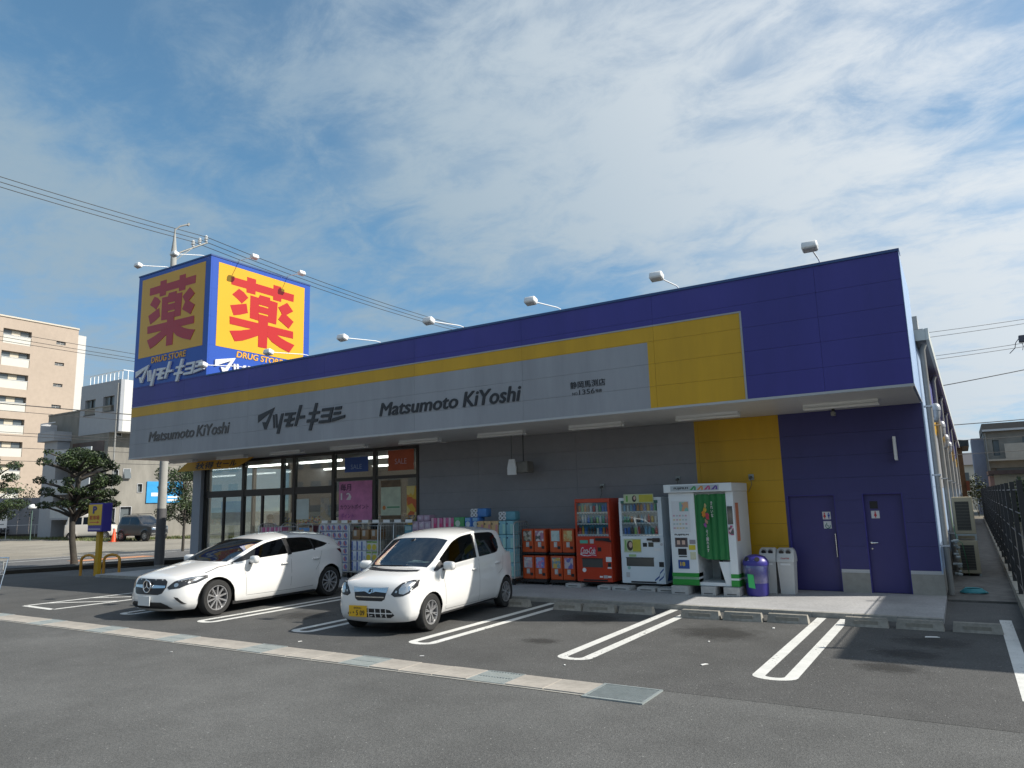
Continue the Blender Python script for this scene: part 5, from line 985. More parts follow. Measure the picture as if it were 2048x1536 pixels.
    th = [2*math.pi*k/16 for k in range(17)]; mb.tube([(XO-P['seats'][0]+.12+.05*math.sin(t), -.36+.17*math.cos(t), zbx+.0+.16*math.sin(t)) for t in th], .016, 6, caps=False); mb.build('cabin', INT, root)
    # wheels
    TY = M('tyre', (.022, .022, .022), .8, var=.2, scale=20); ALU = M('alloy', (.52, .52, .53), .3, .7); WD = M('wheel dark', (.02, .02, .022), .5); r = P['r']; tw = P['tw']
    def wheel():
        rr = r*P['rim']; t = MB().lathe([(rr, -tw*.42), (rr+.01, -tw*.5), (r*.93, -tw*.5), (r*.985, -tw*.40), (r, -tw*.25), (r, tw*.25), (r*.985, tw*.40), (r*.93, tw*.5), (rr+.01, tw*.5), (rr, tw*.42)], (0, 0, 0), 40, axis='y').build('wheel', TY, root, smooth=35)
        m = MB().lathe([(rr, -tw*.4), (rr, tw*.46), (rr*.93, tw*.46), (rr*.9, tw*.3), (rr*.9, -tw*.1)], n=40, axis='y', mi=0); m.lathe([(rr*.95, tw*.02), (0.001, tw*.02)], n=30, axis='y', mi=1)
        m.lathe([(rr*.62, tw*.1), (0.001, tw*.1)], n=30, axis='y', mi=2)
        N_ = P['spokes']
        for k in range(N_):
            a = 2*math.pi*k/N_
            for off in P['split']:
                a1 = a+off; c, s_ = math.cos(a), math.sin(a); c1, s1 = math.cos(a1), math.sin(a1); wi, wo = rr*P['spw'][0], rr*P['spw'][1]
                p0, p1 = Vector((c*rr*.16, 0, s_*rr*.16)), Vector((c1*rr*.94, 0, s1*rr*.94)); tn = Vector((-s1, 0, c1)); y0, y1 = tw*.40, tw*.42
                pts = [p0-tn*wi, p0+tn*wi, p1+tn*wo, p1-tn*wo]
                m.add([(p.x, y, p.z) for y in (y0-.03, y0) for p in pts], [(0, 1, 2, 3), (7, 6, 5, 4), (0, 4, 5, 1), (1, 5, 6, 2), (2, 6, 7, 3), (3, 7, 4, 0)], 0)
        m.lathe([(rr*.2, tw*.3), (rr*.2, tw*.42), (rr*.13, tw*.445), (0.001, tw*.445)], n=20, axis='y', mi=0)
        rim = m.build('rim', [ALU, WD, M('brake disc', (.2, .2, .2), .4, .8)], t, smooth=30); return t
    w0 = wheel()
    for i, (q, sg) in enumerate(((qf, 1), (qf, -1), (qr, 1), (qr, -1))):
        o = w0 if i == 0 else copy_tree(w0, root); o.location = (XO-q, sg*(P['W']/2-tw/2-.012), r); o.rotation_euler = (0, rnd.random()*6, 0) if sg > 0 else (0, rnd.random()*6, math.pi)
    return root, decal, XO
PBK = M('pillar black', (.010, .010, .011), .85)
SEAM = M('panel gap', (.10, .10, .10), .6); BPL = M('black plastic', (.02, .02, .022), .4); LENS = glass_mat('lamp lens', (.75, .78, .8), .16)
PAINT = M('white car paint', (.76, .755, .74), .22, coat=1.0, var=.01, scale=1); HLB = M('lamp bowl', (.5, .52, .54), .18, .9); HLD = M('lamp black', (.03, .032, .036), .2)
def seam(decal, pts, w=.006, parent=None):
    for (a, b), (c, d) in zip(pts, pts[1:]):
        l = math.hypot(c-a, d-b); nx, nz = -(d-b)/l*w/2, (c-a)/l*w/2
        decal('door_gap', [(a-nx, b-nz), (c-nx, d-nz), (c+nx, d+nz), (a+nx, b+nz)], SEAM, 'side', .0012, 3)
def mirror(root, x, y, z, s, mat):
    for sg in (1, -1):
        o = MB().rbox(-.07*s, .06*s, -.115*s, .115*s, -.075*s, .075*s, .05*s).build('door_mirror', mat, root, smooth=60); o.location = (x, sg*(y+.12*s), z); o.rotation_euler = (0, 0, sg*R(-12))
        MB().hexa([(x-.02, sg*(y-.05), z-.09*s), (x+.03, sg*(y-.05), z-.09*s), (x+.03, sg*(y+.06), z-.07*s), (x-.02, sg*(y+.06), z-.07*s), (x-.02, sg*(y-.05), z-.06*s), (x+.03, sg*(y-.05), z-.06*s), (x+.03, sg*(y+.06), z-.04*s), (x-.02, sg*(y+.06), z-.04*s)]).build('mirror_stalk', BPL, root)
def handle(root, x, y, z):
    for sg in (1, -1): MB().rbox(x-.09, x+.09, sg*y-.012, sg*y+.022, z-.014, z+.014, .01).build('door_handle', PAINT, root, smooth=50)
# --- small hatchback with a yellow plate
MI = dict(L=3.395, W=1.475, H=1.50, wb=2.455, fo=.575, r=.279, rim=.655, tw=.155, sill=.20, zf=.17, zre=.24, arch=1.1, pf=3.0, ws=(.32, .40, .39), qc=.245, qdc=.055, qedge=.10, qtail=3.35, qa=.70, qe=3.16, qhead=1.42, qrend=2.98, bow=.16, bulge=.034,
    top=[(.08, .775), (.25, .855), (.48, .915), (.66, .955), (.95, 1.145), (1.2, 1.315), (1.36, 1.405), (1.55, 1.462), (1.95, 1.495), (2.4, 1.50), (2.8, 1.485), (3.0, 1.46), (3.12, 1.33), (3.24, 1.10), (3.36, .98)],
    belt=[(.24, .74), (.5, .815), (.8, .885), (1.2, .925), (2.0, .955), (2.9, .99), (3.34, .99)], wbelt=[(.24, .64), (.5, .685), (.8, .70), (1.4, .703), (2.6, .703), (3.0, .69), (3.34, .65)],
    yr=[(.70, .552), (.9, .605), (1.2, .595), (1.45, .585), (2.0, .59), (2.7, .585), (3.0, .575), (3.16, .575)], zr=[(.70, .868), (.9, 1.00), (1.2, 1.20), (1.42, 1.335), (1.7, 1.405), (2.1, 1.43), (2.6, 1.425), (2.9, 1.40), (3.06, 1.29), (3.16, 1.06)],
    zl=[(.7, .90), (1.0, .935), (1.4, .955), (2.0, .985), (2.6, 1.01), (2.75, 1.03), (2.84, 1.10), (2.95, 1.12), (3.16, 1.05)], zu=[(.7, .86), (.9, .985), (1.2, 1.175), (1.42, 1.30), (1.7, 1.37), (2.1, 1.395), (2.58, 1.39), (2.74, 1.36), (2.84, 1.24), (2.95, 1.14), (3.16, 1.05)],
    nose=[(.17, .10), (.24, .03), (.36, .0), (.5, .0), (.62, .015), (.72, .045), (.785, .10)], tail=[(.24, 3.36), (.4, 3.395), (.6, 3.39), (.8, 3.37), (1.0, 3.35)],
    keys=[.78, 1.36, .98, 1.99, 2.09, 2.84, 3.04], qw0=.76, qw1=1.36, qb0=3.04, qb1=3.15, dlo=[(.98, 1.99), (2.09, 2.84)], seats=[1.35, 2.2], spokes=8, split=(-.10, .10), spw=(.05, .035))
MI = stretch(MI, lambda q: q*1.067, 1.067)
car, dc, XO = make_car(MI, 'small_hatchback', 'small white hatchback with yellow number plate, parked in the middle', 'cars parked in front of the shop', PAINT)
CHR = M('grille chrome', (.62, .63, .64), .18, .9)
dc('headlamp', [(.37, .60), (.43, .565), (.56, .575), (.63, .61), (.665, .70), (.66, .785), (.60, .79), (.51, .76), (.43, .69)], HLD, mirror=True, off=.003); dc('headlamp_reflector', [(.495, .61), (.56, .60), (.62, .635), (.645, .70), (.64, .76), (.59, .77), (.53, .735), (.49, .67)], HLB, mirror=True, off=.007); dc('headlamp_reflector', [(.43, .625), (.46, .62), (.47, .65), (.445, .655)], HLB, mirror=True, off=.007)
dc('grille', [(-.31, .69), (-.27, .53), (-.22, .50), (.22, .50), (.27, .53), (.31, .69)], BPL, off=.003); dc('grille_bar', [(-.32, .70), (-.295, .62), (-.10, .635), (.0, .60), (.10, .635), (.295, .62), (.32, .70), (.2, .69), (-.2, .69)], CHR, off=.008); dc('grille_bar', [(-.26, .565), (.26, .565), (.255, .548), (-.255, .548)], CHR, off=.008)
dc('badge', [(.05*math.cos(k*.524), .645+.042*math.sin(k*.524)) for k in range(12)], CHR, off=.016, sub=1); dc('badge', [(-.028, .62), (.0, .62), (.03, .67), (.0, .67)], HLD, off=.02, sub=0); dc('badge', [(.0, .625), (.028, .628), (.012, .655)], HLD, off=.02, sub=0)
dc('lower_grille', [(-.43, .30), (-.36, .26), (.36, .26), (.43, .30), (.36, .375), (.28, .39), (-.28, .39), (-.36, .375)], BPL, off=.003)
for z in (.325,): dc('grille_bar', [(-.40, z-.008), (.40, z-.008), (.40, z+.008), (-.40, z+.008)], PAINT, off=.007)
for y in (-.02, .1, .2, .29): dc('grille_bar', [(y-.008, .265), (y+.008, .265), (y+.008, .388), (y-.008, .388)], PAINT, off=.0065)
YPL = M('plate yellow', (.72, .42, .02), .45); x = XO+.022
pl = MB().rbox(x-.008, x+.004, -.365, -.035, .265, .43, .004).build('number_plate', YPL, car); fr = frame((x+.004, -.34, .285), (0, 1, 0), (0, 0, 1))
letters('plate_text', '・5 09', frame((x+.004, -.285, .287), (0, 1, 0), (0, 0, 1)), .215, .075, BLKL, pl, bold=.01, depth=.002, gap=.001); letters('plate_text', '静岡583', frame((x+.004, -.27, .38), (0, 1, 0), (0, 0, 1)), .14, .03, BLKL, pl, depth=.002, gap=.001); letters('plate_text', 'を', frame((x+.004, -.345, .305), (0, 1, 0), (0, 0, 1)), .03, .03, BLKL, pl, depth=.002, gap=.001)
seam(dc, [(.98, .28), (.955, .60), (.90, .86)]); seam(dc, [(2.03, .25), (2.05, .95)]); seam(dc, [(.98, .265), (2.03, .245), (2.42, .245)]); seam(dc, [(2.98, .98), (2.9, .72), (2.72, .64)])
dc('window_surround', [(.70, .86), (.97, .925), (.97, 1.02), (.9, .99)], BPL, 'side', .003); dc('window_surround', [(1.99, .99), (2.0, .99), (2.02, 1.36), (1.97, 1.365)], BPL, 'side', .002)
mirror(car, XO-1.0, .70, .94, .92, PAINT); handle(car, XO-2.0, .735, .80); handle(car, XO-2.9, .732, .84)
MB().prism([(XO-.92, .05, .985), (XO-1.06, .05, .985), (XO-1.05, .42, .985), (XO-.93, .36, .985)], (0, 0, .012)).prism([(XO-.98, .1, .998), (XO-1.05, .12, 1.02), (XO-1.03, .3, 1.01)], (0, 0, .003)).build('paper', M('sheet of paper', (.7, .7, .7), .8), car)
MB().box(XO-.72, XO-.705, -.5, .1, .955, .965).build('wiper', BPL, car); dc('cowl', [(.5, .885), (.5, .905), (-.5, .93), (-.5, .905)], BPL, off=.004)
S = 1.0
def put(car, fw, rw, P, S, inset):
    d = Vector((fw[0]-rw[0], fw[1]-rw[1], 0)).normalized(); left = Vector((-d.y, d.x, 0)); mid = Vector(((fw[0]+rw[0])/2, (fw[1]+rw[1])/2, 0)); c = mid-left*(P['W']/2*S-inset); car.location = (c.x, c.y, .004); car.rotation_euler = (0, 0, math.atan2(d.y, d.x)); car.scale = (S, S, S)
put(car, (-7.191, 9.071), (-7.481, 11.675), MI, S, .07)
# --- sporty hatchback with the star badge
ME = dict(L=4.292, W=1.78, H=1.433, wb=2.699, fo=.80, pf=2.15, r=.316, rim=.70, tw=.205, sill=.16, zf=.13, zre=.20, qc=.41, qdc=.34, qedge=.12, qtail=4.22, qa=1.12, qe=3.98, qhead=2.10, qrend=3.62, bow=.20, bulge=.045, crease=(.62, -.02),
    top=[(.10, .725), (.35, .805), (.7, .88), (1.0, .935), (1.1, .96), (1.5, 1.15), (1.85, 1.28), (2.05, 1.335), (2.35, 1.39), (2.8, 1.412), (3.3, 1.402), (3.62, 1.38), (3.82, 1.345), (3.92, 1.20), (4.04, 1.04), (4.22, .96)],
    belt=[(.40, .67), (.7, .75), (1.0, .82), (1.3, .87), (2.0, .925), (2.8, .965), (3.5, 1.015), (4.0, 1.01)], wbelt=[(.40, .74), (.7, .805), (1.1, .83), (1.6, .845), (2.8, .845), (3.4, .84), (3.8, .805), (4.0, .76)],
    yr=[(1.12, .656), (1.4, .69), (1.8, .655), (2.1, .625), (2.6, .615), (3.2, .605), (3.6, .60), (3.98, .62)], zr=[(1.12, .865), (1.4, 1.0), (1.8, 1.175), (2.1, 1.27), (2.5, 1.325), (2.9, 1.332), (3.3, 1.31), (3.6, 1.28), (3.84, 1.22), (3.98, 1.03)],
    zl=[(1.12, .90), (1.45, .935), (2.0, .965), (2.8, 1.005), (3.2, 1.04), (3.45, 1.075), (3.6, 1.115), (3.98, 1.01)], zu=[(1.12, .885), (1.4, .985), (1.8, 1.15), (2.1, 1.24), (2.5, 1.288), (2.9, 1.285), (3.2, 1.245), (3.45, 1.17), (3.6, 1.12), (3.98, 1.01)],
    nose=[(.14, .14), (.22, .03), (.34, .0), (.48, .02), (.60, .05), (.70, .09), (.76, .12)], tail=[(.22, 4.20), (.4, 4.285), (.6, 4.28), (.8, 4.26), (1.0, 4.22)],
    keys=[1.22, 2.05, 1.45, 2.40, 2.50, 3.12, 3.16, 3.55, 3.66, 3.82, 3.97], qw0=1.2, qw1=2.05, qb0=3.82, qb1=3.97, dlo=[(1.45, 2.40), (2.50, 3.12), (3.16, 3.58)], seats=[1.95, 2.8], spokes=10, split=(0,), spw=(.055, .075))
ME = stretch(ME, lambda q: (q if q < 2.2 else 2.2+(q-2.2)*.938)*1.065, 1.065)
c2, dc, XO = make_car(ME, 'sport_hatchback', 'white sporty hatchback with round star badge and black grille', 'cars parked in front of the shop', PAINT)
dc('headlamp', [(.455, .565), (.50, .525), (.66, .545), (.77, .615), (.82, .69), (.80, .735), (.68, .715), (.55, .66)], HLD, mirror=True, off=.003); dc('headlamp_reflector', [(.60+.034*math.cos(k*.6283), .60+.034*math.sin(k*.6283)) for k in range(10)], HLB, mirror=True, off=.007); dc('headlamp_reflector', [(.60, .68), (.75, .72), (.79, .705), (.755, .65), (.74, .66), (.755, .695), (.61, .66)], HLB, mirror=True, off=.007)
dc('grille', [(-.43, .66), (-.44, .56), (-.38, .46), (-.30, .435), (.30, .435), (.38, .46), (.44, .56), (.43, .66), (.36, .70), (-.36, .70)], BPL, off=.003)
for z in (.575,): dc('grille_bar', [(-.42, z-.022), (-.1, z-.03), (.1, z-.03), (.42, z-.022), (.42, z+.016), (.1, z+.026), (-.1, z+.026), (-.42, z+.016)], CHR, off=.009)
ring = [(.105*math.cos(k*.2618), .575+.105*math.sin(k*.2618)) for k in range(25)]; xb = XO-.022; bd = MB().tube([(xb, a, b) for a, b in ring], .011, 8, caps=False)
for k in range(3): a = math.pi/2+k*2.0944; bd.cyl((xb, 0, .575), (xb, .1*math.cos(a), .575+.1*math.sin(a)), .013, .004, n=6)
bd.build('star_badge', CHROME, c2, smooth=60); MB().cyl((xb-.03, 0, .575), (xb-.012, 0, .575), .10, n=24).build('badge_disc', HLD, c2)
dc('lower_grille', [(-.56, .20), (.56, .20), (.50, .26), (.38, .31), (-.38, .31), (-.50, .26)], BPL, off=.012, sub=4); dc('bumper_vent', [(.60, .40), (.66, .385), (.75, .27), (.70, .28)], BPL, mirror=True, off=.012, sub=4)
x = XO+.022; pl = MB().rbox(x-.012, x+.004, -.165, .165, .245, .41, .004).build('number_plate', M('plate white', (.66, .68, .68), .45), c2)
seam(dc, [(1.40, .30), (1.38, .62), (1.33, .875)]); seam(dc, [(2.46, .27), (2.47, .94)]); seam(dc, [(1.40, .285), (2.46, .27), (3.1, .28)]); seam(dc, [(3.35, .98), (3.25, .72), (3.14, .60)]); seam(dc, [(.62, .765), (.9, .845), (1.2, .885)], .008)
dc('window_surround', [(1.15, .895), (1.44, .93), (1.44, 1.02), (1.36, .99)], BPL, 'side', .003); dc('window_surround', [(2.395, .955), (2.505, .965), (2.505, 1.295), (2.395, 1.29)], PBK, 'side', .007); dc('window_surround', [(3.12, 1.0), (3.165, 1.01), (3.165, 1.25), (3.12, 1.255)], PBK, 'side', .006)
dc('tail_lamp', [(3.84, .985), (4.05, .86), (4.08, .90), (3.98, .985)], M('tail red', (.10, .01, .012), .2), 'side', .004); dc('fuel_flap', [(3.62+.085*math.cos(k*.524), .83+.085*math.sin(k*.524)) for k in range(12)], PAINT, 'side', .0022)
mirror(c2, XO-1.58, .845, .94, 1.0, PAINT); handle(c2, XO-2.43, .892, .80); handle(c2, XO-3.3, .885, .83)
dc('cowl', [(.6, .925), (.6, .95), (-.6, .975), (-.6, .955)], BPL, off=.004)
put(c2, (-11.982, 8.793), (-12.083, 11.688), ME, 1.01, .08)
# --- cars across the street
KV = dict(L=3.4, W=1.475, H=1.88, wb=2.2, fo=.62, r=.28, rim=.62, tw=.15, sill=.26, zf=.26, zre=.3, qc=.22, qdc=.14, qedge=.10, qtail=3.36, qa=.30, qe=3.24, qhead=.85, qrend=3.1, bow=.08, bulge=.02,
    top=[(.06, .93), (.2, 1.0), (.3, 1.08), (.6, 1.5), (.8, 1.76), (1.0, 1.84), (2.0, 1.88), (2.9, 1.86), (3.1, 1.80), (3.25, 1.2), (3.36, 1.1)], belt=[(.2, .92), (.5, 1.02), (1, 1.05), (3.3, 1.06)], wbelt=[(.2, .66), (.5, .70), (3.0, .71), (3.26, .68)],
    yr=[(.30, .55), (.6, .66), (.9, .64), (3.0, .64), (3.24, .60)], zr=[(.30, .99), (.6, 1.40), (.85, 1.66), (1.1, 1.75), (2.9, 1.75), (3.1, 1.6), (3.24, 1.1)], zl=[(.3, 1.0), (.6, 1.08), (1, 1.1), (3.1, 1.1), (3.24, 1.1)], zu=[(.3, 1.0), (.6, 1.36), (.85, 1.58), (1.1, 1.62), (2.9, 1.62), (3.1, 1.5), (3.24, 1.1)],
    nose=[(.26, .06), (.4, .0), (.7, .0), (1.0, .06)], tail=[(.3, 3.38), (.6, 3.4), (1.1, 3.37)], keys=[.36, .82, .55, 1.3, 1.38, 2.1, 2.2, 3.0, 3.1, 3.22], qw0=.34, qw1=.82, qb0=3.1, qb1=3.22, dlo=[(.55, 1.3), (1.38, 2.1), (2.2, 3.0)], seats=[1.0, 1.9], spokes=8, split=(0,), spw=(.06, .06))
van, dc, XO = make_car(KV, 'minivan', 'old cream white van parked beside the concrete building', 'cars on the gravel lot', M('cream paint', (.58, .55, .5), .4, coat=.3, var=.05, scale=2)); dc('headlamp', [(.45, .62), (.62, .62), (.62, .76), (.45, .76)], HLB, mirror=True); dc('bumper', [(-.68, .36), (.68, .36), (.68, .48), (-.68, .48)], BPL, off=.01)
van.location = (-57.6, 31.0, -.014); van.scale = (1.06,)*3; van.rotation_euler = (0, 0, math.atan2(.87, .49)+R(-18))
KS = dict(L=3.4, W=1.475, H=1.70, wb=2.2, fo=.62, r=.34, arch=1.1, rim=.56, tw=.19, sill=.36, zf=.36, zre=.36, qc=.24, qdc=.16, qedge=.10, qtail=3.3, qa=1.0, qe=3.2, qhead=1.48, qrend=3.05, bow=.08, bulge=.02,
    top=[(.08, .92), (.3, .98), (.9, 1.04), (1.0, 1.07), (1.25, 1.38), (1.45, 1.61), (1.65, 1.67), (2.4, 1.70), (3.0, 1.67), (3.1, 1.55), (3.2, 1.15), (3.32, 1.08)], belt=[(.2, .92), (.6, .98), (1.1, 1.03), (3.2, 1.06)], wbelt=[(.2, .64), (.5, .68), (3.0, .70), (3.2, .67)],
    yr=[(1.0, .54), (1.2, .63), (1.5, .60), (3.0, .60), (3.2, .58)], zr=[(1.0, 1.03), (1.25, 1.32), (1.48, 1.52), (1.7, 1.58), (2.9, 1.58), (3.1, 1.4), (3.2, 1.1)], zl=[(1.0, 1.03), (1.2, 1.06), (3.0, 1.1), (3.2, 1.1)], zu=[(1.0, 1.03), (1.25, 1.28), (1.48, 1.46), (1.7, 1.5), (2.9, 1.5), (3.1, 1.35), (3.2, 1.1)],
    nose=[(.36, .06), (.5, .0), (.8, .02), (.95, .08)], tail=[(.36, 3.3), (.6, 3.34), (1.1, 3.3)], keys=[1.06, 1.44, 1.25, 2.05, 2.15, 2.9, 3.1, 3.18], qw0=1.05, qw1=1.45, qb0=3.1, qb1=3.18, dlo=[(1.25, 2.05), (2.15, 2.9)], seats=[1.5, 2.2], spokes=6, split=(0,), spw=(.09, .09))
suv, dc, XO = make_car(KS, 'small_suv', 'dark grey small off-roader parked by the concrete building', 'cars on the gravel lot', M('charcoal paint', (.025, .027, .032), .35, coat=.6)); dc('headlamp', [(.36, .72), (.58, .72), (.60, .85), (.36, .85)], HLB, mirror=True); dc('grille', [(-.3, .72), (.3, .72), (.3, .85), (-.3, .85)], CHR, off=.008); dc('bumper', [(-.6, .42), (.6, .42), (.6, .52), (-.6, .52)], HLB, off=.012)
for sg in (1, -1): MB().tube([(XO-1.5, sg*.5, 1.66), (XO-1.55, sg*.5, 1.74), (XO-2.9, sg*.5, 1.74), (XO-2.95, sg*.5, 1.68)], .018, 6).build('roof_rail', BPL, suv)
suv.location = (-49.0, 29.85, -.014); suv.scale = (1.07,)*3; suv.rotation_euler = (0, 0, R(7))
# ------------------------------------------------------------------ car-park sign, hoops, trolley
t = empty('parking_sign', (-23.4, 12.85, 0), 'yellow post carrying a violet box with a yellow parking sign', 'sign')
MB().box(-.09, .09, -.06, .06, 0, 1.37).build('post', M('post yellow', (.55, .33, .02), .5, var=.12, scale=4), t)
sb = MB().rbox(-.40, .40, -.16, .16, 1.36, 2.25, .02).build('sign_box', M('sign violet', (.05, .04, .27), .45), t); sb.location = (-.05, .0, 0)
sp = MB().rbox(-.38, .38, -.175, -.161, 1.56, 2.21, .004).build('sign_face', M('face yellow', (.65, .43, .02), .45), sb)
letters('print', 'P', frame((-.12, -.176, 1.92), (1, 0, 0), (0, 0, 1)), .24, .24, M('print navy', (.03, .03, .2), .5), sb, bold=.05, depth=.003); letters('print', '駐車場', frame((-.28, -.176, 1.73), (1, 0, 0), (0, 0, 1)), .56, .14, M('print red', (.5, .08, .03), .5), sb, bold=.02, depth=.003)
MB().box(-.26, .26, -.1775, -.1765, 1.64, 1.665).prism([(.16, -.1765, 1.61), (.30, -.1765, 1.652), (.16, -.1765, 1.695)], (0, -.0015, 0)).build('arrow', MATS['print red'], sb); MB().box(-.34, .34, -.163, -.1605, 1.42, 1.46).build('print', M('small print', (.35, .35, .5), .5), sb)
HO = M('hoop orange', (.50, .25, .03), .5, var=.15, scale=5)
for (a, b), nm in ((((-23.95, 12.62), (-23.55, 12.85)), 'left'), (((-23.3, 12.98), (-22.9, 13.25)), 'right')):
    a, b = Vector((*a, 0)), Vector((*b, 0)); d = b-a; o = MB(); pts = [a, a+Vector((0, 0, .48))]+[a+d*(.5-.5*math.cos(math.pi*k/6))+Vector((0, 0, .48+.15*math.sin(math.pi*k/6))) for k in range(1, 6)]+[b+Vector((0, 0, .48)), b]
    m = (a+b)/2; ob_ = MB().tube([p-m for p in pts], .042, 10).build('barrier_hoop', HO, smooth=60); ob_.location = m; tag(ob_, f'orange steel hoop on the {nm} side of the parking sign post', 'barrier', 'hoops guarding the parking sign')
tr = empty('shopping_trolley', (-18.25, 7.5, 0), 'chrome shopping trolley at the left edge of the picture', 'trolley', rz=R(10))
for s in (-1, 1): MB().tube([(s*.24, -.3, .1), (s*.24, .25, .16), (s*.24, .32, .5), (s*.24, .42, .98)], .014, 8).tube([(s*.24, -.35, .62), (s*.24, .36, .66)], .01, 8).build('side_frame', CHROME, tr, smooth=60)
MB().tube([(-.24, .42, .98), (-.22, .44, 1.0), (.22, .44, 1.0), (.24, .42, .98)], .017, 8).build('handle', CHROME, tr, smooth=60)
bk = MB()
for k in range(9): z = .66+.03*k; bk.tube([(-.25, -.4, z), (.25, -.4, z), (.25, .34, z), (-.25, .34, z), (-.25, -.4, z)], .004, 5)
for k in range(11): x = -.25+.05*k; bk.cyl((x, -.4, .66), (x, -.4, .9), .004, n=5).cyl((x, .34, .66), (x, .34, .9), .004, n=5).cyl((x, -.4, .66), (x, .34, .66), .004, n=5)
for k in range(13): y = -.36+.056*k; bk.cyl((-.25, y, .66), (-.25, y, .9), .004, n=5).cyl((.25, y, .66), (.25, y, .9), .004, n=5)
bk.build('basket', CHROME, tr); MB().box(-.2, .2, .35, .36, .7, .93).build('info_board', M('trolley board', (.5, .5, .44), .5), tr); MB().rbox(-.22, .22, -.3, .3, .35, .52, .02).build('lower_tray', M('tray dark', (.06, .05, .09), .5), tr)
for x in (-.22, .22):
    for y in (-.28, .26): MB().cyl((x-.015, y, .055), (x+.015, y, .055), .055, n=16).box(x-.02, x+.02, y-.012, y+.012, .06, .15).build('wheel', DARK, tr)
# ------------------------------------------------------------------ trees
def leaf_cloud(name, blobs, n, size, cols, parent, seed, flat_=.5):
    r_ = random.Random(seed); mb = MB(); tot = sum(b[3]*b[4]*b[5] for b in blobs)
    for (x, y, z, rx, ry, rz) in blobs:
        c = max(12, int(n*rx*ry*rz/tot))
        for _ in range(c):
            while True:
                a, b, d = r_.uniform(-1, 1), r_.uniform(-1, 1), r_.uniform(-1, 1); l = a*a+b*b+d*d
                if .18 < l < 1: break
            p = Vector((x+a*rx, y+b*ry, z+d*rz)); nrm = Vector((a*.6+r_.uniform(-.8, .8), b*.6+r_.uniform(-.8, .8), d*.5+r_.uniform(-.5, 1))).normalized()
            u = nrm.cross(Vector((r_.uniform(-1, 1), r_.uniform(-1, 1), r_.uniform(-1, 1)))).normalized(); w = nrm.cross(u); s = size*r_.uniform(.6, 1.3)
            mb.add([p-u*s, p+w*s*flat_, p+u*s, p-w*s*flat_], [(0, 1, 2, 3)], r_.randrange(len(cols)))
    o = mb.build(name, cols, parent); return o
def leafm(n, c):
    m = M(n, c, .55, var=.25, scale=1.5); b = m.node_tree.nodes['Principled BSDF']; b.inputs['Transmission Weight'].default_value = 0; b.inputs['Subsurface Weight'].default_value = 0; return m
LV = [leafm('leaf dark', (.018, .034, .012)), leafm('leaf mid', (.03, .055, .016)), leafm('leaf light', (.055, .085, .025))]
BARK = M('bark', (.055, .05, .042), .9, var=.3, scale=6, bump=.6, bscale=14)
def limb_tree(name, loc, label, group, trunk, limbs, blobs, n, size, seed):
    t = empty(name, loc, label, 'tree', group); mb = MB().tube([p[:3] for p in trunk], [p[3] for p in trunk], 12)
    for l in limbs: mb.tube([p[:3] for p in l], [p[3] for p in l], 7)
    mb.build('trunk', BARK, t, smooth=60); leaf_cloud('crown', blobs, n, size, LV, t, seed); return t
# pruned evergreen with tiers of foliage; lateral axis = image right direction there
ax = Vector((.52, .85, 0))
def at(u, z, v=0): return (ax.x*u-ax.y*v, ax.y*u+ax.x*v, z)
TZ = 4.4/4.52
limbs = []; blobs = []
def pad(u, z, ru, rz, v=0, fork=None):
    z = 1.41+.70*z; rz *= .8; x, y, zz = at(u, z, v); blobs.append((x, y, z, ru*.62, ru*.66, rz*.85)); f = fork or max(1.5, z-.5); limbs.append([(*at(0, f), .06), (*at(u*.5, (f+z)/2+.02, v*.5), .045), (x, y, z-rz*.3, .02)])
for a in ((.0, 3.95, .78, .42), (.55, 3.75, .75, .45), (-.35, 3.6, .6, .42), (.15, 3.3, .75, .4), (.95, 3.45, .5, .3), (1.25, 3.25, .3, .2), (-.95, 4.05, .3, .16), (-1.15, 3.55, .34, .24), (-1.15, 2.55, .36, .24), (-.25, 2.5, .45, .28), (1.1, 2.55, .7, .36), (.75, 2.3, .5, .25), (-1.0, 1.95, .4, .28), (-.3, 2.05, .5, .22), (.3, 1.9, .65, .28), (1.1, 1.85, .55, .24), (-1.0, 1.25, .45, .2), (-.3, 1.3, .5, .22), (.5, 1.3, .55, .24), (1.15, 1.25, .6, .24), (.35, 1.05, .5, .18), (1.05, 1.5, .4, .18)):
    pad(*a, v=rnd.uniform(-.35, .35)); pad(a[0]*.75, a[1]+rnd.uniform(-.08, .08), a[2]*.6, a[3]*.8, v=rnd.choice((-1, 1))*rnd.uniform(.5, .9))
limb_tree('pruned_evergreen', (-28.5, 14.65, 0), 'dark pruned evergreen tree with tiered foliage at the car park edge', None, [(*at(.12, -.02), .15), (*at(.08, .3), .115), (*at(-.02, 1.0), .105), (*at(-.06, 1.7), .10), (*at(-.05, 2.3), .09), (*at(.05, 3.1), .085), (*at(.1, 4.0), .05)], limbs, blobs, 13000, .05, 3)
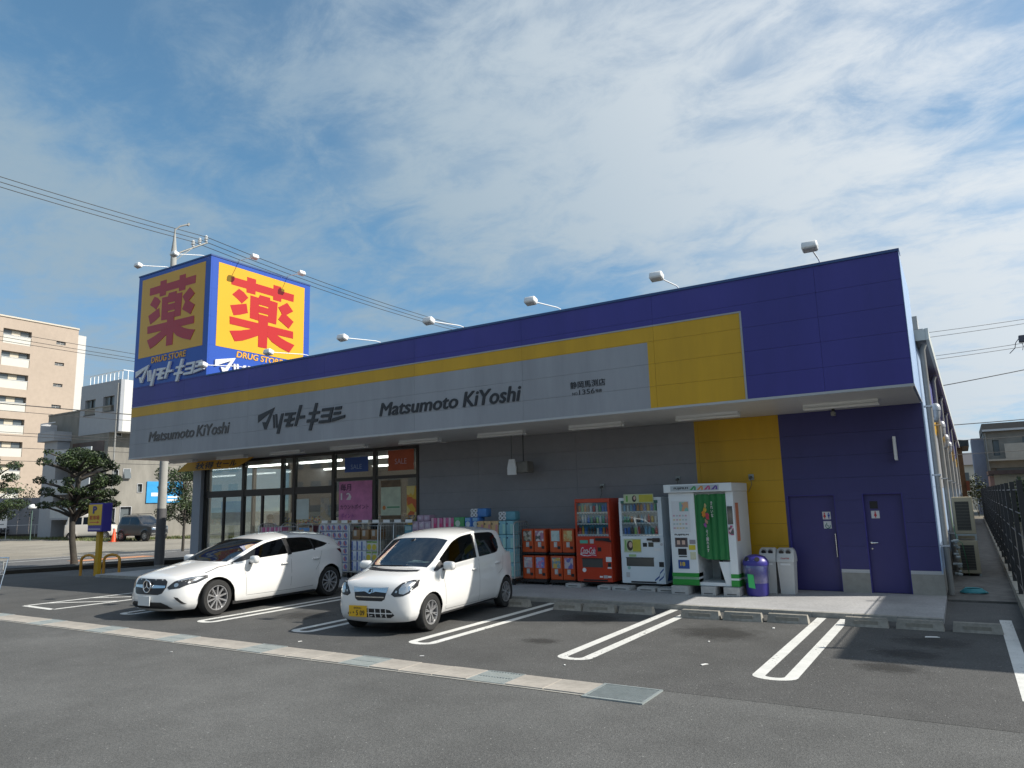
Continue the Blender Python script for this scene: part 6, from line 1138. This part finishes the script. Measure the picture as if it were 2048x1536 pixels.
# second tree at the picture's left edge
bl = [(-.3+rnd.uniform(-1.5, 1.3), rnd.uniform(-1.2, 1.2), 1.9+rnd.random()*3.2, rnd.uniform(.35, .7), rnd.uniform(.35, .7), rnd.uniform(.15, .35)) for _ in range(22)]
lm = [[(0, 0, max(.6, b[2]-.8), .05), ((b[0])*.5, b[1]*.5, b[2]-.35, .035), (b[0], b[1], b[2], .012)] for b in bl]
limb_tree('street_tree', (-41.6, 17.2, 0), 'loose green tree cut off by the left edge of the picture', None, [(0, 0, -.02, .15), (.05, 0, 1.2, .12), (-.05, .05, 2.8, .08), (0, 0, 5.0, .03)], lm, bl, 9000, .06, 5)
bl = [(rnd.uniform(-.9, .7), rnd.uniform(-.9, .9), 1.5+rnd.random()*2.6, rnd.uniform(.35, .6), rnd.uniform(.35, .6), rnd.uniform(.25, .45)) for _ in range(18)]
lm = [[(0, 0, max(.8, b[2]-.7), .03), (b[0]*.5, b[1]*.5, b[2]-.25, .02), (b[0], b[1], b[2], .008)] for b in bl]
limb_tree('slim_tree', (-33.1, 22.3, 0), 'slim dark leafy tree left of the shop corner pillar', None, [(0, 0, -.02, .07), (.02, 0, 1.5, .055), (0, .02, 3.0, .04), (0, 0, 4.2, .015)], lm, bl, 7500, .055, 9)
def shrub(loc, r, h, label, seed, n=900, group=None):
    t = empty('shrub', loc, label, 'shrub', group); r_ = random.Random(seed)
    MB().tube([(0, 0, -.02), (.02, 0, h*.5)], [.03, .012], 6).tube([(0, 0, .1), (r*.4, .1, h*.6)], [.02, .008], 6).tube([(0, 0, .1), (-r*.4, -.1, h*.6)], [.02, .008], 6).build('stem', BARK, t)
    leaf_cloud('foliage', [(r_.uniform(-.5, .5)*r, r_.uniform(-.5, .5)*r, h*(.35+.4*r_.random()), r*.6, r*.6, h*.35) for _ in range(6)], n, .1, LV, t, seed)
shrub((-76, 34.6, -.05), 2.6, 5.2, 'rounded dark shrub above the grey hoarding at far left', 21, 1500)
shrub((-82, 33.6, -.05), 2.4, 4.6, 'dark shrub behind the white roadside board', 22, 1500)
# grass fringe on the gravel lot
def grass(name, pts, n, h, label, seed):
    r_ = random.Random(seed); mb = MB()
    for _ in range(n):
        k = r_.randrange(len(pts)-1); f = r_.random(); a, b = Vector(pts[k]), Vector(pts[k+1]); p = a+(b-a)*f+Vector((r_.gauss(0, .35), r_.gauss(0, .35), 0)); t_ = r_.random()*6.28; w = .03; hh = h*r_.uniform(.4, 1.2)
        d = Vector((math.cos(t_), math.sin(t_), 0)); mb.add([p-d*w, p+d*w, p+Vector((r_.uniform(-.1, .1), r_.uniform(-.1, .1), hh))], [(0, 1, 2)], r_.randrange(3))
    o = mb.build(name, [leafm('grass a', (.08, .12, .03)), leafm('grass b', (.13, .15, .05)), leafm('grass c', (.16, .15, .07))]); tag(o, label, 'grass', kind='stuff')
grass('grass_fringe', [(-88, 33, -.02), (-70, 31.6, -.02), (-62, 31.0, -.02), (-52, 29.5, -.02), (-49.5, 33, -.02), (-44, 33.5, -.02)], 9000, .22, 'dry grass and weeds along the back of the gravel lot', 4)
# ------------------------------------------------------------------ utility pole and wires
UP = M('pole concrete', (.36, .36, .34), .85, var=.1, scale=3); up = empty('utility_pole', (-25.65, 16.34, 0), 'tall grey concrete utility pole rising behind the sign tower', 'pole')
MB().tube([(0, 0, -.05), (-.05, 0, 8), (-.1, 0, 12.2), (-.1, 0, 12.6), (-.1, 0, 12.9)], [.165, .13, .108, .065, .04], 20).build('shaft', UP, up, smooth=40)
MB().lathe([(.175, .0), (.168, 2.05)], (0, 0, 0), 20).build('sheet_wrap', M('dark sheet', (.10, .10, .105), .6, var=.2, scale=3), up, smooth=60)
MB().tube([(-.1, 0, 12.85), (-.1, .0, 13.1), (.0, .15, 13.28), (.12, .4, 13.4)], .035, 8).cyl((.12, .4, 13.36), (.13, .44, 13.46), .05).build('top_bracket', UP, up, smooth=60)
MB().tube([(-.1, 0, 12.05), (.0, .45, 12.35), (.16, 1.3, 12.9)], .035, 8).tube([(-.1, 0, 11.75), (.0, .3, 12.1), (.06, .7, 12.5)], .018, 6).build('cross_arm', M('arm steel', (.28, .28, .26), .5, .4), up, smooth=60)
ins = [(.06, .72, 12.58), (.1, .98, 12.75), (.15, 1.24, 12.93)]
for p in ins: MB().lathe([(.0, -.02), (.05, 0), (.05, .06), (.09, .08), (.05, .11), (.08, .15), (.045, .18), (.07, .22), (.03, .27), (0, .28)], p, 12).build('insulator', M('porcelain', (.6, .61, .6), .25), up, smooth=50)
WIRE = M('wire', (.03, .03, .032), .6)
def wire(a, b, sag, label, group='overhead wires', r=.014, n=16):
    a, b = Vector(a), Vector(b); m = (a+b)/2; o = MB().tube([a+(b-a)*(k/n)-Vector((0, 0, sag*4*(k/n)*(1-k/n)))-m for k in range(n+1)], r, 5).build('overhead_wire', WIRE, smooth=60); o.location = m; return tag(o, label, 'wire', group)
P0 = Vector((-25.65, 16.34, 0))
for k, (p, nm) in enumerate(zip(ins, ('lowest', 'middle', 'topmost'))):
    q = P0+Vector(p)+Vector((0, 0, .2)); wire(q, (-30.2, -7, 15.2+.16*k), .5, f'{nm} of the three wires running left from the utility pole'); wire(q, (-19.6, 47.5, 11.9+.15*k), 1.0, f'{nm} of the three wires running right behind the sign tower')
for i, (z0, z1) in enumerate(((11.2, 11.0), (10.9, 10.8), (10.7, 10.65))): wire((-40, 4, z0+.1), (-39.5, 48, z1+.35), .35, f'{ORD[i]} of the three thin wires crossing the tan apartment block near its top')
for i, (z, s) in enumerate(((7.5, .25), (7.2, .3), (6.1, .25), (5.9, .2), (5.3, .2), (4.7, .25))): wire((-40, 2, z), (-39.5, 50, z+.45), s, f'{ORD[i]} from the top of the wires low across the tan and grey blocks', r=.025 if i == 0 else .013)
for i, (a, b) in enumerate((((-6, 38, 9.3), (8, 46, 11.0)), ((-6, 38.2, 9.05), (8, 46.2, 10.85)), ((-6, 38.4, 8.1), (8, 46.4, 9.9)), ((-6, 38.6, 7.95), (8, 46.6, 9.75)), ((-6, 39, 6.3), (8, 47, 8.9)), ((-8, 39.4, 5.05), (8, 47.4, 5.8)), ((-8, 40, 4.4), (8, 48, 4.9)), ((-8, 40, 3.7), (8, 48, 4.15)))): wire(a, b, .15, f'{ORD[i]} wire from the top in the sky right of the shop roof', r=.012 if i not in (4, 5) else .022)
tf = empty('pole_fitting', (3.35, 43.6, 9.3), 'dark insulator cluster on the wires at the right picture edge', 'insulator'); MB().rbox(-.1, .5, -.15, .15, -.1, .25, .03).tube([(-.1, 0, .1), (-.25, 0, -.1), (-.3, 0, -.35), (-.55, 0, -.6)], .02, 6).tube([(.0, 0, -.05), (.05, 0, -.3), (.0, 0, -.5)], .015, 6).build('body', M('fitting dark', (.06, .065, .09), .5), tf)
# ------------------------------------------------------------------ buildings across the street
TAN = M('tan tile', (.42, .345, .28), .8, var=.06, scale=2, stain=.05, stscale=.2); TWHI = M('white render', (.56, .55, .53), .8, var=.04, scale=2); DKO = M('dark opening', (.05, .05, .048), .6); GLZ = M('far glass', (.12, .14, .15), .12)
ap = empty('apartment_block', (-104, 45, 0), 'tan eight storey apartment block with white balconies at far left', 'apartment block')
XA = 0.0
# wall is built as a grid of solid pieces leaving the balcony recesses and windows open (local: x outwards, y along)
def wall_with_holes(mb, y0, y1, z0, z1, x0, x1, holes):
    ys_ = sorted({y0, y1, *[h[0] for h in holes], *[h[1] for h in holes]}); zs_ = sorted({z0, z1, *[h[2] for h in holes], *[h[3] for h in holes]})
    for a, b in zip(ys_, ys_[1:]):
        for c, d in zip(zs_, zs_[1:]):
            if not any(h[0] <= (a+b)/2 <= h[1] and h[2] <= (c+d)/2 <= h[3] for h in holes): mb.box(x0, x1, a, b, c, d)
    return mb
holes = []; fl = [26.26-2.955*k for k in range(9)]
for z in fl: holes += [(-2.15, 1.25, z-1.95, z), (-9.5, -4.2, z-1.95, z), (4.4, 5.62, z-1.02, z-.6)]
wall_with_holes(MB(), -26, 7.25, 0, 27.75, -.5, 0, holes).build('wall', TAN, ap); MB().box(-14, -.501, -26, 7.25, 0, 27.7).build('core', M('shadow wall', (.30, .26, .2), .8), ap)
MB().box(-14.1, .12, -26.1, 7.3, 27.751, 27.95).build('roof_edge', M('roof edge', (.55, .5, .42), .7), ap)
MB().box(-12, -.02, 7.251, 8.35, 0, 27.0).build('stair_tower', TWHI, ap)
for k, z in enumerate(fl):
    for a, b in ((-2.15, 1.25), (-9.5, -4.2)):
        MB().box(-.12, -.02, a+.05, b-.05, z-1.95, z-.85).build('balcony_panel', M('balcony panel', (.56, .55, .50), .5, var=.05, scale=2), ap); MB().box(-.16, .02, a, b, z-.85, z-.79).build('balcony_rail', SILV, ap)
        for j in range(3):
            w_ = (b-a-.3)/3; MB().box(-.499, -.45, a+.1+j*(w_+.05), a+.1+j*(w_+.05)+w_, z-1.9, z-.1).build('balcony_window', GLZ if j != 1 else M('curtain cream', (.55, .5, .4), .8), ap)
    MB().box(-.45, -.14, -2.0+(k%3)*.9, -1.3+(k%3)*.9, z-1.9, z-1.3).build('balcony_unit', TWHI, ap)
    wn = MB().box(-.3, -.25, 4.45, 5.57, z-.98, z-.64).build('window', GLZ, ap); MB().box(-.24, .03, 4.38, 5.64, z-1.05, z-1.02).box(-.24, -.18, 4.4, 5.62, z-.83, z-.79).box(-.24, -.18, 4.98, 5.03, z-1.01, z-.61).build('frame', TWHI, wn)
# grey building: scale from the measured corner
gb = empty('concrete_building', (-58.1, 32.1, 0), 'grey concrete building with balconies and a blue wall sign', 'building')
GC = M('stained concrete', (.235, .225, .20), .85, var=.16, scale=1.2, stain=.2, stscale=.5, stretch=(1, 1, .35)); GG = M('grey tile wall', (.32, .34, .37), .7, var=.06, scale=3); GW = M('white lit wall', (.6, .6, .58), .8, var=.04, scale=2)
f = .88
def gz(z): return 1.905+(z-1.905)*f
# concrete wing: +X face with windows
H1 = gz(11.7); hol = [((a-36.52)*f, (b-36.52)*f, gz(c), gz(d)) for a, b, c, d in ((37.19, 37.66, 9.03, 9.8), (37.16, 37.59, 4.96, 5.87), (38.09, 38.72, 5.12, 5.98), (39.52, 39.96, 3.86, 4.61), (36.9, 37.5, 1.0, 2.4), (38.0, 39.0, .4, 2.5))]
wall_with_holes(MB(), 0, 9.5, -.05, H1, -.3, 0, hol).build('wall', GC, gb); MB().box(-9.8, -.301, .02, 9.5, -.05, H1-.01).build('core', GC, gb); MB().box(-9.8, .05, -.03, 9.55, H1+.001, H1+.12).build('parapet', GC, gb)
for a, b, c, d in hol: w_ = MB().box(-.2, -.17, a, b, c, d).build('window', GLZ, gb); MB().box(-.1, .04, a-.04, a, c-.04, d+.04).box(-.1, .04, b, b+.04, c-.04, d+.04).box(-.1, .04, a, b, d, d+.04).box(-.1, .06, a, b, c-.04, c).build('frame', SILV, w_)
MB().hexa([(.0, hol[2][0], hol[2][2]), (.25, hol[2][0], hol[2][2]-.0), (.25, hol[2][1], hol[2][2]), (.0, hol[2][1], hol[2][2]), (-.02, hol[2][0], hol[2][3]), (.0, hol[2][0], hol[2][3]), (.0, hol[2][1], hol[2][3]), (-.02, hol[2][1], hol[2][3])]).build('open_sash', GLZ, gb)
# upper block set back, -Y face with two windows
ux0, ux1, uz0, uz1 = -4.6, 1.35, gz(9.3), gz(14.1)
wall_y = MB()
def wall_y_holes(mb, x0, x1, z0, z1, y0, y1, holes):
    xs_ = sorted({x0, x1, *[h[0] for h in holes], *[h[1] for h in holes]}); zs_ = sorted({z0, z1, *[h[2] for h in holes], *[h[3] for h in holes]})
    for a, b in zip(xs_, xs_[1:]):
        for c, d in zip(zs_, zs_[1:]):
            if not any(h[0] <= (a+b)/2 <= h[1] and h[2] <= (c+d)/2 <= h[3] for h in holes): mb.box(a, b, y0, y1, c, d)
    return mb
hy = [(-3.9, -2.3, gz(11.2), gz(12.65)), (-1.16, .5, gz(11.3), gz(12.7))]
wall_y_holes(MB(), ux0, ux1, uz0, uz1, -.02, .28, hy).build('upper_wall', GG, gb); MB().box(ux0, ux1-.02, .281, 8, uz0, uz1-.01).build('upper_core', GW, gb); MB().box(ux1-.019, ux1, .281, 8, uz0, uz1).build('upper_side', GW, gb)
for a, b, c, d in hy: w_ = MB().box(a, b, .2, .23, c, d).build('window', GLZ, gb); MB().box((a+b)/2-.03, (a+b)/2+.03, .1, .19, c, d).box(a-.05, b+.05, -.08, .1, c-.06, c).build('frame', BLK, w_)
MB().box(ux0+1, ux1, .1, .16, uz1+.75, uz1+.8).box(ux1-.06, ux1, .161, 8, uz1+.75, uz1+.8).build('roof_rail', WHITE, gb)
for k in range(9): MB().box(ux0+1+k*.6, ux0+1.05+k*.6, .1, .15, uz1, uz1+.75).build('rail_post', WHITE, gb)
for k in range(8): MB().box(ux1-.06, ux1-.01, .5+k*.9, .55+k*.9, uz1, uz1+.75).build('rail_post', WHITE, gb)
MB().cyl((ux1-.25, -.1, 0), (ux1-.25, -.1, uz1-.3), .06).build('drain_pipe', PIPE, gb)
# balconies on the -Y face below
for k, z in enumerate((gz(8.0), gz(5.2), gz(2.9))):
    b_ = MB().box(-5.6, -.02, -1.3, -.001, z-1.25, z-1.1).build('balcony', GG, gb); MB().box(-5.6, -.05, -1.3, -1.22, z-1.099, z-.05).build('railing', M('rail panel', (.42, .45, .47), .5, var=.1, scale=3), b_); MB().box(-5.4, -.6, -.02, -.0, z-1.09, z+.55).build('balcony_opening', M('brown sash', (.10, .06, .045), .5, var=.4, scale=1.5), gb)
MB().box(-8.4, -5.7, -1.4, 1, gz(8.9), gz(9.8)).build('side_slab', GG, gb); MB().box(-8.0, -5.9, -1.0, 2, -.05, gz(8.88)).build('side_wing', GG, gb)
MB().box(-8.3, -8.22, -1.3, .9, gz(9.81), gz(10.7)).box(-8.2, -5.8, -1.35, -1.3, gz(10.6), gz(10.7)).build('wing_rail', SILV, gb)
bs = empty('wall_sign', (-58.08, 32.1, 0), 'bright blue wall sign on the concrete building', 'sign'); a, b, c, d = (40.4-36.52)*f, (44.11-36.52)*f, gz(2.83), gz(4.86)
MB().box(.0, .08, a, b, c, d).build('board', M('sign sky blue', (.03, .30, .62), .5, var=.12, scale=2), bs); MB().box(.081, .086, a+.4, a+1.1, c+.55, c+.85).box(.081, .086, a+1.9, b-.2, c+.4, c+.55).box(.081, .086, a+1.9, b-.4, c+.12, c+.3).box(.081, .086, b-1.0, b-.3, c+1.2, c+1.32).build('print', TWH, bs)
lb = empty('house_block', (-46, 41, 0), 'pale low building seen behind the corner pillar', 'building'); wall_y_holes(MB(), -1, 9, -.05, 7, 0, .3, [(1, 2.4, 3.6, 5), (4, 5.4, 3.6, 5), (1, 2.4, .9, 2.3)]).build('wall', M('pale render', (.6, .57, .5), .8, var=.08, scale=1), lb); MB().box(-1, 9, .301, 8, -.05, 6.95).build('core', MATS['pale render'], lb); MB().box(.9, 5.5, .2, .24, .8, 5.1).build('window', GLZ, lb); MB().box(-1.2, 9.2, -.3, 8.2, 7.0, 7.25).build('roof', M('roof slab', (.35, .33, .3), .8), lb)
# hoarding, railing, sign board, cone, lamp
hd = empty('hoarding', (-74, 35, 0), 'long grey sheet metal hoarding behind the gravel lot', 'fence'); HM = M('hoarding grey', (.24, .25, .28), .6, var=.05, scale=2)
dv = Vector((.58, .81, 0)).normalized(); nv = Vector((.81, -.58, 0))
for k in range(20):
    a = dv*(k*.92-6.4); b = a+dv*.9; MB().hexa([(p.x, p.y, z) for z in (.25, 3.6) for p in (a+nv*.05, b+nv*.05, b, a)]).build('sheet', HM, hd)
MB().hexa([(p.x, p.y, z) for z in (-.05, .25) for p in (dv*-6.5+nv*.1, dv*12.2+nv*.1, dv*12.2-nv*.1, dv*-6.5-nv*.1)]).build('footing', M('footing dark', (.06, .055, .05), .9), hd)
rl = empty('pipe_railing', (-69, 31.8, 0), 'thin pale pipe railing in front of the grey hoarding', 'railing')
for k in range(8): p = dv*(k*2.1-8); MB().cyl((p.x, p.y, -.05), (p.x, p.y, 1.15), .03, n=8).build('post', SILV, rl)
for z in (1.13,): a, b = dv*-8, dv*6.7; MB().cyl((a.x, a.y, z), (b.x, b.y, z), .025, n=8).build('top_rail', SILV, rl)
wb_ = empty('roadside_board', (-66.6, 28.6, 0), 'white roadside notice board with a blue picture at far left', 'sign', rz=R(52))
MB().box(-2.4, .35, -.03, .03, 1.0, 2.15).build('board', TWH, wb_); MB().box(-2.2, -.85, -.036, -.031, 1.1, 1.75).build('picture', M('board picture', (.06, .16, .35), .5, var=.5, scale=2), wb_); MB().box(-1.4, .1, -.036, -.031, 1.93, 2.02).box(-.6, .15, -.036, -.031, 1.25, 1.32).build('print', M('board print', (.12, .15, .18), .5), wb_)
for x in (-2.2, -.2): MB().box(x-.06, x+.06, .031, .12, -.05, 2.0).build('post', M('teal post', (.25, .42, .40), .5), wb_)
cn = empty('traffic_cone', (-50.3, 28.6, -.015), 'orange traffic cone beside the dark off-roader', 'cone'); CO = M('cone orange', (.75, .08, .015), .5); MB().lathe([(.2, .03), (.19, .05), (.05, .85), (.03, .88), (0, .88)], n=18).build('cone', CO, cn, smooth=40); MB().rbox(-.26, .26, -.26, .26, 0, .035, .01).build('base', CO, cn)
mr = empty('street_lamp', (-62.5, 28.9, -.02), 'small round lamp on a pole before the grey hoarding', 'lamp'); MB().cyl((0, 0, 0), (0, 0, 2.55), .035).build('pole', M('lamp green', (.1, .16, .14), .5), mr); MB().lathe([(.0, 2.5), (.26, 2.52), (.3, 2.62), (.22, 2.78), (0, 2.85)], n=16).build('lamp_head', WHITE, mr, smooth=50)
dcar = bpy.data.objects['small_suv']; cc_ = copy_tree(dcar); cc_.location = (-75.3, 31.0, -.014); cc_.rotation_euler = (0, 0, R(40)); tag(cc_, 'dark car half hidden under the white roadside board', 'car', 'cars on the gravel lot')
sb_ = empty('planting_strip', (-27, 15, 0), 'dark raised planting strip between car park and street', 'planter'); SO = M('soil', (.03, .026, .02), .95, var=.3, scale=6)
MB().hexa([(-2.0, -5.3, -.03), (-1.2, -5.4, -.03), (2.4, 5.6, -.03), (1.4, 5.7, -.03), (-2.0, -5.3, .12), (-1.2, -5.4, .12), (2.4, 5.6, .12), (1.4, 5.7, .12)]).build('soil', SO, sb_)
# ------------------------------------------------------------------ right-hand side
FB = M('fence black', (.02, .02, .021), .45); fx = lambda y: SK(.66, y)
fe = empty('mesh_fence', (fx(20), 20, 0), 'long black mesh fence on a low block kerb at the right', 'fence')
def F(p): return (p[0]-fx(20), p[1]-20, p[2])
y = 11.0; post = None; pn = None; k = 0
BK = M('kerb block', (.33, .31, .26), .9, var=.25, scale=5, bump=.5, bscale=20)
while y < 57:
    x = fx(y); MB().box(*[a+b for a, b in zip((-.03, .03), (x-fx(20),)*2)], y-20-.03, y-20+.03, .18, 2.02).build('post', FB, fe)
    x2 = fx(y+2); mb = MB()
    for z in (.35, .66, .97, 1.28, 1.59, 1.9): mb.cyl(F((x, y, z)), F((x2, y+2, z)), 0.009, n=5)
    mb.build('mesh_panel', FB, fe)['kind'] = 'stuff'
    if y < 40:
        for j in range(5): MB().hexa([F(p) for z in (-.02, .19+rnd.uniform(-.008, .008)) for p in ((fx(y+j*.4)-.06, y+j*.4+.006, z), (fx(y+j*.4)+.06, y+j*.4+.006, z), (fx(y+j*.4+.394)+.06, y+j*.4+.394, z), (fx(y+j*.4+.394)-.06, y+j*.4+.394, z))]).build('kerb_block', BK, fe)
    else: MB().hexa([F(p) for z in (-.02, .19) for p in ((x-.06, y, z), (x+.06, y, z), (x2+.06, y+2, z), (x2-.06, y+2, z))]).build('kerb_block', BK, fe)
    y += 2
ac = M('ac beige', (.32, .28, .19), .5, var=.08, scale=4)
for i, (yy, zz, h) in enumerate(((19.3, .09, .72), (19.32, .95, .82), (20.5, .09, .8), (22.4, .09, 1.5))):
    t = empty('air_conditioner', (-.03, yy, zz), ('lower beige air conditioner unit of the stacked pair beside the shop', 'upper beige air conditioner unit of the stacked pair beside the shop', 'second air conditioner unit behind the stacked pair', 'tall air conditioner unit far down the side path')[i], 'air conditioner', 'air conditioners in the side path')
    MB().rbox(-.2, .2, 0, .75, 0, h, .015).build('case', ac, t); MB().box(-.15, .12, -.004, .0, .08, h-.1).build('grille', M('ac dark', (.03, .028, .022), .5), t)
    for k in range(9): MB().box(-.15, .12, -.012, -.004, .1+(h-.2)*k/9, .106+(h-.2)*k/9).build('slat', M('ac wire', (.12, .11, .08), .5), t)
t = empty('equipment_stand', (-.03, 19.7, .035), 'steel stand carrying the upper air conditioner', 'stand')
for x in (-.18, .18):
    for yy in (-.36, .32): MB().box(x-.018, x+.018, yy-.018, yy+.018, 0, .91).build('leg', STEEL, t)
MB().box(-.2, .2, -.38, .34, .88, .914).build('top', STEEL, t)
ho = tag(MB().tube([(-.12+.22*math.cos(k*.5)*(1-k*.006), .22*math.sin(k*.5)*(.8-k*.004), .02+k*.001) for k in range(70)], .013, 6).build('garden_hose', M('hose teal', (.05, .28, .32), .5), smooth=60), 'coiled teal hose lying on the side path', 'hose'); ho.location = (.1, 16.1, .035)
h2 = tag(MB().tube([(-.28, 18.9, 1.7), (-.26, 18.8, 1.2), (-.2, 18.6, .85), (-.12, 18.5, .8), (-.08, 18.6, .45), (-.06, 18.9, .1)], .008, 6).build('garden_hose', M('hose green', (.04, .16, .07), .5), smooth=60), 'green hose hanging down beside the air conditioners', 'hose')
cl = MB()
for k in range(16): yy = 18.1+rnd.random()*1.2; cl.rbox(-.34+rnd.random()*.1, -.22+rnd.random()*.06, yy, yy+.12, .1+k*.05, .14+k*.05, .01)
tag(cl.build('pipe_bundle', STEEL), 'bundle of pale pipes and valves on the shop side wall', 'pipes', kind='stuff')
# houses beyond the fence
rb = empty('concrete_flats', (2.0, 71.5, 0), 'grey flat-roofed block with balcony at the right edge', 'building'); RG = M('dull concrete', (.26, .25, .225), .85, var=.12, scale=1.5, stain=.15, stscale=.6)
wall_y_holes(MB(), 0, 6, -.05, 6.7, 0, .3, [(.55, 1.0, 4.7, 6.0), (2.6, 3.2, 4.3, 6.2), (.2, 4.4, 2.3, 3.7)]).build('wall', RG, rb); MB().box(.001, 6, .301, 9, -.05, 6.65).build('core', RG, rb); MB().box(-.05, 6.1, -.5, 9, 6.701, 7.35).build('roof_slab', M('roof grey', (.14, .13, .12), .8), rb); MB().box(-.06, 6.12, -.52, -.501, 6.70, 6.86).build('gutter', SILV, rb)
MB().box(.6, 5, .2, .25, 2.2, 6.2).build('window', GLZ, rb); MB().box(1.3, 6, -1.0, -.9, 4.4, 5.6).box(.1, 6, -1.0, -.001, 4.25, 4.39).build('balcony', M('balcony grey', (.4, .38, .34), .8, var=.1, scale=2), rb); MB().cyl((.12, -.1, 0), (.12, -.1, 6.6), .05).build('drain_pipe', PIPE, rb)
MB().box(-.9, -.001, 1.5, 6, -.05, 6.3).build('stair_wing', M('bluish render', (.30, .32, .40), .8, var=.1, scale=1), rb)
wh = empty('shed_wall', (1.6, 48.6, 0), 'cream corrugated shed wall above the black fence', 'shed')
for k in range(14): MB().box(k*.3+.004, k*.3+.296, 0, .05, -.05, 2.75).build('sheet', M('cream sheet', (.42, .40, .30), .7, var=.12, scale=3), wh)
MB().box(-.25, 4.5, -.3, 3, 2.76, 2.98).build('roof', M('rusty roof', (.12, .09, .08), .8, var=.3, scale=3), wh); MB().box(-.2, -.001, .06, 3, -.05, 2.7).build('end_wall', M('pinkish wall', (.3, .2, .17), .8), wh)
bh = empty('brown_house', (-1.2, 60, 0), 'brown timber house with dark eaves beyond the shop side', 'house'); BH = M('brown boards', (.20, .10, .045), .8, var=.2, scale=3)
for k in range(10): MB().box(-1.4, 1.5, 0, .06, .3+k*.5, .79+k*.5).build('board', BH, bh)
MB().box(-1.4, 1.5, .061, 7, -.05, 5.3).build('core', BH, bh); MB().hexa([(-2.2, -.5, 5.0), (1.95, -.5, 5.0), (1.95, 7.5, 5.0), (-2.2, 7.5, 5.0), (-2.2, -.5, 5.9), (1.95, -.5, 5.4), (1.95, 7.5, 5.4), (-2.2, 7.5, 5.9)]).build('roof', M('dark tiles', (.035, .04, .04), .6, var=.2, scale=3), bh); MB().box(.3, 1.1, -.02, -.001, 2.0, 3.2).build('window', GLZ, bh); MB().box(1.501, 1.7, -.2, .4, 1.9, 2.6).build('awning', M('rust red', (.25, .07, .03), .7), bh)
shrub((1.9, 44, -.05), .8, 2.5, 'yellow green shrub behind the far part of the black fence', 31, 700); shrub((2.6, 40, -.05), .7, 2.6, 'yellow green shrub rising over the black fence at right', 32, 700)
shrub((.9, 66, -.05), 1.0, 3.0, 'dark shrub at the end of the side path', 33, 700)
fh = empty('distant_house', (.2, 90, 0), 'pale distant house between the brown house and the grey flats', 'house'); MB().box(-1.5, 1.8, 0, 6, -.05, 4.6).build('wall', MATS['pale render'], fh); MB().hexa([(-1.9, -.4, 4.6), (2.2, -.4, 4.6), (2.2, 6.4, 4.6), (-1.9, 6.4, 4.6), (-1.9, 2.9, 6.0), (2.2, 2.9, 6.0), (2.2, 3.1, 6.0), (-1.9, 3.1, 6.0)]).build('roof', M('slate', (.10, .10, .11), .7), fh); MB().box(-.4, .6, -.02, 0, 2.6, 3.8).build('window', GLZ, fh)
# neighbour whose shadow falls over the end bay, and the houses behind the photographer (seen in the shop glass)
Hn = 6.0; nb = empty('neighbour_building', (5.4, 12.2, 0), 'plain rendered neighbour just outside the right edge, shading the end bay', 'building')
NX, NY = -1.5+Hn*math.cos(SUN_AZ)/math.tan(SUN_EL)-5.4, 9.5+Hn*math.sin(SUN_AZ)/math.tan(SUN_EL)-12.2
MB().box(NX, NX+8, NY, NY+48, -.05, Hn-.2).build('wall', M('neighbour render', (.5, .48, .44), .8, var=.08, scale=1), nb); MB().box(NX, NX+8.0, NY, NY+48, Hn-.199, Hn).build('roof', MATS['roof slab'], nb); MB().box(NX+1, NX+2.4, NY-.02, NY-.001, 1, 2.4).box(NX+4, NX+5.4, NY-.02, NY-.001, 1, 2.4).build('window', GLZ, nb)
for i, (x0, x1, y0, h, c) in enumerate(((-74, -40, -34, 12.5, (.5, .43, .34)), (-38, -14, -36, 10, (.58, .56, .5)), (-12, 14, -38, 9, (.42, .4, .38)), (-120, -76, -30, 11, (.55, .5, .42)))):
    b_ = empty('house_row', ((x0+x1)/2, y0, 0), ('tan', 'cream', 'grey', 'long pale')[i]+' building behind the photographer, reflected in the shop glass', 'building'); w = (x1-x0)/2; cm = M('facade %d' % i, tuple(v*.6 for v in c), .8, var=.08, scale=1)
    MB().box(-w, w, -10, 0, -.05, h).build('wall', cm, b_); MB().box(-w-.2, w+.2, -10.2, .3, h+.001, h+.25).build('roof', MATS['roof slab'], b_)
    for fz in range(int(h//3)):
        for k in range(int(w*2//3.2)): MB().box(-w+.8+k*3.2, -w+2.6+k*3.2, .001, .05, fz*3+.9, fz*3+2.3).build('window', GLZ, b_)
